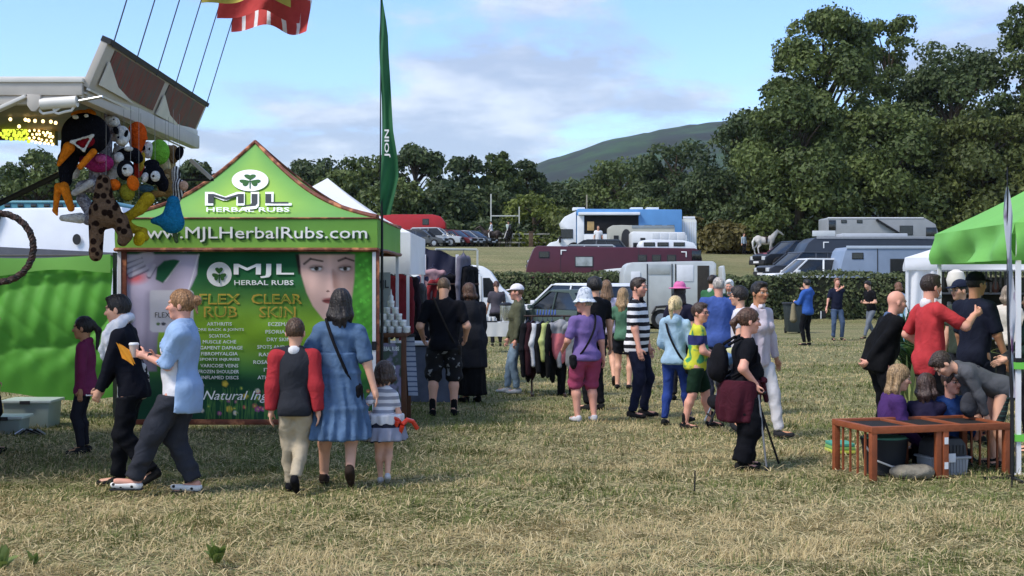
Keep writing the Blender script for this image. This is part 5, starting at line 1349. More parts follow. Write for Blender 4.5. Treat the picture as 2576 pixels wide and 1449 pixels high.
MB().prism([cv(*p) for p in [(1992, 690), (2004, 668), (2012, 640), (2026, 640), (2022, 690)]], -1.27, -1.22).build('windscreen_side', mat('screen_glass', '#7a8b94', .12, .2, 2, spec=.8), o); swin(o, cv, 2033, 2070, 642, 672, -1.25)
side(o, cv, 2056, 2058.5, 611, 626, TXT_W, 'corner_mark', -1.25); side(o, cv, 2056, 2070, 610, 612.5, TXT_W, 'corner_mark', -1.25); side(o, cv, 2040, 2350, 597, 603, mat('roof_grey', '#8d9196', .5, .1), 'roof_band', -1.22, .06)
side(o, cv, 2033, 2090, 582, 596, paint('#c9ccca'), 'roof_box', -.9, .02, .02)
a, b = cv(2110, 597), cv(2275, 588); MB().box((a[0], -.6, a[1] - .1), (b[0], .6, b[1])).build('roof_pod', paint('#b7bbbf'), o, .06)
side(o, cv, 2030, 2100, 678, 684, WHITE_METAL, 'trim', -1.25, .02)
o, cv = lorry('silver-blue horsebox with a black-framed window right behind the hedge', 2062, 2350, 620, 59.5, [(2062, 760), (2085, 700), (2098, 676), (2110, 632), (2118, 623), (2190, 620), (2192, 623), (2350, 622), (2350, 760)], '#7c8a9e', 2.4, 'horsebox')
swin(o, cv, 2128, 2152, 639, 651); swin(o, cv, 2222, 2273, 654, 690, m=mat('curtain_glass', '#151416', .2, .3, 3)); side(o, cv, 2188, 2190, 624, 700, BUMP, 'seam', th=.015, bev=0); side(o, cv, 2112, 2350, 620, 627, paint('#aeb9c6'), 'roof_band', -1.2, .04)
side(o, cv, 2098, 2170, 683, 686, BUMP, 'trim', -1.2, .02)
car('red hatchback parked on the slope by the coach-style horsebox', 1985, 82, 200, '#6e1a22', 4.3, 1.55, 1.8, 'hatch'); car('black off-road car in front of the red hatchback', 1992, 72, 202, '#1a1c22', 4.6, 1.75, 1.9, 'suv'); car('dark grey car behind the hedge in front of the black off-road car', 2010, 64.5, 200, '#3a3d45', 4.4, 1.6, 1.8, 'suv')
car('white car whose bonnet shows over the hedge by the horseboxes', 2030, 60.5, 190, '#dfe1e2', 4.4, 1.62, 1.8, 'suv')
# ---- white lorry and teal coach behind the green cloth wall
o, cv = lorry('white lorry with a grey band behind the green cloth wall', -120, 356, 535, 24, [(-120, 850), (-120, 640), (8, 637), (20, 612), (62, 535), (70, 532), (352, 528), (356, 540), (356, 850)], '#e8ebf2', 2.2, 'white_lorry', (.35, .85))
MB().prism([cv(*p) for p in [(4, 662), (14, 626), (24, 623), (356, 640), (356, 662)]], -1.14, -1.09).build('grey_band', mat('band_grey', '#5d5f68', .5, .1), o)
disc('round_vent', 245, 607, 10, 13, lambda a, b, c: (cv(a, b)[0], -1.12 - c, cv(a, b)[1]), BUMP, o, .02)
MB().bar((cv(28, 0)[0], -1.13, cv(0, 634)[1]), (cv(64, 0)[0], -1.13, cv(0, 545)[1]), .05, .02).build('seam', BUMP, o)
MB().prism([cv(*p) for p in [(-120, 640), (-90, 560), (45, 552), (10, 630)]], -1.13, -1.09).build('cab_window', mat('cab_glass', '#a9b3b8', .1, .2, 2, spec=.8), o)
o, cv = lorry('teal coach with square dark windows behind the white lorry', -100, 330, 514, 38, [(-100, 760), (-100, 525), (-80, 515), (318, 512), (330, 520), (330, 760)], '#3e7f8e', 2.4, 'coach', (.2, .8))
for i in range(7): side(o, cv, 20 + i * 32, 34 + i * 32, 518.5, 527, GLASS, 'window', -1.2)
side(o, cv, -90, 326, 511, 516, paint('#7fb3bd'), 'roof_band', -1.18, .05)

# ---- rugby posts, fence
def posts():
    Y = 121; o = vroot('rugby_posts', 'thin white goal posts with a crossbar in front of the trees', 'goal posts', 1270, Y); c0 = xw(1270, Y); m = mat('post_white', '#c5c8c0', .6, .05); g = o.location.z
    for px in (1235, 1306):
        MB().bar((xw(px, Y) - c0, 0, 0), (xw(px, Y) - c0, 0, zw(488 if px < 1270 else 520, Y) - g), .11).build('upright', m, o)
    z = zw(543, Y) - g; MB().bar((xw(1235, Y) - c0, 0, z), (xw(1306, Y) - c0, 0, z), .10).build('crossbar', m, o)
posts()
def fence():
    Y = 119.5; x0, x1 = xw(1176, Y), xw(1440, Y); o = thing('rail_fence', 'weathered post and rail fence behind the two riders', 'fence', ((x0 + x1) / 2, Y, 0)); m = mat('fence_grey', '#8e8e84', .9, .2, 3); c = (x0 + x1) / 2
    for zz in (.45, .85, 1.25): 
        for i in range(5):
            a, b = x0 + (x1 - x0) * i / 5, x0 + (x1 - x0) * (i + 1) / 5
            MB().bar((a - c, -.05, float(gz(a, Y)) + zz), (b - c, -.05, float(gz(b, Y)) + zz), .05, .13).build('rail', m, o)
    for i in range(6):
        a = x0 + (x1 - x0) * i / 5; g = float(gz(a, Y)); MB().box((a - c - .07, 0, g - .2), (a - c + .07, .14, g + 1.35)).build('post', m, o)
    a = xw(1336, 117); g = float(gz(a, 117)); b = thing('gate_post', 'stout brown gate post in front of the rail fence', 'post', (a, 117, g)); MB().box((-.2, -.2, -.2), (.2, .2, 1.35)).build('shaft', mat('post_brown', '#5a4a3c', .9, .3, 4), b, .03); MB().box((-.23, -.23, 1.35), (.23, .23, 1.45)).build('cap', mat('post_brown', '#5a4a3c', .9, .3, 4), b, .02)
fence()

# ---- horses
def horse(label, px, Y, rz, col, mane, head_up=1.0, saddle=True, h=1.6, vox=.032, group='horses'):
    x = xw(px, Y); k = h / 1.6; rr_ = Matrix.Rotation(R(rz), 4, 'Z')
    P = [ell((0, 0, 1.18), (.62, .29, .31), k=.1), ell((.48, 0, 1.22), (.30, .26, .36), k=.1), ell((-.55, 0, 1.25), (.34, .28, .33), k=.1), ell((.05, 0, 1.06), (.5, .27, .25), k=.1)]
    hx, hz_ = 1.25, 1.45 + .45 * head_up
    P += [cone((.60, 0, 1.32), (hx - .22, 0, hz_ - .05), .21, .12, .08), cone((hx - .22, 0, hz_), (hx + .05, 0, hz_ - .12), .115, .085, .04), cone((hx + .05, 0, hz_ - .12), (hx + .26, 0, hz_ - .30), .085, .062, .03)]
    for s in (1, -1): P.append(cone((hx - .24, s * .06, hz_ + .08), (hx - .22, s * .075, hz_ + .20), .032, .012, .01))
    for s in (1, -1):
        fx = .52 + .10 * s; P += [cone((.5, s * .15, 1.05), (fx - .02, s * .15, .62), .12, .065, .05), cone((fx - .02, s * .15, .62), (fx - .06, s * .15, .14), .062, .045, .02), cone((fx - .06, s * .15, .14), (fx, s * .15, .03), .05, .065, .02)]
        bx_ = -.62 - .12 * s; P += [cone((-.58, s * .16, 1.1), (-.48 - .06 * s, s * .17, .78), .17, .10, .06), cone((-.48 - .06 * s, s * .17, .78), (bx_ - .10, s * .17, .56), .095, .06, .03), cone((bx_ - .10, s * .17, .56), (bx_ - .04, s * .17, .14), .06, .045, .02), cone((bx_ - .04, s * .17, .14), (bx_ + .03, s * .17, .03), .05, .065, .02)]
    V, q = solid(P, vox); o = mk('horse', V * k, q, mat('coat_' + col.strip('#'), col, .6, .22, 3, .1, 20)); o.location = (x, Y, float(gz(x, Y))); o.rotation_euler = (0, 0, R(rz)); tag(o, label, 'horse', group)
    mm_ = mat('mane_' + mane.strip('#'), mane, .7, .3, 14, .5, 40)
    V, q = solid([cone((-.86, 0, 1.38), (-1.0, 0, 1.0), .06, .09, .03), cone((-1.0, 0, 1.0), (-.97, 0, .45), .09, .03, .03)], vox); mk('tail', V * k, q, mm_, o)
    V, q = solid([cone((.55, 0, 1.60), (.85, 0, hz_ - .05), .035, .04, .02), cone((.85, 0, hz_ - .05), (1.05, 0, hz_ + .10), .045, .03, .02), cone((.7, .10, 1.48), (.95, .10, hz_ - .1), .04, .03, .02)], vox * .8); mk('mane', V * k, q, mm_, o)
    if saddle:
        V, q = solid([ell((.05, 0, 1.45), (.26, .22, .09), k=.03), cone((.08, .27, 1.35), (.08, .30, 1.0), .10, .08, .03), cone((.08, -.27, 1.35), (.08, -.30, 1.0), .10, .08, .03)], vox * .8); mk('saddle', V * k, q, mat('saddle_leather', '#241b17', .5, .15), o)
    return o
HB = horse('dark bay horse with a rider in white turned to the left', 1236, 116.5, 175, '#2b211c', '#15110f'); HK = horse('black horse with a rider coming towards the camera by the fence', 1279, 116, -82, '#16151a', '#0e0d10'); HG = horse('grey horse with a dark saddle standing by the track', 1924, 104, 2, '#b9b5b2', '#d2cfca', 1.05)
# ================================================================ fairground stall with hanging plush toys
CREAM = mat('cream_metal', '#b9b2a8', .5, .10, 5, .05, 20); CREAM_L = mat('cream_metal_light', '#d6d2ca', .45, .08, 5)
BRONZE = mat('stall_lining', '#6b5a2c', .6, .3, 3)
st = thing('fair_stall', 'fairground game stall with a tilted sign board, lit bulbs and hanging toys', 'stall')
Y1_, Y2_ = 10.0, 13.65; XE = -3.33
MB().box((-9.5, Y1_ + .04, 3.30), (XE - .04, Y2_, 3.36)).build('roof', CREAM_L, st, .01)
MB().box((-9.5, Y1_ + .2, 3.245), (XE - .1, Y2_ - .05, 3.29)).build('ceiling_panel', BRONZE, st)
MB().box((-9.5, Y1_ - .03, 3.20), (XE - .04, Y1_ + .05, 3.30)).build('front_beam', CREAM, st, .01)
MB().box((-9.5, Y1_ - .045, 3.30), (XE - .03, Y1_ + .05, 3.335)).build('white_edge', CREAM_L, st, .008)
MB().box((-9.5, Y1_ - .015, 3.13), (XE - .14, Y1_ + .06, 3.197)).build('lower_beam', CREAM, st, .01)
MB().box((XE - .12, Y1_ + .05, 3.16), (XE - .02, Y2_, 3.30)).build('side_beam', CREAM, st, .015)
MB().box((-9.5, Y1_, 0), (-6.2, Y2_, 3.25)).build('trailer_body', paint('#b23a34'), st, .03)
MB().box((-6.25, Y1_ + .1, .85), (-5.7, Y2_ - .1, .95)).build('counter', CREAM, st, .02)
for yy in (Y2_ - .3,): MB().box((-5.75, yy - .03, 0), (-5.69, yy + .03, 3.2)).build('post', CREAM, st)
# sign board along the open side
def sgn(t, v, off=0.0):   # t along depth 0..1, v up 0..1
    y = Y1_ + (Y2_ - Y1_) * t; x = XE + .16 * v - .10 * t; return Vector((x + off, y - off * .15, 3.26 + .37 * v))
def quadbox(a, b, c, d, th):
    n = (b - a).cross(d - a).normalized() * th; v = [a, b, c, d, a - n, b - n, c - n, d - n]
    return MB().add(v, [(0, 1, 2, 3), (7, 6, 5, 4), (0, 4, 5, 1), (1, 5, 6, 2), (2, 6, 7, 3), (3, 7, 4, 0)])
sb = quadbox(sgn(0, 0), sgn(1, 0), sgn(1, 1), sgn(0, 1), .06).build('sign_board', CREAM, st, .008)
def streak(nt, t, base):
    N = nt.nodes; L = nt.links; mp = N.new('ShaderNodeMapping'); mp.inputs['Scale'].default_value = (6, 13, .7); L.new(t.outputs['Object'], mp.inputs[0])
    n = N.new('ShaderNodeTexNoise'); n.inputs['Scale'].default_value = 1.6; n.inputs['Detail'].default_value = 5; L.new(mp.outputs[0], n.inputs['Vector'])
    cr = N.new('ShaderNodeValToRGB'); cr.color_ramp.elements[0].position = .36; cr.color_ramp.elements[1].position = .66
    cr.color_ramp.elements[0].color = (*lin('#7a3630'), 1); cr.color_ramp.elements[1].color = (*lin('#4b524c'), 1); e = cr.color_ramp.elements.new(.5); e.color = (*lin('#6e4a42'), 1)
    L.new(n.outputs['Fac'], cr.inputs[0]); return cr.outputs[0]
SM = mat('weathered_sign', '#704040', .7, .1, 8, build=streak)
for a, b in ((.06, .50), (.55, .97)):
    quadbox(sgn(a, .18, .012), sgn(b, .18, .012), sgn(b, .90, .012), sgn(a, .90, .012), .02).build('sign_panel', SM, sb)
    w = sgn(a, .18, .03); quadbox(sgn(a - .02, .12, .03), sgn(a + .26, .10, .03), sgn(a + .10, .26, .03), sgn(a - .02, .62, .03), .012).build('sign_moulding', CREAM_L, sb)
quadbox(sgn(.0, .93, .02), sgn(1, .93, .02), sgn(1, 1.04, .02), sgn(0, 1.04, .02), .08).build('sign_cap', BUMP, sb)
for k in range(4):
    quadbox(sgn(0, -.06 - .07 * k, .02 - .02 * k), sgn(1, -.06 - .07 * k, .02 - .02 * k), sgn(1, -.02 - .07 * k, .02 - .02 * k), sgn(0, -.02 - .07 * k, .02 - .02 * k), .03).build('sign_rib', CREAM if k % 2 else CREAM_L, sb)
a = sgn(1.0, -.25, .0); MB().bar(a + Vector((.0, .1, -.12)), a + Vector((.22, .12, -.32)), .09, .04).build('bracket', CREAM, st); MB().bar(a + Vector((-.3, .1, -.34)), a + Vector((.24, .12, -.33)), .03).build('bracket_rod', BLACK_M, st)
# hydraulic arm under the front beam
Yh = Y1_ - .02; hx = lambda px, py: at(px, py, Yh)
MB().tube([hx(103, 262), hx(194, 255)], .046, 12).build('hydraulic_cylinder', CREAM_L, st, smooth_=True); MB().tube([hx(194, 255), hx(258, 243)], .012, 8).build('piston_rod', mat('steel', '#c8cacc', .25, .05, metal=.9), st)
MB().prism([((hx(p, r_).x), hx(p, r_).z) for p, r_ in ((71, 238), (105, 240), (104, 268), (92, 281), (82, 281), (71, 266))], Yh - .03, Yh + .01).build('bracket_plate', CREAM, st, .005)
MB().bar(hx(-40, 292), hx(68, 243), .03, .085, (0, 1, 0)).build('folding_arm', CREAM_L, st, .008)
for pts in ([(100, 268), (101, 280), (108, 286), (135, 282), (149, 272), (150, 264)], [(184, 262), (184, 272), (180, 278), (160, 282), (148, 286), (140, 284), (134, 272)]):
    MB().tube([hx(*p) for p in pts], .011, 8).build('hose', CREAM_L, st, smooth_=True)
# bulbs
def bulbs():
    rr = random.Random(5); me = None
    cols = [mat('bulb_warm', '#ffdf9a', .4, 0, emit=2.0), mat('bulb_green', '#c9d84a', .4, 0, emit=.7)]
    base = {}
    for ci, c in enumerate(cols):
        b = MB().lathe([(.004, -.02), (.014, -.016), (.02, 0), (.014, .015), (.004, .02)], 8).build('bulb', c, st, smooth_=True); base[ci] = b
    used = [False, False]; n = 0
    def put(px, py, Y, ci, s=1.0):
        o = base[ci] if not used[ci] else base[ci].copy()
        if used[ci]: COL.objects.link(o)
        used[ci] = True; o.location = at(px, py, Y); o.scale = (s, s, s)
    for px, py in ((26, 300), (64, 301), (72, 303), (88, 304), (108, 305), (48, 318), (128, 306), (140, 309)): put(px, py, 11.6, 0, .8)
    for r_ in range(4):
        for i in range(13):
            ci = 1 if i < 7 else 0
            put(2 + i * 10.5 + rr.uniform(-2, 2) + (r_ % 2) * 5, 318 + r_ * 9 + i * 1.4 + rr.uniform(-2, 2), 12.6, ci, (1.0 if ci else .7) * rr.uniform(.8, 1.1))
bulbs()
MB().prism([(at(p, r_, 12.75).x, at(p, r_, 12.75).z) for p, r_ in ((-60, 300), (140, 318), (142, 366), (80, 352), (-60, 350))], 12.72, 12.8).build('light_board', mat('light_board', '#5a5a26', .6, .4, 9, build=blotch_build('#4a1f14', 2, .5, .6)), st)
MB().bar(at(-30, 302, 12.6), at(128, 324, 12.6), .03).build('light_rail', CREAM_L, st)
# flag poles on the sign, each with its own flag
FLAGC = ['#c9a32c', '#2f7a4a', '#4f8a5a', '#b9a832', '#b8322e', '#c23a34']
for k in range(6):
    t = .02 + .19 * k; a = sgn(t, 1.04, .0); L_ = Vector((.30, 0, .93)); b = a + L_
    f = thing('flag', ['yellow', 'dark green', 'sage green', 'mustard yellow', 'plain red', 'red and white striped'][k] + ' flag on a thin leaning pole above the stall sign', 'flag', a, 0, 'flags on the stall sign')
    MB().tube([(0, 0, -.05), L_], .0055, 6).build('pole', mat('pole_dark', '#3a3f4a', .5, .1), f)
    Wd, Hd = .82, .50
    P, q = grid_mesh(26, 14, lambda u, v: (L_.x + .04 + u * Wd - .05 * np.sin(u * 8 + 1.5 * v) * u - .08 * v, .12 * np.sin(u * 9 + v * 2.2 + k) * (.2 + u), L_.z + .02 - .10 * u * u - Hd * v * (1 - .25 * u) + .06 * np.sin(u * 7 + k) * u + .30))
    m = cloth(FLAGC[k], 'flagcloth_%d' % k, build=stripe_build('#d9d6d4', 7, 0, .72, 0) if k == 5 else None)
    mk('cloth', P, q, m, f)
# dark strut and hanging braided ring
o = thing('support_strut', 'thin black strut running up behind the toys from the frame edge', 'strut'); MB().tube([at(-60, 540, 11.8), at(150, 438, 11.8)], .028, 8).build('tube', mat('strut_black', '#23241f', .5, .15), o, smooth_=True)
def ring():
    Y = 9.7; c = at(-2, 623, Y); o = thing('braided_ring', 'large dark brown braided hoop hanging below the stall roof', 'hoop', c); Rr = 86 / F * Y; n = 90
    for ph in range(3):
        P = []
        for i in range(n + 1):
            a = 2 * math.pi * i / n; w = 22 * a + ph * 2.094; r_ = Rr + .013 * math.cos(w)
            P.append((r_ * math.cos(a), .013 * math.sin(w), r_ * math.sin(a)))
        MB().tube(P, .017, 7, False).build('strand', mat('braid_%d' % (ph % 2), ['#3a2620', '#221a18'][ph % 2], .6, .4, 30, .5, 60), o, smooth_=True)
    MB().tube([(0, 0, Rr), (-.05, .1, 3.2 - c.z)], .004, 5).build('cord', BLACK_M, o)
ring()

# ---------------- plush toys; outlines taken from the photograph, all about 0.3 to 0.9 m, hung at the stall's open side
FUR = {}
def fur(col, build=None, nm=None):
    return mat('plush_' + (nm or col.strip('#')), col, .98, .30, 28, 1.0, 75, spec=.05, build=build)
def plush(label, px, py, Y, parts, vox=.011, hang=True):
    c = at(px, py, Y); o = thing('plush_toy', label, 'plush toy', c, 0, 'plush toys hung on the stall'); s = Y / F
    L = lambda p, r_, d=0.0: V3((p - px) * s, d, -(r_ - py) * s)
    for nm, m, prims in parts:
        pr = []
        for p in prims:
            if p[0] == 'e': _, a, b, rx, ry, d, ang = (list(p) + [0, 0])[:7]; ca, sa = math.cos(R(ang)), math.sin(R(ang)); pr.append(ell(L(a, b, d), (rx * s, min(rx, ry) * s * .85 if len(p) < 8 else p[7] * s, ry * s), np.array([[ca, 0, sa], [0, 1, 0], [-sa, 0, ca]]), k=.02))
            else: _, a, b, c2, d2, r1, r2, dd = (list(p) + [0])[:8]; pr.append(cone(L(a, b, dd), L(c2, d2, dd), r1 * s, r2 * s, .02))
        V, q = solid(pr, vox)
        lab_ = np.arange(len(V))
        for _ in range(400):
            l0 = lab_.copy(); mn = lab_[q].min(1)
            for c_ in range(4): np.minimum.at(lab_, q[:, c_], mn)
            if (lab_ == l0).all(): break
        for g_ in np.unique(lab_):
            ix = np.where(lab_ == g_)[0]
            if len(ix) < 12: continue
            rm = np.full(len(V), -1); rm[ix] = np.arange(len(ix)); mk(nm, V[ix], rm[q[lab_[q[:, 0]] == g_]], m, o)
    if hang: MB().tube([(0, .05, 0), (0, .05, 3.22 - c.z)], .0018, 5).build('cord', mat('cord_grey', '#8d8a86', .8, 0), o)
    return o
BK, OR, WT, RD, GY = fur('#16161c'), fur('#d8791f'), fur('#d8d6d2'), fur('#7d1420'), fur('#77747c', blotch_build('#a5a2a8', 40, .5, .56), 'greyspeck')
YE = 10.7
plush('big black bird plush with an open red mouth and orange feet', 215, 340, YE, [
    ('body', BK, [('e', 216, 338, 60, 54, 0), ('e', 175, 375, 24, 60, .02), ('c', 165, 400, 166, 455, 20, 15)]),
    ('mouth', RD, [('e', 228, 362, 24, 15, -.13, -14)]), ('lip', WT, [('c', 197, 362, 250, 346, 3.2, 3.2, -.17), ('c', 197, 362, 228, 384, 3, 3, -.17), ('c', 250, 346, 228, 384, 3, 3, -.17)]),
    ('crest', OR, [('e', 200, 285, 22, 7, -.02, -12), ('e', 232, 283, 14, 7, -.02, 30)]), ('beak', OR, [('c', 186, 375, 160, 418, 15, 5, -.12), ('c', 245, 385, 212, 422, 9, 8, -.10)]),
    ('foot', OR, [('c', 150, 470, 142, 530, 10, 6, -.03), ('c', 166, 470, 184, 525, 12, 9, -.05), ('c', 142, 530, 147, 542, 6, 3, -.03)]), ('eye', WT, [('e', 205, 300, 9, 6, -.15, 10), ('e', 232, 297, 7, 5, -.15, 0)])])
plush('pink rounded plush wedged under the black bird', 250, 408, 10.85, [('body', fur('#a2316a'), [('e', 250, 410, 36, 24, 0), ('e', 222, 404, 22, 18, -.02)]), ('muzzle', fur('#c25a8c'), [('e', 262, 402, 14, 11, -.09)])])
plush('grey speckled rabbit plush with long white-toed feet', 262, 300, 10.95, [('body', GY, [('e', 278, 292, 16, 26, 0), ('e', 282, 318, 22, 20, 0), ('c', 245, 420, 240, 470, 24, 18, .03), ('c', 240, 465, 205, 470, 17, 15, .0), ('c', 205, 500, 233, 540, 15, 17, .02), ('c', 232, 540, 222, 552, 16, 15, .0), ('c', 262, 330, 255, 420, 14, 18, .08)]),
    ('muzzle', WT, [('e', 288, 308, 20, 14, -.07, 10), ('e', 268, 270, 10, 12, -.02)]), ('foot', WT, [('c', 160, 549, 205, 549, 8, 14, -.03), ('c', 195, 487, 236, 462, 8, 10, -.08), ('e', 190, 430, 14, 22, -.03)]), ('eye', BK, [('e', 300, 306, 3, 4, -.15), ('e', 266, 268, 4, 5, -.09)])])
GIR = fur('#241813', blotch_build('#6a5340', 15, .36, .46, True), 'giraffe')
plush('dark brown spotted giraffe plush hanging lowest of all', 262, 500, 10.55, [('body', GIR, [('c', 258, 455, 258, 500, 17, 26, .02), ('e', 262, 535, 40, 42, .02), ('c', 243, 560, 242, 632, 20, 16, 0), ('c', 242, 632, 243, 642, 16, 16, -.02), ('c', 296, 555, 312, 592, 22, 17, .05), ('c', 312, 592, 306, 606, 17, 14, .03)])])
plush('black and white dog plush with spotted face', 307, 342, 10.9, [('head', WT, [('e', 307, 342, 20, 26, 0), ('e', 312, 356, 14, 12, -.05), ('e', 285, 345, 8, 12, .02)]), ('ear', BK, [('e', 300, 331, 7, 11, -.09, -20), ('e', 322, 338, 5, 12, -.05, 20)]), ('nose', BK, [('e', 309, 350, 4, 4, -.13)]), ('eye', BK, [('e', 318, 338, 2.5, 3, -.10)])])
plush('black and white panda plush slung over the penguin', 325, 392, 10.95, [('body', BK, [('e', 322, 388, 32, 18, 0, -8), ('e', 345, 398, 16, 14, 0)]), ('patch', WT, [('e', 304, 398, 13, 14, -.06), ('e', 328, 376, 12, 7, -.05)])])
plush('orange cone-shaped plush beneath the sign', 345, 342, 11.2, [('body', fur('#d2541c'), [('e', 345, 336, 24, 30, 0), ('c', 345, 350, 343, 385, 22, 12, 0), ('e', 366, 348, 8, 6, -.02)])])
plush('small penguin plush with round orange feet and yellow belly', 324, 440, 10.7, [('head', BK, [('e', 316, 428, 22, 26, 0)]), ('face', WT, [('e', 326, 430, 14, 16, -.06)]), ('foot', fur('#e06a1c'), [('e', 291, 466, 17, 15, -.05, 5), ('e', 340, 462, 15, 20, -.06, -15)]), ('belly', fur('#8f8a2c'), [('e', 320, 484, 19, 22, 0, -20)]), ('eye', BK, [('e', 328, 428, 3, 4, -.12), ('e', 321, 428, 3, 4, -.12)]), ('nose', BK, [('e', 324, 435, 3, 2.5, -.13)])])
plush('white panda face plush with a lime green body', 385, 380, 11.3, [('head', WT, [('e', 374, 378, 15, 22, -.02)]), ('body', fur('#6fae3c'), [('e', 398, 382, 26, 32, .03)]), ('ear', BK, [('e', 368, 374, 5, 9, -.09), ('e', 384, 378, 3, 5, -.1)])])
plush('black owl plush with two big white eyes', 386, 446, 10.9, [('body', BK, [('e', 386, 440, 28, 26, 0), ('e', 380, 412, 20, 12, .02), ('e', 408, 462, 14, 22, .03)]), ('eye', WT, [('e', 373, 449, 9, 14, -.10, 15), ('e', 400, 446, 12, 14, -.11, 0)]), ('pupil', BK, [('e', 372, 453, 3, 5, -.18), ('e', 402, 448, 4, 4, -.20)]), ('wing', fur('#3f5a66'), [('e', 370, 475, 20, 10, -.03)]), ('foot', fur('#8a6a3c'), [('e', 392, 488, 26, 9, 0)])])
YL = fur('#a88f22')
plush('yellow long-legged duck plush with folded legs', 345, 530, 10.75, [('body', YL, [('c', 372, 500, 352, 525, 17, 15, 0), ('c', 352, 528, 312, 552, 13, 12, -.02), ('c', 310, 555, 330, 575, 13, 12, 0), ('c', 330, 575, 362, 582, 11, 9, 0), ('c', 362, 582, 368, 598, 9, 9, -.02)]), ('foot', fur('#c4a820'), [('e', 355, 601, 15, 19, -.05, 18)])])
plush('teal blue whale plush hanging nose down in front of the tent roof', 432, 540, 10.9, [('body', fur('#1f6f96'), [('c', 436, 508, 434, 545, 16, 26, 0), ('e', 434, 560, 30, 28, 0), ('c', 420, 555, 388, 556, 20, 8, -.02)]), ('tail', fur('#4a5a3c'), [('c', 440, 590, 444, 608, 7, 5, 0)])])
plush('brown monkey plush with a black cap at the end of the row', 442, 380, 11.6, [('head', fur('#7d6446'), [('e', 436, 388, 15, 24, 0), ('e', 430, 378, 12, 12, -.05)]), ('cap', BK, [('e', 452, 386, 11, 19, -.02, 18)]), ('body', fur('#a89468'), [('e', 425, 415, 14, 40, .04)])])
plush('striped zebra plush with a peach muzzle', 448, 465, 11.2, [('body', fur('#d0cdc8', stripe_build('#2c2a2e', 42, 0, .5, 0), 'zebra'), [('e', 450, 470, 18, 20, 0), ('e', 440, 440, 12, 24, .03), ('c', 452, 478, 444, 500, 12, 12, 0)]), ('muzzle', fur('#c79f86'), [('e', 464, 468, 12, 13, -.03, 0)])])
plush('pale grey cat plush behind the pink plush', 296, 400, 11.05, [('body', fur('#b4b0ac'), [('e', 296, 412, 20, 34, 0), ('e', 300, 380, 16, 16, 0), ('c', 290, 430, 282, 452, 13, 10, -.04)]), ('ear', fur('#8f8a88'), [('e', 290, 366, 5, 8, 0), ('e', 310, 366, 5, 8, 0)])])
plush('red and yellow parrot plush between the panda and the owl', 350, 418, 11.15, [('body', fur('#a83328'), [('e', 350, 415, 15, 34, 0, 8)]), ('wing', fur('#b99a34'), [('e', 360, 408, 8, 26, -.04, 10)]), ('beak', fur('#c98a2c'), [('e', 344, 386, 7, 6, -.06)])])
plush('cream puppy plush hanging behind the lime panda', 412, 420, 11.5, [('body', fur('#bfae86'), [('e', 412, 425, 18, 36, 0), ('e', 408, 392, 15, 15, 0)]), ('ear', fur('#7d6446'), [('e', 396, 396, 5, 11, -.04, 15)])])
plush('small tan teddy plush squeezed between owl and zebra', 420, 478, 11.4, [('body', fur('#8a7048'), [('e', 418, 470, 22, 26, 0), ('e', 424, 440, 16, 16, 0)]), ('snout', fur('#b79f78'), [('e', 424, 446, 8, 7, -.07)])])
# ================================================================ people
def pp(label, px, foot, facing, **k):
    Y = gd(foot); return person(label, xw(px, Y), Y, facing, **k)
def py_(label, px, Y, facing, **k): return person(label, xw(px, Y), Y, facing, **k)
WK = dict(feet={'l': (.22, .09, 0, 4, -6), 'r': (-.24, -.09, 0, -4, 28)}); WK2 = dict(feet={'r': (.20, -.09, 0, -4, -6), 'l': (-.22, .09, 0, 4, 28)})
G_ = 'visitors on the showground'
P0 = pp('person in dark clothes half outside the frame by the green cloth wall', -34, 1140, 10, H=1.5, haircol='#1c1512', top=('long', '#22222a'), bottom=('trousers', '#1c1c22'), group=G_)
P1 = pp('girl with a dark ponytail in a maroon jacket standing before the green cloth wall', 214, 1140, 182, H=1.38, sex='f', skin='olive', haircol='#17110f', hair='pony', extras={'hairlen': .24}, top=('long', '#7d2350', {'hem': -.14, 'collar': 1, 'flare': .03}), bottom=('leggings', '#24242c'), hands={'l': (.0, .2, .80), 'r': (.04, -.2, .80)}, group=G_)
P2 = pp('young man with a white scarf and a black hoodie looking at a phone', 332, 1222, 180, H=1.64, skin='fair', haircol='#15100e', lean=9, hpitch=-6, top=('jacket', '#141722', {'hem': -.12, 'hood': 0}), bottom=('trousers', '#0d0f16', {'g': .012}), hands={'l': (.27, .10, .88), 'r': (.30, -.10, .90)}, feet={'l': (-.20, .09, 0, 2, 30), 'r': (.16, -.09, 0, 0, 0)}, curl=.8, stubble=.12, group=G_)
P3 = pp('woman in a light blue cardigan holding a cup and a yellow napkin', 452, 1243, 182, H=1.67, sex='f', fat=.36, skin='pink', haircol='#8b6440', hair='bun', lean=-3, top=('tee', '#e4e2e6', {'hem': -.10, 'neck': .085}), over=('#8fb0d8', {'sleeve': 1.35, 'hem': -.20, 'open': .20}), bottom=('trousers', '#34363f', {'g': .012, 'flare': .012}), feet={'l': (.40, .08, 0, 4, -12), 'r': (-.10, -.09, 0, 0, 8)}, hands={'l': (.27, .06, 1.20, (1, -.1, .25), (0, -.7, .2)), 'r': (.24, -.12, 1.18)}, curl=.9, shoes=None, group=G_)
P4 = pp('boy from behind in a red-sleeved dark grey jacket and khaki trousers', 742, 1243, 90, H=1.43, skin='fair', haircol='#4a3422', hair='crop', top=('jacket', '#2c2e36', {'sleeves': '#b21c28', 'collarcol': '#d9d7da', 'hem': -.12}), bottom=('trousers', '#b3a386', {'g': .004}), feet={'l': (.16, .08, 0, 0, 0), 'r': (-.16, -.03, 0, 0, 38)}, hands={'l': (-.02, .24, .80), 'r': (-.02, -.24, .80)}, shoes='#15151a', group=G_)
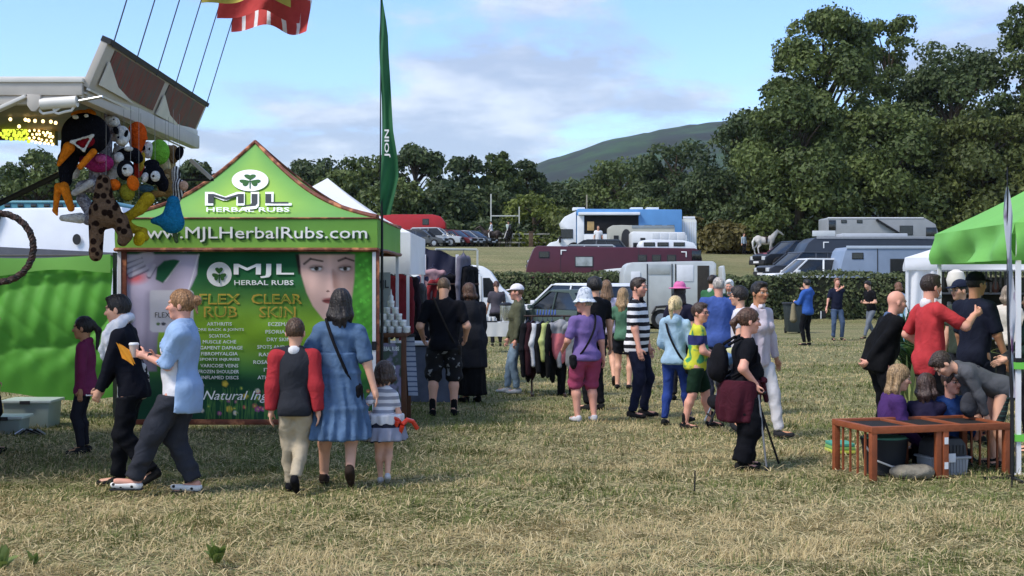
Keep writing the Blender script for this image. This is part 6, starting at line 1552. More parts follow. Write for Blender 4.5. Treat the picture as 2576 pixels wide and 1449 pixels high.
P5 = pp('woman from behind with long dark hair in a tiered denim dress', 846, 1233, 90, H=1.66, sex='f', fat=.12, skin='fair', haircol='#1c1411', hair='long', extras={'hairlen': .30}, lean=5, side=-3,
        dress=dict(col=cloth('#4c6a8e', 'denim', .25), rings=[(1.14, .15, .17, .03), (1.0, .16, .19, .02), (.80, .18, .215, .0), (.42, .22, .275, -.04, -.02)], folds=15, amp=.016, tiers=[.97, .68], name='dress'), top=('tee', cloth('#4c6a8e', 'denim'), {'sleeve': .98, 'sg': .012, 'hem': .06, 'skirt': False, 'name': 'bodice'}),
        hands={'r': (-.02, -.36, .80), 'l': (.16, .26, 1.02)}, feet={'l': (.22, .14, 0, 0, 0), 'r': (-.14, -.14, 0, 0, 45)}, shoes='#33261f', group=G_)
P6 = pp('little girl in a striped top and frilled skirt led by the hand', 966, 1222, 96, H=1.04, sex='f', skin='fair', haircol='#3a2a20', hair='bob', hyaw=-15, hpitch=-10, top=('tee', mat('girl_stripes', '#dcdade', .9, .06, build=stripe_build('#8d8f9a', 17)), {'hem': .02}), dress=dict(col=mat('girl_skirt', '#8b8fa2', .9, .1, build=stripe_build('#1a1c2a', 3.2, .74, .35)), rings=[(.60, .10, .12), (.50, .16, .18), (.37, .17, .20)], folds=13, amp=.012), hands={'l': (.05, .22, 1.08), 'r': (.10, -.18, .86)}, feet={'l': (.12, .05, 0, 0, 0), 'r': (-.08, -.05, 0, 0, 25)}, shoes='#d8d4d6', group=G_)
V, q = solid([dict(t='f', fn=lambda X, Y, Z: np.maximum((np.sqrt((X / .15) ** 2 + (Y / .165) ** 2) - 1) * .14 - .008 * np.sin(np.arctan2(Y, X) * 11), np.maximum(Z - .60, .51 - Z)), lo=V3(-.19, -.2, .51), hi=V3(.19, .2, .60), k=.01)], .012); mk('frill', V, q, cloth('#dddade'), P6['body'])
CAMO = mat('camo_black', '#17171a', .9, .1, 8, .2, 20, build=blotch_build('#8a8a8c', 9, .60, .63))
P7 = pp('man from behind in a black T-shirt and black patterned shorts', 1116, 1047, 90, H=1.78, fat=.36, skin='fair', haircol='#5a4634', hair='crop', hpitch=-18, top=('tee', '#10111a', {'hem': -.10, 'sleeve': .85}), bottom=('shorts', CAMO, {'frac': 1.05, 'g': .02}), hands={'l': (.15, .27, .98), 'r': (.15, -.27, .98)}, feet={'l': (.0, .14, 0, 10, 0), 'r': (.03, -.13, 0, -10, 0)}, shoes='#121214', sock='#141416', group=G_)
P8 = pp('woman in a long black coat with brown hair browsing the stall', 1188, 1012, 118, H=1.70, sex='f', fat=.1, skin='fair', haircol='#4a3122', hair='bob', hpitch=-16, lean=6, top=('long', '#15161b', {'hem': -.05}), dress=dict(col='#0f1014', rings=[(1.0, .14, .16), (.6, .15, .18), (.10, .18, .21)], folds=9, amp=.012, name='long_skirt'), over=('#24252b', {'sleeve': 1.9, 'hem': -.42, 'flare': .02, 'name': 'coat'}), hands={'l': (.20, .22, .85), 'r': (.16, -.26, .62)}, group=G_)
P8b = pp('woman with very long black hair and bare legs beside the product table', 1058, 990, 80, H=1.68, sex='f', skin='tan', haircol='#120e0d', hair='long', extras={'hairlen': .5}, hpitch=-15, top=('tee', '#191920'), bottom=('shorts', '#16161b'), hands={'l': (.2, .2, .95), 'r': (.2, -.2, .95)}, group=G_)
P9 = pp('person with a ginger-brown ponytail in a grey T-shirt at the tea table', 1249, 872, 96, H=1.72, sex='f', fat=.3, haircol='#4a2a1c', hair='pony', extras={'hairlen': .35}, hpitch=-20, top=('tee', '#4d4953', {'sleeve': .9}), bottom=('trousers', '#1d1d22'), hands={'l': (.2, .25, .9), 'r': (.2, -.27, .9)}, group=G_)
P10 = pp('woman in a white cap, olive jacket and pale jeans beside the clothes rail', 1303, 990, 184, H=1.67, sex='f', fat=.24, skin='pink', haircol='#6a4a30', hair='crop', hat=('cap', '#e9e4ea'), top=('jacket', '#585a44', {'hem': -.14, 'collar': 1}), bottom=('trousers', cloth('#7c95ab', 'pale_jeans', .22)), hands={'l': (.06, .25, .84), 'r': (.15, -.2, .86)}, feet={'l': (.02, .1, 0, 6, 0), 'r': (.17, -.1, 0, -6, 0)}, shoes='#b9babd', group=G_)
P11 = pp('woman from behind in a purple T-shirt, pink shorts and a bucket hat', 1474, 1063, 112, H=1.57, sex='f', fat=.42, skin='pink', haircol='#8d8478', hair='crop', hyaw=58, hat=('bucket', mat('bucket_hat', '#cdd3dc', .9, .06, build=blotch_build('#9fa9b8', 30, .5, .6))), top=('tee', '#7b62a6', {'hem': -.08, 'sleeve': .9}), bottom=('shorts', '#a83a63', {'frac': 1.08, 'g': .008}), hands={'l': (.22, .24, 1.0), 'r': (.05, -.29, .86)}, feet={'l': (.02, .12, 0, 8, 0), 'r': (.0, -.12, 0, -8, 0)}, shoes='#d5d3d8', group=G_)
P12 = pp('dark-haired man in black standing just behind the woman in the bucket hat', 1497, 1032, 120, H=1.78, skin='fair', haircol='#120e0e', hair='curly', top=('tee', '#121318'), bottom=('trousers', '#15151b'), hands={'l': (.25, .2, 1.05), 'r': (.05, -.28, .85)}, group=G_)
P13 = pp('girl from behind with long light brown hair in a pale lilac top', 1526, 970, 94, H=1.74, sex='f', skin='fair', haircol='#70543a', hair='long', extras={'hairlen': .38}, top=('long', '#cbc3da', {'sg': .01}), bottom=('shorts', '#17171c', {'frac': .75}), group=G_, **WK)
P14 = pp('man in a black and white striped polo shirt and navy jeans, facing right', 1603, 1050, -22, H=1.77, fat=.28, skin='pink', haircol='#2c1f18', hair='short', hyaw=-14, stubble=.28, top=('tee', mat('polo_stripes', '#e6e5e8', .9, .05, build=stripe_build('#14141c', 10.5, .1)), {'hem': -.13, 'sleeve': .85, 'collarcol': '#14141c'}), bottom=('trousers', cloth('#1a2038', 'navy_jeans', .2)), hands={'l': (.10, .22, .84), 'r': (.10, -.25, .86)}, feet={'l': (.05, .12, 0, 12, 0), 'r': (-.03, -.12, 0, -8, 0)}, shoes='#2c2a2a', group=G_)
P14b = pp('fair-haired girl in a green top and shorts behind the striped man', 1567, 978, 70, H=1.62, sex='f', haircol='#9a7d58', hair='long', top=('tee', '#4d7a5d'), bottom=('shorts', '#22242c', {'frac': .7}), group=G_)
P15 = pp('girl with a pink cowboy hat and long dark hair in a navy T-shirt', 1709, 1005, 64, H=1.70, sex='f', skin='fair', haircol='#2a1c18', hair='long', extras={'hairlen': .42}, hat=('cowboy', '#e26aa8'), top=('tee', '#24243a'), bottom=('trousers', '#22242c'), hands={'l': (.05, .34, .85), 'r': (.15, -.2, .9)}, group=G_)
P16 = pp('girl with a blonde ponytail in a pale blue hoodie and blue leggings', 1698, 1070, 62, H=1.55, sex='f', fat=.12, skin='fair', haircol='#c7b183', hair='pony', extras={'hairlen': .17}, top=('jacket', '#9bc0da', {'hood': 1, 'hem': -.08}), bottom=('leggings', '#22408f'), hands={'l': (.25, .16, 1.0), 'r': (.25, -.16, 1.0)}, feet={'l': (-.08, .12, 0, 5, 0), 'r': (.26, -.10, 0, -5, 0)}, group=G_)
JERS = mat('jersey', '#c6c83a', .85, .1, 7, .2, 24, build=lambda nt, t, b: stripe_build('#23285e', 1.0, -.12, .885)(nt, t, blotch_build('#3a8a5a', 6, .52, .58)(nt, t, b)))
P17 = pp('boy with glasses in a yellow and navy sports jersey and dark green shorts', 1752, 1077, -8, H=1.48, fat=.36, skin='pink', haircol='#3b281c', hair='short', hyaw=-30, glasses=True, lean=3, top=('tee', JERS, {'hem': -.09, 'cuff': '#d9b33a'}), bottom=('shorts', '#15301f', {'frac': .95}), hands={'l': (.32, .10, 1.02), 'r': (.30, -.13, 1.0)}, curl=.9, feet={'l': (.20, .12, 0, 5, 0), 'r': (-.16, -.13, 0, -12, 0)}, sock='#17171a', shoes='#1a1a1d', group=G_)
P18 = pp('grey-haired man from behind in a royal blue shirt', 1808, 1018, 92, H=1.78, fat=.34, skin='pink', haircol='#a9a29a', hair='crop', top=('long', '#3e5ca6', {'hem': -.13, 'sg': .01}), bottom=('trousers', '#2c3040'), group=G_)
P19 = pp('dark-haired man in a green jersey talking by the horse trailer', 1791, 930, 40, H=1.84, fat=.2, haircol='#241a14', top=('tee', '#2f6b42', {'collarcol': '#cfd2cc'}), bottom=('trousers', '#23262c'), group=G_)
P20 = pp('white-haired man in a dark green jumper facing the group', 1836, 928, -112, H=1.76, fat=.25, skin='pink', haircol='#dcdad6', hair='short', hpitch=-14, top=('long', '#28493d', {'collarcol': '#cfd0cd', 'vneck': 1}), bottom=('trousers', '#2a2c30'), group=G_)
P21 = pp('woman with short dark hair in a pale pink shirt and white trousers walking', 1908, 1100, -48, H=1.73, sex='f', fat=.05, skin='tan', haircol='#17110f', hair='short', hyaw=-14, top=('long', '#d0c1ca', {'hem': -.12, 'collarcol': '#e0d9e4', 'sg': .008}), bottom=('trousers', '#d4d2d6'), hands={'l': (.05, .30, .80), 'r': (.05, -.27, .82)}, shoes='#2a2a2e', group=G_, **WK)
P21b = pp('dark curly-haired young person in glasses and a white top turned to the left', 1862, 1045, 168, H=1.66, haircol='#1f1714', hair='curly', glasses=True, skin='fair', top=('tee', '#d9d5dd'), bottom=('trousers', '#22232a'), group=G_)
P22 = pp('woman in black with a maroon jacket tied at her waist leaning on a walking stick', 1868, 1176, 4, H=1.50, sex='f', fat=.62, skin='pink', haircol='#4b3122', hair='pony', extras={'hairlen': .12}, lean=4, hpitch=-4, top=('tee', '#12131b', {'hem': -.06, 'neck': .08}), bottom=('wide', '#0e0f16', {'g': .0, 'flare': .04}), dress=dict(col=cloth('#4a1526', 'maroon_jacket', .2), rings=[(.84, .190, .225, -.015), (.76, .200, .235, -.03), (.60, .195, .232, -.045), (.45, .18, .215, -.05)], folds=8, amp=.014, name='tied_jacket'), hands={'r': (.10, -.20, .95, (.25, -.1, -1), (.8, .3, .2)), 'l': (.22, .24, .78, (.3, 0, -1))}, curl=1.1, feet={'l': (.05, .12, 0, 6, 0), 'r': (-.04, -.12, 0, -6, 0)}, group=G_)
V, q = solid([cone(P22['pel'] + V3(.17, -.12, .06), P22['pel'] + V3(.2, .14, .05), .035, .03, .02), cone(P22['pel'] + V3(.19, .02, .05), P22['pel'] + V3(.24, .05, -.14), .03, .025, .02)], .013); mk('sleeve_knot', V, q, cloth('#4a1526', 'maroon_jacket'), P22['body'])
P23 = pp('man in a bright blue hoodie and black trousers with raised hands by the hedge', 2031, 870, 128, H=1.76, haircol='#15110f', top=('jacket', '#2b5db2', {'hood': 1, 'hem': -.12}), bottom=('trousers', '#121318'), hands={'l': (.32, .12, 1.16), 'r': (.22, -.1, 1.50)}, group=G_)
P24 = pp('man in a navy T-shirt and jeans with a hand at his chin by the hedge', 2105, 857, -84, H=1.80, skin='pink', haircol='#7a5238', hair='short', top=('tee', '#1b2036', {'sleeve': .8}), bottom=('trousers', cloth('#465a78', 'blue_jeans', .2)), hands={'r': (.08, -.34, .86), 'l': (.16, .05, 1.46)}, feet={'l': (.02, .14, 0, 12, 0), 'r': (.05, -.12, 0, -10, 0)}, group=G_)
P25 = pp('young man in a black T-shirt and grey jeans leaning as he walks by the hedge', 2192, 857, 205, H=1.74, lean=8, haircol='#1b1411', hair='short', hpitch=-18, top=('tee', '#131318'), bottom=('trousers', '#6d7580'), hands={'l': (.25, .12, 1.10), 'r': (.26, -.1, 1.12)}, feet={'l': (.36, .1, 0, 0, 0), 'r': (-.24, -.1, 0, 0, 30)}, group=G_)
P26 = pp('woman with short brown hair in a white T-shirt and dark trousers by the white stall', 2262, 868, 112, H=1.70, sex='f', fat=.2, haircol='#6a4630', hair='bob', hpitch=-12, top=('tee', '#cfd4dd'), bottom=('trousers', '#1a1b21'), group=G_)
P26b = py_('child in a pale blue top and white cap beside the white stall', 2292, 27, 80, H=1.55, haircol='#5a4030', hat=('cap', '#e5e3e4'), top=('long', '#86b8d6'), bottom=('trousers', '#7fb2d6'), group=G_)
P27 = py_('bald man in a black jumper with his hands clasped behind his back', 2214, 13.7, 6, H=1.66, fat=.34, skin='pink', hair='bald', haircol='#6a5a50', lean=15, hpitch=-8, top=('long', '#0f1014', {'hem': -.12, 'collarcol': '#4e6488'}), bottom=('trousers', '#16171c'), hands={'l': (-.22, .04, .86, (-.3, -.6, -.4)), 'r': (-.23, -.05, .85, (-.4, .5, -.4))}, poles={'el': V3(-.6, 1, 0), 'er': V3(-.6, -1, 0)}, curl=.7, stubble=.1, group=G_)
P28 = py_('man in a red T-shirt with white trim raising his fist beside the hutch', 2338, 13.0, 12, H=1.80, fat=.2, skin='pink', haircol='#2a1c16', hair='short', hyaw=8, top=('tee', '#c0242c', {'hem': -.16, 'sleeve': .9, 'cuff': '#dcd6da', 'collarcol': '#dcd6da'}), bottom=('trousers', '#0f1016'), hands={'r': (.40, -.16, 1.36, (.9, .1, .45), (0, 1, .2)), 'l': (.12, .28, 1.0)}, curl={'r': 1.5, 'l': .6}, stubble=.2, group=G_)
P29 = py_('tall man in a navy T-shirt and black cap behind the bending boy', 2452, 13.7, 28, H=1.83, fat=.24, skin='tan', haircol='#15110f', hair='crop', hat=('cap', '#14151a'), hyaw=-6, top=('tee', '#1b2033', {'sleeve': .95, 'hem': -.12, 'sg': .006}), bottom=('trousers', '#14192a'), hands={'l': (.10, .26, .86), 'r': (.14, -.28, .88)}, group=G_)
P35 = py_('person in a navy baseball cap seen between the red and navy T-shirts', 2418, 15.6, 200, H=1.74, haircol='#2a1e18', hair='crop', hat=('cap', '#20283e'), top=('tee', '#3c4638'), bottom=('trousers', '#22242a'), group=G_)
KN = {'l': (-.12, .13, 0, 5, 60), 'r': (-.12, -.13, 0, -5, 60)}; KP = {'kl': V3(1, .1, -.4), 'kr': V3(1, -.1, -.4)}
P30 = py_('girl with long wavy fair hair in a purple top kneeling behind the hutch', 2226, 12.05, -4, H=1.62, sex='f', fat=.2, skin='fair', haircol='#8c714f', hair='long', extras={'hairlen': .36}, hpitch=-10, lean=10, drop=.66, top=('long', '#4b2a68', {'sg': .01}), bottom=('trousers', '#1c1c24'), hands={'l': (.34, .12, .95), 'r': (.34, -.12, .95)}, feet=KN, poles=KP, group=G_)
P31 = py_('girl from behind with straight brown hair in a dark indigo hoodie', 2330, 12.05, 74, H=1.42, sex='f', skin='fair', haircol='#3e2d27', hair='long', extras={'hairlen': .26}, hyaw=-25, drop=.56, lean=6, top=('jacket', '#231f3a', {'hood': 0}), bottom=('trousers', '#1a1a22'), hands={'l': (.3, .1, .9), 'r': (.3, -.1, .9)}, feet=KN, poles=KP, group=G_)
P32 = py_('smiling boy in a blue jumper crouching behind the hutch', 2384, 12.2, -66, H=1.44, skin='pink', haircol='#38261b', hair='short', drop=.55, lean=4, top=('long', '#1e4687'), bottom=('trousers', '#1a1b22'), hands={'l': (.30, .16, 1.02, (.3, .4, .9), (1, 0, 0)), 'r': (.2, -.2, .9)}, curl=.9, feet=KN, poles=KP, group=G_)
P33 = py_('boy in a grey jacket bending down over the hutch', 2516, 11.95, 178, H=1.42, skin='fair', haircol='#33241a', hair='short', lean=66, hpitch=-58, top=('jacket', '#56585c', {'hem': -.10, 'collar': 1, 'wr': .010}), bottom=('shorts', mat('tartan_shorts', '#17201f', .9, .2, 6, build=stripe_build('#2f4a46', 24, 0, .8)), {'frac': .95}), hands={'l': (.16, .12, .50), 'r': (.20, -.10, .52)}, poles={'el': V3(-.2, .8, .1), 'er': V3(-.2, -.8, .1)}, feet={'l': (.0, .1, 0, 6, 0), 'r': (.05, -.1, 0, -6, 0)}, group=G_)
P34 = py_('person in a cream jacket at the trinket stall', 2536, 18.6, 60, H=1.66, sex='f', haircol='#8a7a68', hair='bob', top=('jacket', '#d6cdbd'), bottom=('trousers', '#24252b'), hands={'l': (.3, .2, 1.05), 'r': (.3, -.2, 1.05)}, group=G_)
P36 = py_('person in dark layered clothes cut off by the frame edge under the gazebo', 2606, 12.8, 170, H=1.66, sex='f', haircol='#6b4a36', hair='long', top=('long', mat('dark_stripe_top', '#1f2226', .9, .1, build=stripe_build('#45484a', 14))), over=('#22352c', {'hem': -.2}), bottom=('trousers', '#1b1c22'), hands={'l': (.32, .14, 1.02), 'r': (.32, -.14, 1.0)}, group=G_)
# riders and people among the lorries
RF = {'l': (.16, .40, .78, 4, -8), 'r': (.16, -.40, .78, -4, -8)}
def rider(label, h, facing, top):
    return person(label, h.location.x, h.location.y, facing, H=1.72, haircol='#1c1613', hair='crop', drop=-.66, top=('long', top), bottom=('leggings', '#dcdad4'), shoes='#17171a', hat=('cap', '#1a1b20'), hands={'l': (.36, .07, .72), 'r': (.36, -.07, .72)}, feet=RF, z=h.location.z, q=2.6, group='riders')
rider('rider in a white shirt and breeches on the dark bay horse', HB, 175, '#dedfe3'); rider('rider in a pale green top and dark helmet on the black horse', HK, -82, '#b4c2ba')
py_('handler in a pale blue shirt and dark trousers beside the grey horse', 1871, 104.5, -60, H=1.74, haircol='#3a2c24', top=('long', '#9fb0bd'), bottom=('trousers', '#1d1f26'), q=2.6, group=G_)
py_('person in a white T-shirt at the doorway of the blue lorry', 1505, 70.5, -90, H=1.74, haircol='#17120f', top=('tee', '#e2e2e4'), bottom=('trousers', '#17181d'), q=2.6, z=float(gz(xw(1505, 70.5), 70.5)) + .25, group=G_)

# ---------------------------------------------------------------- things people carry or wear
def scarf():
    i = P2; u = i['u']; nb, RT = i['nb'], i['RT']; pr = []
    for k in range(12):
        a0, a1 = 2 * math.pi * k / 12, 2 * math.pi * (k + 1) / 12; f = lambda a: nb + RT @ V3(.095 * math.cos(a) + .02, .105 * math.sin(a), .005 - .05 * math.cos(a) + .02) * u
        pr.append(cone(f(a0), f(a1), .040 * u, .040 * u, .02))
    for k, (yy, dz) in enumerate(((.06, -.30), (.02, -.38), (-.03, -.34), (.09, -.24), (.115, -.18))):
        pr.append(cone(nb + RT @ V3(.12, yy, -.05) * u, nb + RT @ V3(.20, yy * .6, dz) * u, .045 * u, .022 * u, .02))
    pr += [cone(nb + RT @ V3(.05, .10, .0) * u, nb + RT @ V3(.13, .10, -.22) * u, .055 * u, .03 * u, .02), cone(nb + RT @ V3(-.02, .11, .02) * u, nb + RT @ V3(.10, .12, -.12) * u, .045 * u, .04 * u, .02)]
    V, q = solid(pr, .012, .009, 30, 4); mk('scarf', V, q, cloth('#dfe1e8'), i['body'])
scarf()
def hold(i, s, off=(0, 0, 0)): return wp(i, i['wri'][s] + i['hdir'][s] * .085 * i['u'] + np.array(off))
c = hold(P3, 1, (.03, -.03, .03)); o = thing('paper_cup', 'white paper coffee cup with a lid in the cardigan woman\'s hand', 'cup', c); MB().lathe([(.030, -.06), (.038, .04)], 16).build('cup', mat('paper_cup', '#b9a79c', .7, .08), o, smooth_=True); MB().lathe([(.041, .04), (.041, .052), (.034, .06)], 16).build('lid', WHITE_METAL, o, smooth_=True)
o = thing('napkin', 'folded orange-yellow napkin held against the paper cup', 'napkin', c + Vector((-.06, -.04, -.03)), 0); P, q = grid_mesh(10, 10, lambda u, v: ((u - .5) * .10 - .05 * (v - .5), .012 * np.sin(u * 5 + v * 3), (v - .5) * .13 + .06 * (.5 - u))); mk('paper', P, q, mat('napkin_orange', '#e0952a', .8, .1), o); P, q = grid_mesh(10, 10, lambda u, v: ((u - .5) * .09 - .05 * (v - .5) + .012, .018 + .012 * np.sin(u * 5), (v - .5) * .12 + .05 * (.5 - u))); mk('fold', P, q, mat('napkin_orange', '#e0952a', .8, .1), o)
i = P3; o = thing('lanyard', 'dark red lanyard round the neck of the cardigan woman', 'lanyard', wp(i, i['nb'])); b = MB(); b.tube([wp(i, i['nb'] + i['RT'] @ V3(*p)) - o.location for p in ((-.03, .085, .01), (.06, .085, -.03), (.13, .05, -.12), (.165, .01, -.24), (.13, -.05, -.12), (.06, -.085, -.03), (-.03, -.085, .01))], .007, 6); b.build('ribbon', cloth('#4a2630'), o, smooth_=True)
MB().lathe([(.036, -.012), (.036, .012)], 14, Matrix.Rotation(R(80), 4, 'Y')).build('watch', BLACK_M, None); w_ = bpy.data.objects['watch']; w_.parent = P3['body']; w_.location = Vector(P3['wri'][1] - P3['hdir'][1] * .03)
o = thing('spotted_shoe', 'white slip-on shoe with black spots on the woman\'s front foot', 'shoe', wp(P3, P3['ank'][1]), R(182), 'spotted shoes of the cardigan woman')
def sshoe(o_):
    V, q = solid([cone((-.03, 0, -.05), (.16, 0, -.045), .042, .032, .02)], .011, post=lambda f, X, Y, Z: np.maximum(f, np.maximum(-.085 - Z, Z + .028 + .12 * np.minimum(X, 0) * -1))); mk('upper', V, q, mat('spotted', '#141416', .7, .05, build=blotch_build('#e2dfda', 22, .26, .32, True)), o_); MB().box((-.07, -.042, -.09), (.19, .042, -.078)).build('sole', BLACK_M, o_, .005)
sshoe(o); o = thing('spotted_shoe', 'white slip-on shoe with black spots on the woman\'s rear foot', 'shoe', wp(P3, P3['ank'][-1]), R(182), 'spotted shoes of the cardigan woman'); sshoe(o)
COW = mat('cow_print', '#d9d6d0', .8, .05, build=blotch_build('#141417', 9, .5, .53))
o = thing('spotted_bag', 'black and white cow-spotted shoulder bag between the scarf man and the woman', 'bag', at(356, 955, 10.9)); o.scale = (.62, .7, .72); V, q = solid([cone((0, 0, .13), (.01, .0, -.14), .075, .095, .02), ell((0, 0, 0), (.11, .06, .16), k=.02)], .013, .004); mk('pouch', V, q, COW, o); MB().tube([(-.06, 0, .14), (-.02, -.02, .34), (.05, 0, .14)], .010, 6).build('handle', BLACK_M, o, smooth_=True)
c = (hold(P2, 1) + hold(P2, -1)) / 2; o = thing('phone', 'small silver phone held by the scarf man', 'phone', c + Vector((-.03, 0, .02)), R(20)); MB().box((-.06, -.035, -.006), (.06, .035, .006)).build('case', mat('phone_silver', '#a9adb4', .3, .05, metal=.4), o, .004); MB().box((-.055, -.03, .0065), (.055, .03, .008)).build('screen', GLASS, o)
def sbag(i, label, s, col, size=(.08, .04, .09), low=-.05, grow=.04, back=True, name='shoulder_bag'):
    pel, RT, u = i['pel'], i['RT'], i['u']; c_ = wp(i, pel + RT @ V3(-.02 if back else .06, -s * .20, low) * u); o_ = thing(name, label, 'bag', c_, i['body'].rotation_euler.z); m = cloth(col)
    V_, q_ = solid([ell((0, 0, -size[2] * .6), size, k=.01), cone((-size[0] * .6, 0, 0), (size[0] * .6, 0, 0), size[1] * .8, size[1] * .8, .02)], .013, .003); mk('pouch', V_, q_, m, o_)
    P_ = [wp(i, p) for p in strap_pts(i, s, grow, low=low, rx=.125 * (1 + .4 * (size[0] > .1)))]; b_ = MB(); inv = o_.matrix_basis.inverted() if False else (Matrix.Translation(c_) @ Matrix.Rotation(i['body'].rotation_euler.z, 4, 'Z')).inverted()
    b_.tube([inv @ Vector(p) for p in P_], .013, 6, False); b_.build('strap', m, o_, smooth_=True); return o_
sbag(P5, 'small black crossbody bag over the denim dress', 1, '#15161a', low=-.02, grow=.05); sbag(P7, 'dark crossbody bag over the black T-shirt', 1, '#2a2624', (.07, .035, .07), grow=.075); sbag(P11, 'black crossbody bag over the purple T-shirt', -1, '#17171c', low=-.03, grow=.085); sbag(P16, 'black crossbody bag over the pale blue hoodie', 1, '#1a1c22', grow=.06)
o = thing('brown_bottle', 'amber bottle carried by the woman in the long black coat', 'bottle', hold(P8, -1)); MB().lathe([(.03, -.16), (.036, -.14), (.036, 0), (.015, .06), (.015, .10)], 12).build('glass', mat('amber_glass', '#8a5a24', .3, .2), o, smooth_=True); MB().lathe([(.018, .10), (.018, .12)], 10).build('cap', WHITE_METAL, o)
# balloon animal
def balloon():
    m = mat('red_balloon', '#d8402a', .25, .05, spec=.6, trans=.2); Y = 10.72; o_ = thing('balloon_dog', 'red-orange modelling balloon carried by the little girl', 'balloon', at(1010, 1065, Y)); L = lambda p, r_, d=0: at(p, r_, Y + d) - o_.location
    for pts in ([(985, 1050), (1000, 1055), (1012, 1072)], [(1012, 1072), (1005, 1090), (1003, 1106)], [(1012, 1068), (1024, 1056), (1038, 1060), (1050, 1078)], [(1000, 1060), (992, 1085), (996, 1104)], [(985, 1050), (978, 1062), (984, 1080)]):
        MB().tube([L(*p, d=.03 * k) for k, p in enumerate(pts)], .020, 8).build('balloon_segment', m, o_, smooth_=True)
balloon()
# stick, crutch, backpack
g = hold(P22, -1); o = thing('walking_stick', 'grey metal walking stick with a dark handle', 'walking stick', (g.x, g.y, 0)); f_ = Vector((.07, -.04, .0)); t0 = Vector((0, 0, g.z - .02)); MB().tube([f_, t0], .010, 8).build('shaft', mat('stick_steel', '#8f9094', .35, .1, metal=.6), o); MB().tube([t0 + Vector((-.06, 0, .02)), t0 + Vector((.0, 0, .03)), t0 + Vector((.07, 0, .015))], .014, 8).build('handle', BLACK_M, o, smooth_=True); MB().lathe([(.016, 0), (.014, .04)], 8, Matrix.Translation(f_)).build('ferrule', BLACK_M, o)
g = hold(P22, 1); o = thing('crutch', 'black walking cane slanting forward from her far hand', 'walking stick', (g.x, g.y, 0)); t0 = Vector((0, 0, g.z)); f_ = Vector((at(1962, 1166, g.y).x - g.x, .05, 0)); MB().tube([f_, t0], .011, 8).build('shaft', BLACK_M, o); MB().tube([t0 + Vector((-.06, 0, .0)), t0 + Vector((.06, 0, .02))], .015, 8).build('handle', BLACK_M, o, smooth_=True)
i = P22; c = wp(i, i['pel'] + i['RT'] @ V3(-.235, 0, .20)); o = thing('backpack', 'black rucksack on the back of the woman with the stick', 'backpack', c, R(4)); V, q = solid([ell((0, 0, 0), (.085, .13, .185), k=.03), ell((-.05, 0, -.07), (.06, .10, .09), k=.03)], .014, .004); mk('sack', V, q, cloth('#131319'), o)
for s in (1, -1): MB().tube([Vector((.06, s * .09, .17)), Vector((.18, s * .12, .24)), Vector((.32, s * .13, .16)), Vector((.32, s * .17, .0)), Vector((.08, s * .13, -.12))], .016, 6).build('strap', cloth('#131319'), o, smooth_=True)
c = (hold(P17, 1) + hold(P17, -1)) / 2; o = thing('bundle', 'blue and pale yellow wrapped goods held in the boy\'s arms', 'bundle', c); V, q = solid([ell((.02, 0, .03), (.14, .10, .09), k=.02), ell((.10, .02, .06), (.09, .08, .07), k=.02)], .013, .01, 30); mk('blue_wrap', V, q, cloth('#5d83b4'), o); V, q = solid([ell((.10, 0, .10), (.11, .09, .05), k=.02)], .013, .006, 30); mk('pale_wrap', V, q, cloth('#c4c48a'), o)
c = hold(P24, -1); o = thing('tablet', 'dark tablet with a white edge held by the man at the hedge', 'tablet', c); MB().box((-.13, -.01, -.20), (.0, .01, .02)).build('case', BLACK_M, o, .004); MB().box((-.15, -.012, -.2), (-.13, .012, .02)).build('edge', WHITE_METAL, o)
c = hold(P23, 1); o = thing('shoulder_bag', 'khaki bag hanging from the hand of the man in the blue hoodie', 'bag', c + Vector((0, 0, -.28))); V, q = solid([cone((0, 0, .18), (0, 0, -.2), .05, .10, .03)], .02, .006); mk('sack', V, q, cloth('#8a7d5e'), o); MB().tube([(0, 0, .2), (0, 0, .3)], .008, 6).build('handle', BLACK_M, o)
i = P28; V, q = solid([ell(i['hc'] + i['hd'] @ V3(.085, 0, -.105), V3(.030, .045, .026), i['hd'], k=.01)], .010); mk('face_mask', V, q, cloth('#c9d3dc'), i['body']); MB().tube([Vector(i['hc'] + i['hd'] @ V3(.07, -.045, -.10)), Vector(i['hc'] + i['hd'] @ V3(.0, -.083, -.02))], .003, 5).build('mask_strap', WHITE_METAL, i['body'])
i = P33; c = wp(i, i['pel'] + i['RT'] @ V3(.12, .05, .30)); o = thing('sling_bag', 'dark grey sling bag hanging from the bending boy', 'bag', c); V, q = solid([ell((0, -.05, -.16), (.085, .05, .12), k=.02), ell((-.03, -.08, -.20), (.06, .04, .05), k=.02)], .013, .004); mk('pouch', V, q, cloth('#37393f'), o); MB().tube([(.02, -.05, -.05), (.06, -.08, .12), (.10, -.02, .2)], .012, 6).build('strap', cloth('#37393f'), o, smooth_=True)
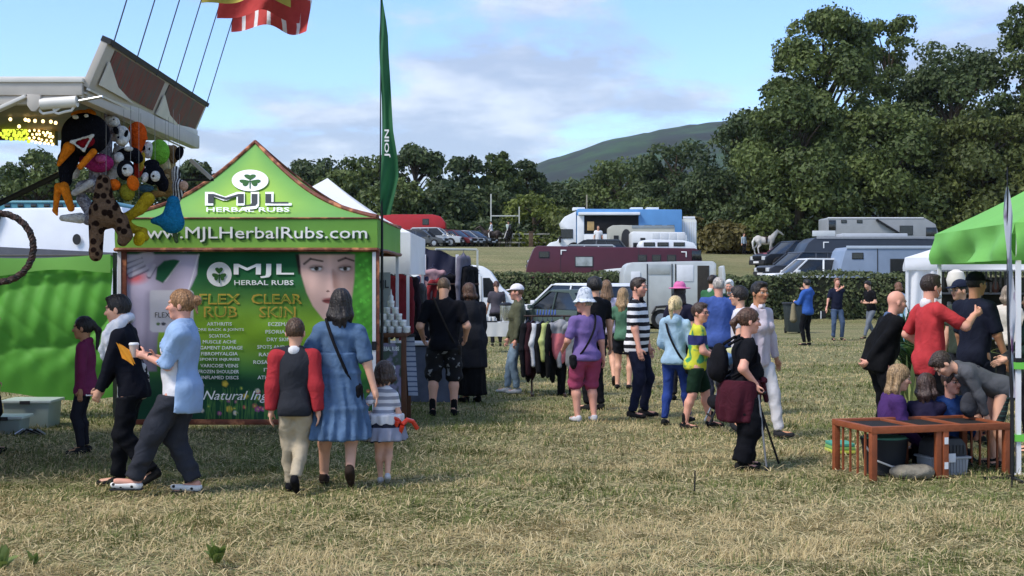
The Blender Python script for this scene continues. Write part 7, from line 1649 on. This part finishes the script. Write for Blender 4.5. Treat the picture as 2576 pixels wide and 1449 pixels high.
# ================================================================ hutch, tables, rails and other small things
WOOD = mat('hutch_wood', '#8a4a2c', .65, .22, 6, .25, 30); MESH = mat('hutch_mesh', '#1e1b1a', .8, .3, 60, .3, 200)
def hutch():
    A = at(2196, 1209, gd(1209)); B = at(2531, 1195, gd(1195)); C = at(2154, 1179, gd(1179)); A.z = B.z = C.z = 0
    ex = (B - A); L = ex.length; ex.normalize(); ey = Vector((-ex.y, ex.x, 0)); D = .66; Hh = .47
    o = thing('rabbit_run', 'low red-brown wooden rabbit run with dark mesh lids', 'rabbit run', A, math.atan2(ex.y, ex.x))
    w = .055
    for x in (0, L): 
        for y in (0, D): MB().box((x - w/2, y - w/2, 0), (x + w/2, y + w/2, Hh - .04)).build('leg', WOOD, o, .004)
    for x in (L * .53,):
        for y in (0, D): MB().box((x - w/2, y - w/2, 0), (x + w/2, y + w/2, Hh - .04)).build('leg', WOOD, o, .004)
    MB().box((L * .46, -.02, .0), (L * .50, .02, Hh - .04)).build('leg', WOOD, o, .003)
    for y in (0, D): MB().box((-w/2, y - w/2 - .003, Hh - .06), (L + w/2, y + w/2 + .003, Hh)).build('top_rail', WOOD, o, .004)
    for x in (0, L * .345, L * .665, L): MB().box((x - w/2, w/2 + .004, Hh - .055), (x + w/2, D - w/2 - .004, Hh - .003)).build('cross_rail', WOOD, o, .004)
    for a, b in ((0, .345), (.345, .665), (.665, 1)): MB().box((L * a + w/2 + .003, w/2 + .006, Hh - .03), (L * b - w/2 - .003, D - w/2 - .006, Hh - .022)).build('mesh_lid', MESH, o)
    for x in (0, L):
        for k in range(1, 5): MB().box((x - .008, D * k / 5 - .008, .02), (x + .008, D * k / 5 + .008, Hh - .06)).build('side_bar', WOOD, o)
    MB().box((L * .53 - .018, -.034, .30), (L * .53 + .018, -.030, .36)).build('hinge', WHITE_METAL, o); MB().box((L * .53 - .018, -.034, .08), (L * .53 + .018, -.030, .14)).build('hinge', WHITE_METAL, o)
    return o, L
ho, HL = hutch(); HM = Matrix.Translation(ho.location) @ Matrix.Rotation(ho.rotation_euler.z, 4, 'Z')
def on_h(x, y): return HM @ Vector((x, y, 0))
# pet carrier
o = thing('pet_carrier', 'grey plastic pet carrier with a dark ribbed lid under the rabbit run', 'pet carrier', on_h(HL * .62, .22), ho.rotation_euler.z)
MB().prism([(-.17, 0), (.17, 0), (.19, .15), (-.19, .15)], -.13, .13).build('base', mat('carrier_grey', '#9b9da1', .5, .08), o, .02); MB().prism([(-.185, .165), (.185, .165), (.165, .28), (.12, .335), (-.12, .335), (-.165, .28)], -.125, .125).build('lid', mat('carrier_dark', '#3a3b3f', .5, .12), o, .03)
MB().box((-.205, -.145, .148), (.205, .145, .168)).build('rim', mat('carrier_grey', '#9b9da1', .5, .08), o, .006); MB().box((-.04, -.152, .12), (.04, -.14, .20)).build('latch', WHITE_METAL, o, .004)
for k in range(-5, 6): MB().box((k * .03 - .005, -.138, .02), (k * .03 + .005, -.128, .14)).build('rib', mat('carrier_rib', '#85878b', .5, .05), o)
for k in range(-4, 5): MB().box((k * .034 - .006, -.134, .19), (k * .034 + .006, -.122, .27)).build('lid_rib', mat('carrier_dark', '#3a3b3f', .5, .12), o)
# bucket
o = thing('bucket', 'large black bucket with a pale rope handle inside the rabbit run', 'bucket', on_h(HL * .25, .38), 0); MB().lathe([(.17, 0), (.205, .30), (.215, .30), (.215, .32), (.19, .32), (.17, .05)], 24).build('tub', mat('black_tub', '#1d1f24', .6, .15), o, smooth_=True); MB().tube([(-.20, -.10, .26), (-.13, -.20, .14), (.0, -.235, .09), (.12, -.215, .08), (.22, -.14, .09)], .010, 8).build('rope_handle', mat('rope', '#b9b6b0', .9, .1), o, smooth_=True)
MB().lathe([(.205, .315), (.19, .335), (.0, .34)], 18).build('green_lid', mat('teal_cover', '#5f9a80', .7, .2, 12), o, smooth_=True)
V, q = solid([ell((0, 0, .05), (.19, .11, .07), k=.02), ell((.09, .0, .06), (.12, .09, .06), k=.02)], .012, .008, 30); o = mk('stone', V, q, mat('stone', '#7d776a', .95, .25, 14, .6, 40)); o.location = on_h(HL * .30, .05); tag(o, 'flat grey stone lying under the front of the rabbit run', 'stone')
# coloured mats
o = thing('foam_mats', 'small stack of teal, green and yellow foam mats on the grass by the run', 'mats', at(2113, 1140, gd(1140)) * 1.0, R(4)); o.location.z = 0
for k, cc in enumerate(('#c3c95a', '#7fae62', '#4b9a86')): MB().box((-.11 + .004 * k, -.13, .01 + k * .035), (.12 - .004 * k, .16, .043 + k * .035)).build('mat', mat('mat_%d' % k, cc, .8, .1, 8), o, .008)
# storage boxes by the cloth wall
for lab, px, Yb, w, h, d, cc in (('large translucent storage box by the green cloth wall', 82, 15.2, .55, .30, .42, '#aebfb6'), ('smaller lidded storage box in front of the large one', 22, 14.5, .38, .18, .3, '#a3b3ac')):
    o = thing('storage_box', lab, 'storage box', (xw(px, Yb), Yb, 0)); m = mat('box_' + cc.strip('#'), cc, .35, .06, 4, trans=.3)
    MB().prism([(-w/2 * .93, 0), (w/2 * .93, 0), (w/2, h), (-w/2, h)], -d/2, d/2).build('tub', m, o, .02); MB().box((-w/2 - .03, -d/2 - .03, h), (w/2 + .03, d/2 + .03, h + .035)).build('lid', mat('box_lid', '#c3cfc9', .4, .05), o, .012); MB().box((-.06, -d/2 - .04, h - .01), (.06, -d/2 - .025, h + .03)).build('latch', BUMP, o)
o = thing('tool_tangle', 'small heap of dark straps and metal in front of the storage boxes', 'straps', (xw(72, 14.2), 14.2, 0))
for k in range(5): MB().tube([(-.15 + .05 * k, .02 * k, .03), (-.05 + .04 * k, -.03, .09), (.1 + .02 * k, .02, .03)], .012, 6).build('strap', BLACK_M if k % 2 else RIM, o, smooth_=True)
# product table by the tent
DW = mat('table_wood', '#5d3a26', .6, .25, 7, .2, 30)
Yp = 15.35; x0, x1 = xw(950, Yp), xw(1022, Yp) ; o = thing('product_table', 'tall brown product stand with a printed board beside the green tent', 'table', ((x0 + x1) / 2, Yp, 0)); w = (x1 - x0) / 2; H_ = zw(838, Yp)
MB().box((-w, -.02, H_ - .05), (w, .75, H_)).build('top', DW, o, .008)
for x in (-w + .03, w - .03):
    for y in (.0, .7): MB().box((x - .03, y - .02, 0), (x + .03, y + .04, H_ - .05)).build('leg', DW, o, .004)
MB().box((-w + .06, -.012, .12), (w - .06, .012, H_ - .12)).build('board', mat('board_green', '#4c5a50', .6, .3, 7, build=blotch_build('#8d86a2', 5, .5, .56)), o)
f = lambda a, b: (xw(a, Yp) - (x0 + x1) / 2, -.016, zw(b, Yp)); text_on('HERBAL RUBS', 'lettering', 957, 1004, 872, 882, f, mat('print_white', '#eef0ee', .7, 0), o, .02)
for k in range(5): MB().lathe([(.022, -.002), (.03, 0), (.022, .002)], 14, Matrix.Translation(Vector(f(975 + 14 * (k % 2), 925 + 14 * (k // 2)))) @ Matrix.Rotation(R(90), 4, 'X')).build('printed_ring', TXT_W, o)
POT = mat('pot_white', '#dcdcd8', .4, .05); potme = None; lay = [(0, 5, 2), (1, 4, 2), (2, 3, 1), (3, 2, 1), (4, 1, 1)]; n_ = 0
for lv, nx, ny in lay:
    for ix in range(nx):
        for iy in range(ny):
            px_ = (x0 + x1) / 2 - .02 + (ix - (nx - 1) / 2) * .092 ; zz = H_ + lv * .078
            p = thing('cream_pot', ['white lidded pot in the bottom row of the product pyramid', 'white lidded pot in the second row of the product pyramid', 'white lidded pot in the third row of the product pyramid', 'white lidded pot in the fourth row of the product pyramid', 'single white pot on top of the product pyramid'][lv], 'pot', (px_, Yp + .10 + iy * .095, zz), 0, 'white pots on the product stand')
            if potme is None:
                a = MB().lathe([(.034, 0), (.040, .01), (.040, .048), (.036, .052)], 14).build('jar', POT, p, smooth_=True); b = MB().lathe([(.043, .052), (.043, .074), (.039, .077)], 14).build('lid', mat('pot_lid', '#eeeeec', .35, .03), p, smooth_=True); potme = (a.data, b.data)
            else: link('jar', potme[0], p); link('lid', potme[1], p)
o = thing('spray_bottle', 'small white bottle with a pointed cap on top of the pot pyramid', 'bottle', ((x0 + x1) / 2 - .02, Yp + .1, H_ + 5 * .078)); MB().lathe([(.028, 0), (.030, .05), (.012, .075)], 12).build('bottle', POT, o, smooth_=True); MB().lathe([(.011, .075), (.004, .14)], 10).build('nozzle', POT, o, smooth_=True)
# price boards and banners beside the tent
o = thing('roller_banner', 'narrow printed display board inside the corner of the green tent', 'display board', (xw(960, 16.2), 16.2, 0)); MB().box((-.09, 0, .2), (.11, .02, 1.85)).build('board', mat('display_print', '#9aa09c', .6, .1, 5, build=blotch_build('#4a5450', 4, .5, .6)), o); MB().box((-.12, -.08, 0), (.14, .10, .03)).build('base', BUMP, o); text_on('MJL', 'lettering', -.07, .09, 1.75, 1.62, lambda a, b: (a, -.006, b), TXT_D, o, .02)
o = thing('hanging_poster', 'white printed poster hanging from the side of the product stand', 'poster', (xw(1030, 16.0), 16.0, 0)); P, q = grid_mesh(8, 20, lambda u, v: (-.06 + .12 * u + .05 * v, .02 * np.sin(v * 5), 1.05 - .75 * v)); mk('sheet', P, q, mat('poster_pale', '#a9b0c0', .7, .1, 8, build=stripe_build('#5d6886', 16, 0, .7)), o); MB().box((-.07, -.01, 1.04), (.07, .03, 1.07)).build('hanger', BUMP, o)
# counter of the white gazebo
o = thing('sales_counter', 'white-topped counter under the white gazebo', 'table', (xw(1066, 18.4), 18.4, 0)); MB().box((-.9, -.25, .82), (.55, .35, .86)).build('top', WHITE_METAL, o, .006); MB().box((-.88, -.2, .0), (.5, .3, .8)).build('skirt', mat('counter_cloth', '#5a6070', .9, .3, 5), o)
# clothes helper
def garment(label, c, rz, col, kind='top', w=.42, h=.62, hood=False, grp='clothes on the rail', name='garment', m=None):
    o = thing(name, label, 'clothes', c, rz, grp); m = m or cloth(col, None, .2)
    pr = []
    if kind == 'top':
        pr = [ell((0, 0, -h * .5), (w * .34, .055, h * .52), k=.03), cone((-w * .34, 0, -.07), (w * .34, 0, -.07), .05, .05, .03)]
        for s in (1, -1): pr += [cone((s * w * .36, 0, -.09), (s * w * .50, .01, -h * .45), .058, .048, .03), cone((s * w * .50, .01, -h * .45), (s * w * .47, -.01, -h * .88), .048, .04, .03)]
        if hood: pr += [ell((0, .03, -.06), (.12, .08, .10), k=.03)]
    else: pr = [cone((-.1, 0, -.05), (.1, 0, -.05), .05, .05, .02), cone((-.08, 0, -.05), (-.10, 0, -h), .085, .06, .03), cone((.08, 0, -.05), (.10, 0, -h), .085, .06, .03)]
    V, q = solid(pr, .018, .010, 22, int(abs(c[0] * 91 + c[1] * 7))); mk('cloth', V, q, m, o)
    MB().tube([(-w * .36, 0, -.045), (0, 0, .03), (w * .36, 0, -.045)], .006, 5).tube([(0, 0, .03), (.0, 0, .07), (.02, 0, .085), (.035, 0, .07)], .004, 5).build('hanger', mat('hanger_dark', '#3a3f5a', .4, .1), o)
    return o
# clothes rail in front of the cars
Yr = 19.4; rx0, rx1, zr = xw(1318, Yr), xw(1436, Yr), zw(795, Yr)
o = thing('clothes_rail', 'dark metal clothes rail hung with jackets beside the olive jacket woman', 'clothes rail', ((rx0 + rx1) / 2, Yr, 0)); cx_ = (rx0 + rx1) / 2; RM = mat('rail_brown', '#3c2c26', .5, .15)
MB().tube([(rx0 - cx_, 0, zr), (rx1 - cx_, 0, zr)], .014, 8).build('bar', RM, o)
for x in (rx0 - cx_ + .12, rx1 - cx_ - .10):
    MB().tube([(x, 0, zr), (x, 0, 0)], .016, 8).build('upright', RM, o); MB().box((x - .02, -.28, 0), (x + .02, .28, .035)).build('foot', RM, o)
gl = [('black jacket at the left end of the clothes rail', '#15161c', 1.0), ('dark plum jacket second on the clothes rail', '#33161f', .95), ('white zipped top hung among the dark jackets', '#c9ccd2', .8), ('black top with a lime stripe on the rail', '#1a1b1f', .92), ('lime and black sports top on the rail', '#b5c06a', .7), ('black long jacket in the middle of the rail', '#121317', 1.0)]
for k, (lab, cc, hh_) in enumerate(gl): garment(lab, (rx0 + .06 + k * .075, Yr, zr - .085), R(68), cc, 'top', .46, hh_ * .92)
garment('coral pink and grey hooded jacket facing out from the rail', (rx0 + .56, Yr - .10, zr - .085), R(14), '#c97076', 'top', .46, .62, True, m=mat('coral_grey', '#8f9094', .9, .14, 7, .3, 26, build=lambda nt, t, b: stripe_build('#d0737a', .5, .08, .5)(nt, t, b)))
garment('pale grey hooded jacket at the right end of the rail', (rx0 + .74, Yr - .08, zr - .10), R(10), '#93959a', 'top', .44, .74, True); garment('black trousers hung low on the rail', (rx0 + .66, Yr + .04, zr - .42), R(20), '#131318', 'trousers', .4, .82)
o = thing('peg_tray', 'row of blue hangers lying on top of the clothes rail', 'hangers', (cx_ - .02, Yr, zr + .02))
for k in range(7): MB().tube([(-.14 + .045 * k, -.12, .0), (-.13 + .045 * k, 0, .07), (-.12 + .045 * k, .12, .0)], .008, 5).build('hanger', mat('hanger_blue', '#3d56a0', .4, .1), o)
# clothes stall beyond the white gazebo
Yc = 21.6; o = thing('clothes_stall', 'clothes stall with a navy canvas awning beyond the white gazebo', 'stall', (xw(1130, Yc), Yc, 0)); NV = mat('navy_canvas', '#20233a', .7, .12, 3, .3, 5)
L = lambda p, r_, d=0: at(p, r_, Yc + d) - o.location
P, q = grid_mesh(20, 20, lambda u, v: tuple(np.array([np.array(L(1064 + 88 * a + 6 * b, 620 + 26 * a + b * (96 - 26 * a) + 3 * math.sin(a * 9), .02 * math.sin(a * 12 + b * 4))) for a, b in zip(u, v)]).T)); mk('awning_side', P, q, NV, o)
P, q = grid_mesh(12, 12, lambda u, v: tuple(np.array([np.array(L(1064 + 88 * a, 620 + 26 * a, 3.0 * b)) for a, b in zip(u, v)]).T)); mk('awning_roof', P, q, NV, o)
for p in (1068, 1150): MB().bar((L(p, 0).x, 0, 0), (L(p, 0).x, 0, L(p, 640).z), .05).build('post', WHITE_METAL, o); MB().bar((L(p, 0).x, 2.9, 0), (L(p, 0).x, 2.9, L(p, 640).z), .05).build('post', WHITE_METAL, o)
MB().tube([L(1095, 627, -.1), L(1200, 628, .3)], .018, 8).build('top_rail', mat('rail_pale', '#b9bdb6', .4, .1), o); MB().tube([L(1075, 715, -.35), L(1205, 715, -.2)], .014, 8).build('bar', RM, o); MB().bar((L(1200, 0).x, .25, 0), (L(1200, 0).x, .25, L(1200, 628).z), .035).build('post', mat('rail_pale', '#b9bdb6', .4, .1), o)
for lab, p, r_, cc, kd, hh_, rz in (('grey-violet coat hanging tallest at the end of the clothes stall', 1166, 640, '#6d6a78', 'top', 1.15, 70), ('black fringed coat hung beside the grey-violet coat', 1182, 668, '#15151a', 'top', 1.2, 60), ('patterned pink and white scarf top in the stall mouth', 1088, 676, '#b48a90', 'top', .55, 15), ('navy and white printed top under the awning', 1076, 690, '#2c3454', 'top', .6, 20), ('red top hung under the navy awning', 1108, 700, '#8a1f28', 'top', .6, 25), ('dark coat under the navy awning', 1132, 690, '#1b1c22', 'top', .9, 40)):
    c = at(p, r_, Yc - .15); garment(lab, c, R(rz), cc, kd, .46, hh_, grp='clothes on the clothes stall')
for lab, p, r_, cc, Yg in (('red scarf hanging in the shade of the white gazebo', 1005, 690, '#7d1a22', 18.6), ('black garment hanging in the shade of the white gazebo', 985, 690, '#141418', 18.9), ('dark plum garment at the back of the white gazebo', 1022, 692, '#241820', 19.2)): garment(lab, at(p, r_, Yg), R(30), cc, 'top', .4, .95, grp='clothes under the white gazebo')
# tea table with urn
Yt = 31.0; o = thing('tea_table', 'folding table with a white paper cloth in front of the service van', 'table', (xw(1246, Yt), Yt, 0)); MB().box((-.40, -.35, .70), (.42, .35, .73)).build('top', WHITE_METAL, o, .004)
P, q = grid_mesh(24, 8, lambda u, v: (-.42 + .86 * u, -.36 - .01 * np.sin(u * 20) * v, .735 - .34 * v)); mk('cloth', P, q, mat('paper_cloth', '#c9c9c6', .8, .06, 4), o)
for x in (-.36, .38):
    for y in (-.3, .3): MB().box((x - .015, y - .015, 0), (x + .015, y + .015, .70)).build('leg', BLACK_M, o)
o = thing('tea_urn', 'shiny steel tea urn with a black lid on the paper-covered table', 'urn', (xw(1276, Yt) - .02, Yt - .1, .735)); MB().lathe([(.15, 0), (.155, .02), (.155, .40)], 24).build('body', mat('urn_steel', '#bfc0be', .22, .05, metal=.9), o, smooth_=True); MB().lathe([(.16, .40), (.16, .43), (.10, .47), (.03, .48)], 20).build('lid', BLACK_M, o, smooth_=True); MB().box((.0, -.20, .06), (.03, -.15, .10)).build('tap', BLACK_M, o)
o = thing('tray', 'black tray on the tea table', 'tray', (xw(1236, Yt) - .05, Yt - .1, .735)); MB().box((-.2, -.15, 0), (.2, .15, .03)).build('base', BLACK_M, o, .008)
for k in range(3):
    m_ = thing('mug', 'white mug on the black tray of the tea table', 'mug', (xw(1236, Yt) - .12 + .09 * k, Yt - .12, .766), 0, 'mugs on the tea table'); MB().lathe([(.035, 0), (.042, .10)], 12).build('cup', POT, m_, smooth_=True); MB().tube([(.04, 0, .02), (.07, 0, .05), (.04, 0, .08)], .007, 5).build('handle', POT, m_)
# bin by the hedge, stroller, plants
o = thing('waste_bin', 'dark wheeled bin beside the man in the blue hoodie', 'bin', (xw(1997, 42), 42, 0)); MB().prism([(-.24, .05), (.24, .05), (.30, .95), (-.30, .95)], -.3, .3).build('body', mat('bin_dark', '#2a3130', .6, .15), o, .03); MB().box((-.33, -.33, .95), (.33, .33, 1.02)).build('lid', BUMP, o, .02)
for s in (-1, 1): MB().lathe([(.10, -.03), (.10, .03)], 12, Matrix.Translation((s * .22, .25, .1)) @ Matrix.Rotation(R(90), 4, 'Y')).build('wheel', TYRE, o)
Ys = 14.4; o = thing('folding_trolley', 'folded dark trolley behind the woman with the stick', 'trolley', (xw(1818, Ys), Ys, 0)); 
for a, b in (((-.15, 0, .12), (.12, 0, .72)), ((.12, 0, .12), (-.05, 0, .62)), ((-.15, .35, .12), (.12, .35, .72)), ((.12, .35, .12), (-.05, .35, .62)), ((.12, 0, .72), (.12, .35, .72)), ((-.12, 0, .2), (-.12, .35, .2))): MB().tube([a, b], .013, 7).build('frame_tube', RIM if a[1] else BLACK_M, o)
V, q = solid([cone((-.05, .05, .35), (-.05, .3, .35), .08, .08, .02), cone((.04, .05, .55), (.04, .3, .55), .07, .07, .02)], .016, .004); mk('seat', V, q, cloth('#17181d'), o)
def plant(label, px, Y, h, n, w, cols, seed, drop_=.3, z0=0.0, pot=True):
    rng = np.random.default_rng(seed); o = thing('potted_plant', label, 'plant', (xw(px, Y), Y, z0), 0, 'plants by the gazebo'); Vs, Fs = [], []
    for k in range(n):
        a = rng.uniform(0, 6.28); L_ = h * rng.uniform(.55, 1.0); e = rng.uniform(.25, 1.3); d = np.array([math.cos(a), math.sin(a), 0]); sd = np.array([-math.sin(a), math.cos(a), 0]); b0 = len(Vs)
        for t in np.linspace(0, 1, 5):
            p = d * L_ * .55 * t * e + np.array([0, 0, .22 + L_ * (t - drop_ * e * t * t)]); ww = w * math.sin(math.pi * min(.97, t * .85 + .12)); Vs += [p - sd * ww, p + sd * ww]
        Fs += [(b0 + 2*j, b0 + 2*j + 1, b0 + 2*j + 3, b0 + 2*j + 2) for j in range(4)]
    C_ = LC(cols[0]) + (LC(cols[1]) - LC(cols[0])) * rng.random((len(Vs) // 10, 1)); mk('leaves', Vs, np.array(Fs), LEAF, o, np.repeat(C_, 10, 0))
    if pot: MB().lathe([(.10, 0), (.14, .24), (.15, .24), (.15, .27), (.11, .27)], 14).build('pot', mat('pot_brown', '#4a3a30', .8, .15), o, smooth_=True)
plant('spiky pale green potted plant behind the bald man', 2284, 13.9, .85, 34, .02, ('#8b9a58', '#b4be7c'), 3); plant('tall leafy shrub in a pot in front of the white stall', 2325, 19.5, 1.45, 90, .05, ('#1f3a22', '#3f6a38'), 5, .5); plant('second dark leafy shrub beside the trinket stall post', 2292, 20.4, 1.35, 70, .05, ('#1f3a22', '#35562f'), 6, .5); plant('leafy shrub between the two cap wearers', 2405, 19.0, 1.6, 80, .05, ('#5a6a34', '#7c8446'), 8, .5); plant('low pale strap-leaved plant under the spiky one', 2296, 13.3, .6, 24, .02, ('#7f8d52', '#a9b172'), 12)
plant('broad-leaved dock weed growing in the grass at the front', 545, 7.75, .24, 9, .035, ('#5f7436', '#7f9150'), 14, .5, -.2, False); plant('second small broad-leaved weed at the front edge', 85, 7.7, .16, 7, .022, ('#6a7c3c', '#87985a'), 15, .5, -.2, False); plant('small weed near the front corner of the field', 8, 7.6, .2, 6, .03, ('#6a7c3c', '#87985a'), 16, .5, -.2, False)
for k, (px_, f_) in enumerate(((1747, 1235), (2545, 1225))): o = thing('peg', ['short dark stake pushed into the grass before the woman with the stick', 'short dark stake in the grass by the gazebo leg'][k], 'stake', (xw(px_, gd(f_)), gd(f_), 0)); MB().tube([(0, 0, -.05), (.005, 0, .17)], .007, 6).build('shaft', BLACK_M, o)
Yl = 15.9; o = thing('lamp_globe', 'round cream lamp shade on a pole behind the men', 'lamp', (xw(2405, 17.5), 17.5, 0)); MB().lathe([(.02, 0), (.02, 1.62)], 8).build('pole', BLACK_M, o); MB().lathe([(.05, 1.60), (.11, 1.66), (.13, 1.76), (.10, 1.86), (.03, 1.90)], 16).build('shade', mat('shade_cream', '#d8d2c6', .7, .05), o, smooth_=True)
# ================================================================ air
hz = MB().box((-2700, -20, -2.0), (2900, 2960, 420)).build('haze')
hm = bpy.data.materials.new('haze_air'); hm.use_nodes = True; hm.node_tree.nodes.clear()
_o = hm.node_tree.nodes.new('ShaderNodeOutputMaterial'); _v = hm.node_tree.nodes.new('ShaderNodeVolumePrincipled')
_v.inputs['Color'].default_value = (0.80, 0.88, 1.0, 1); _v.inputs['Density'].default_value = 0.00006; _v.inputs['Anisotropy'].default_value = 0.0
hm.node_tree.links.new(_v.outputs[0], _o.inputs['Volume'])
hz.data.materials.append(hm); struct(hz, 'stuff')
tag(hz, 'thin blue haze over the far hill', 'haze')
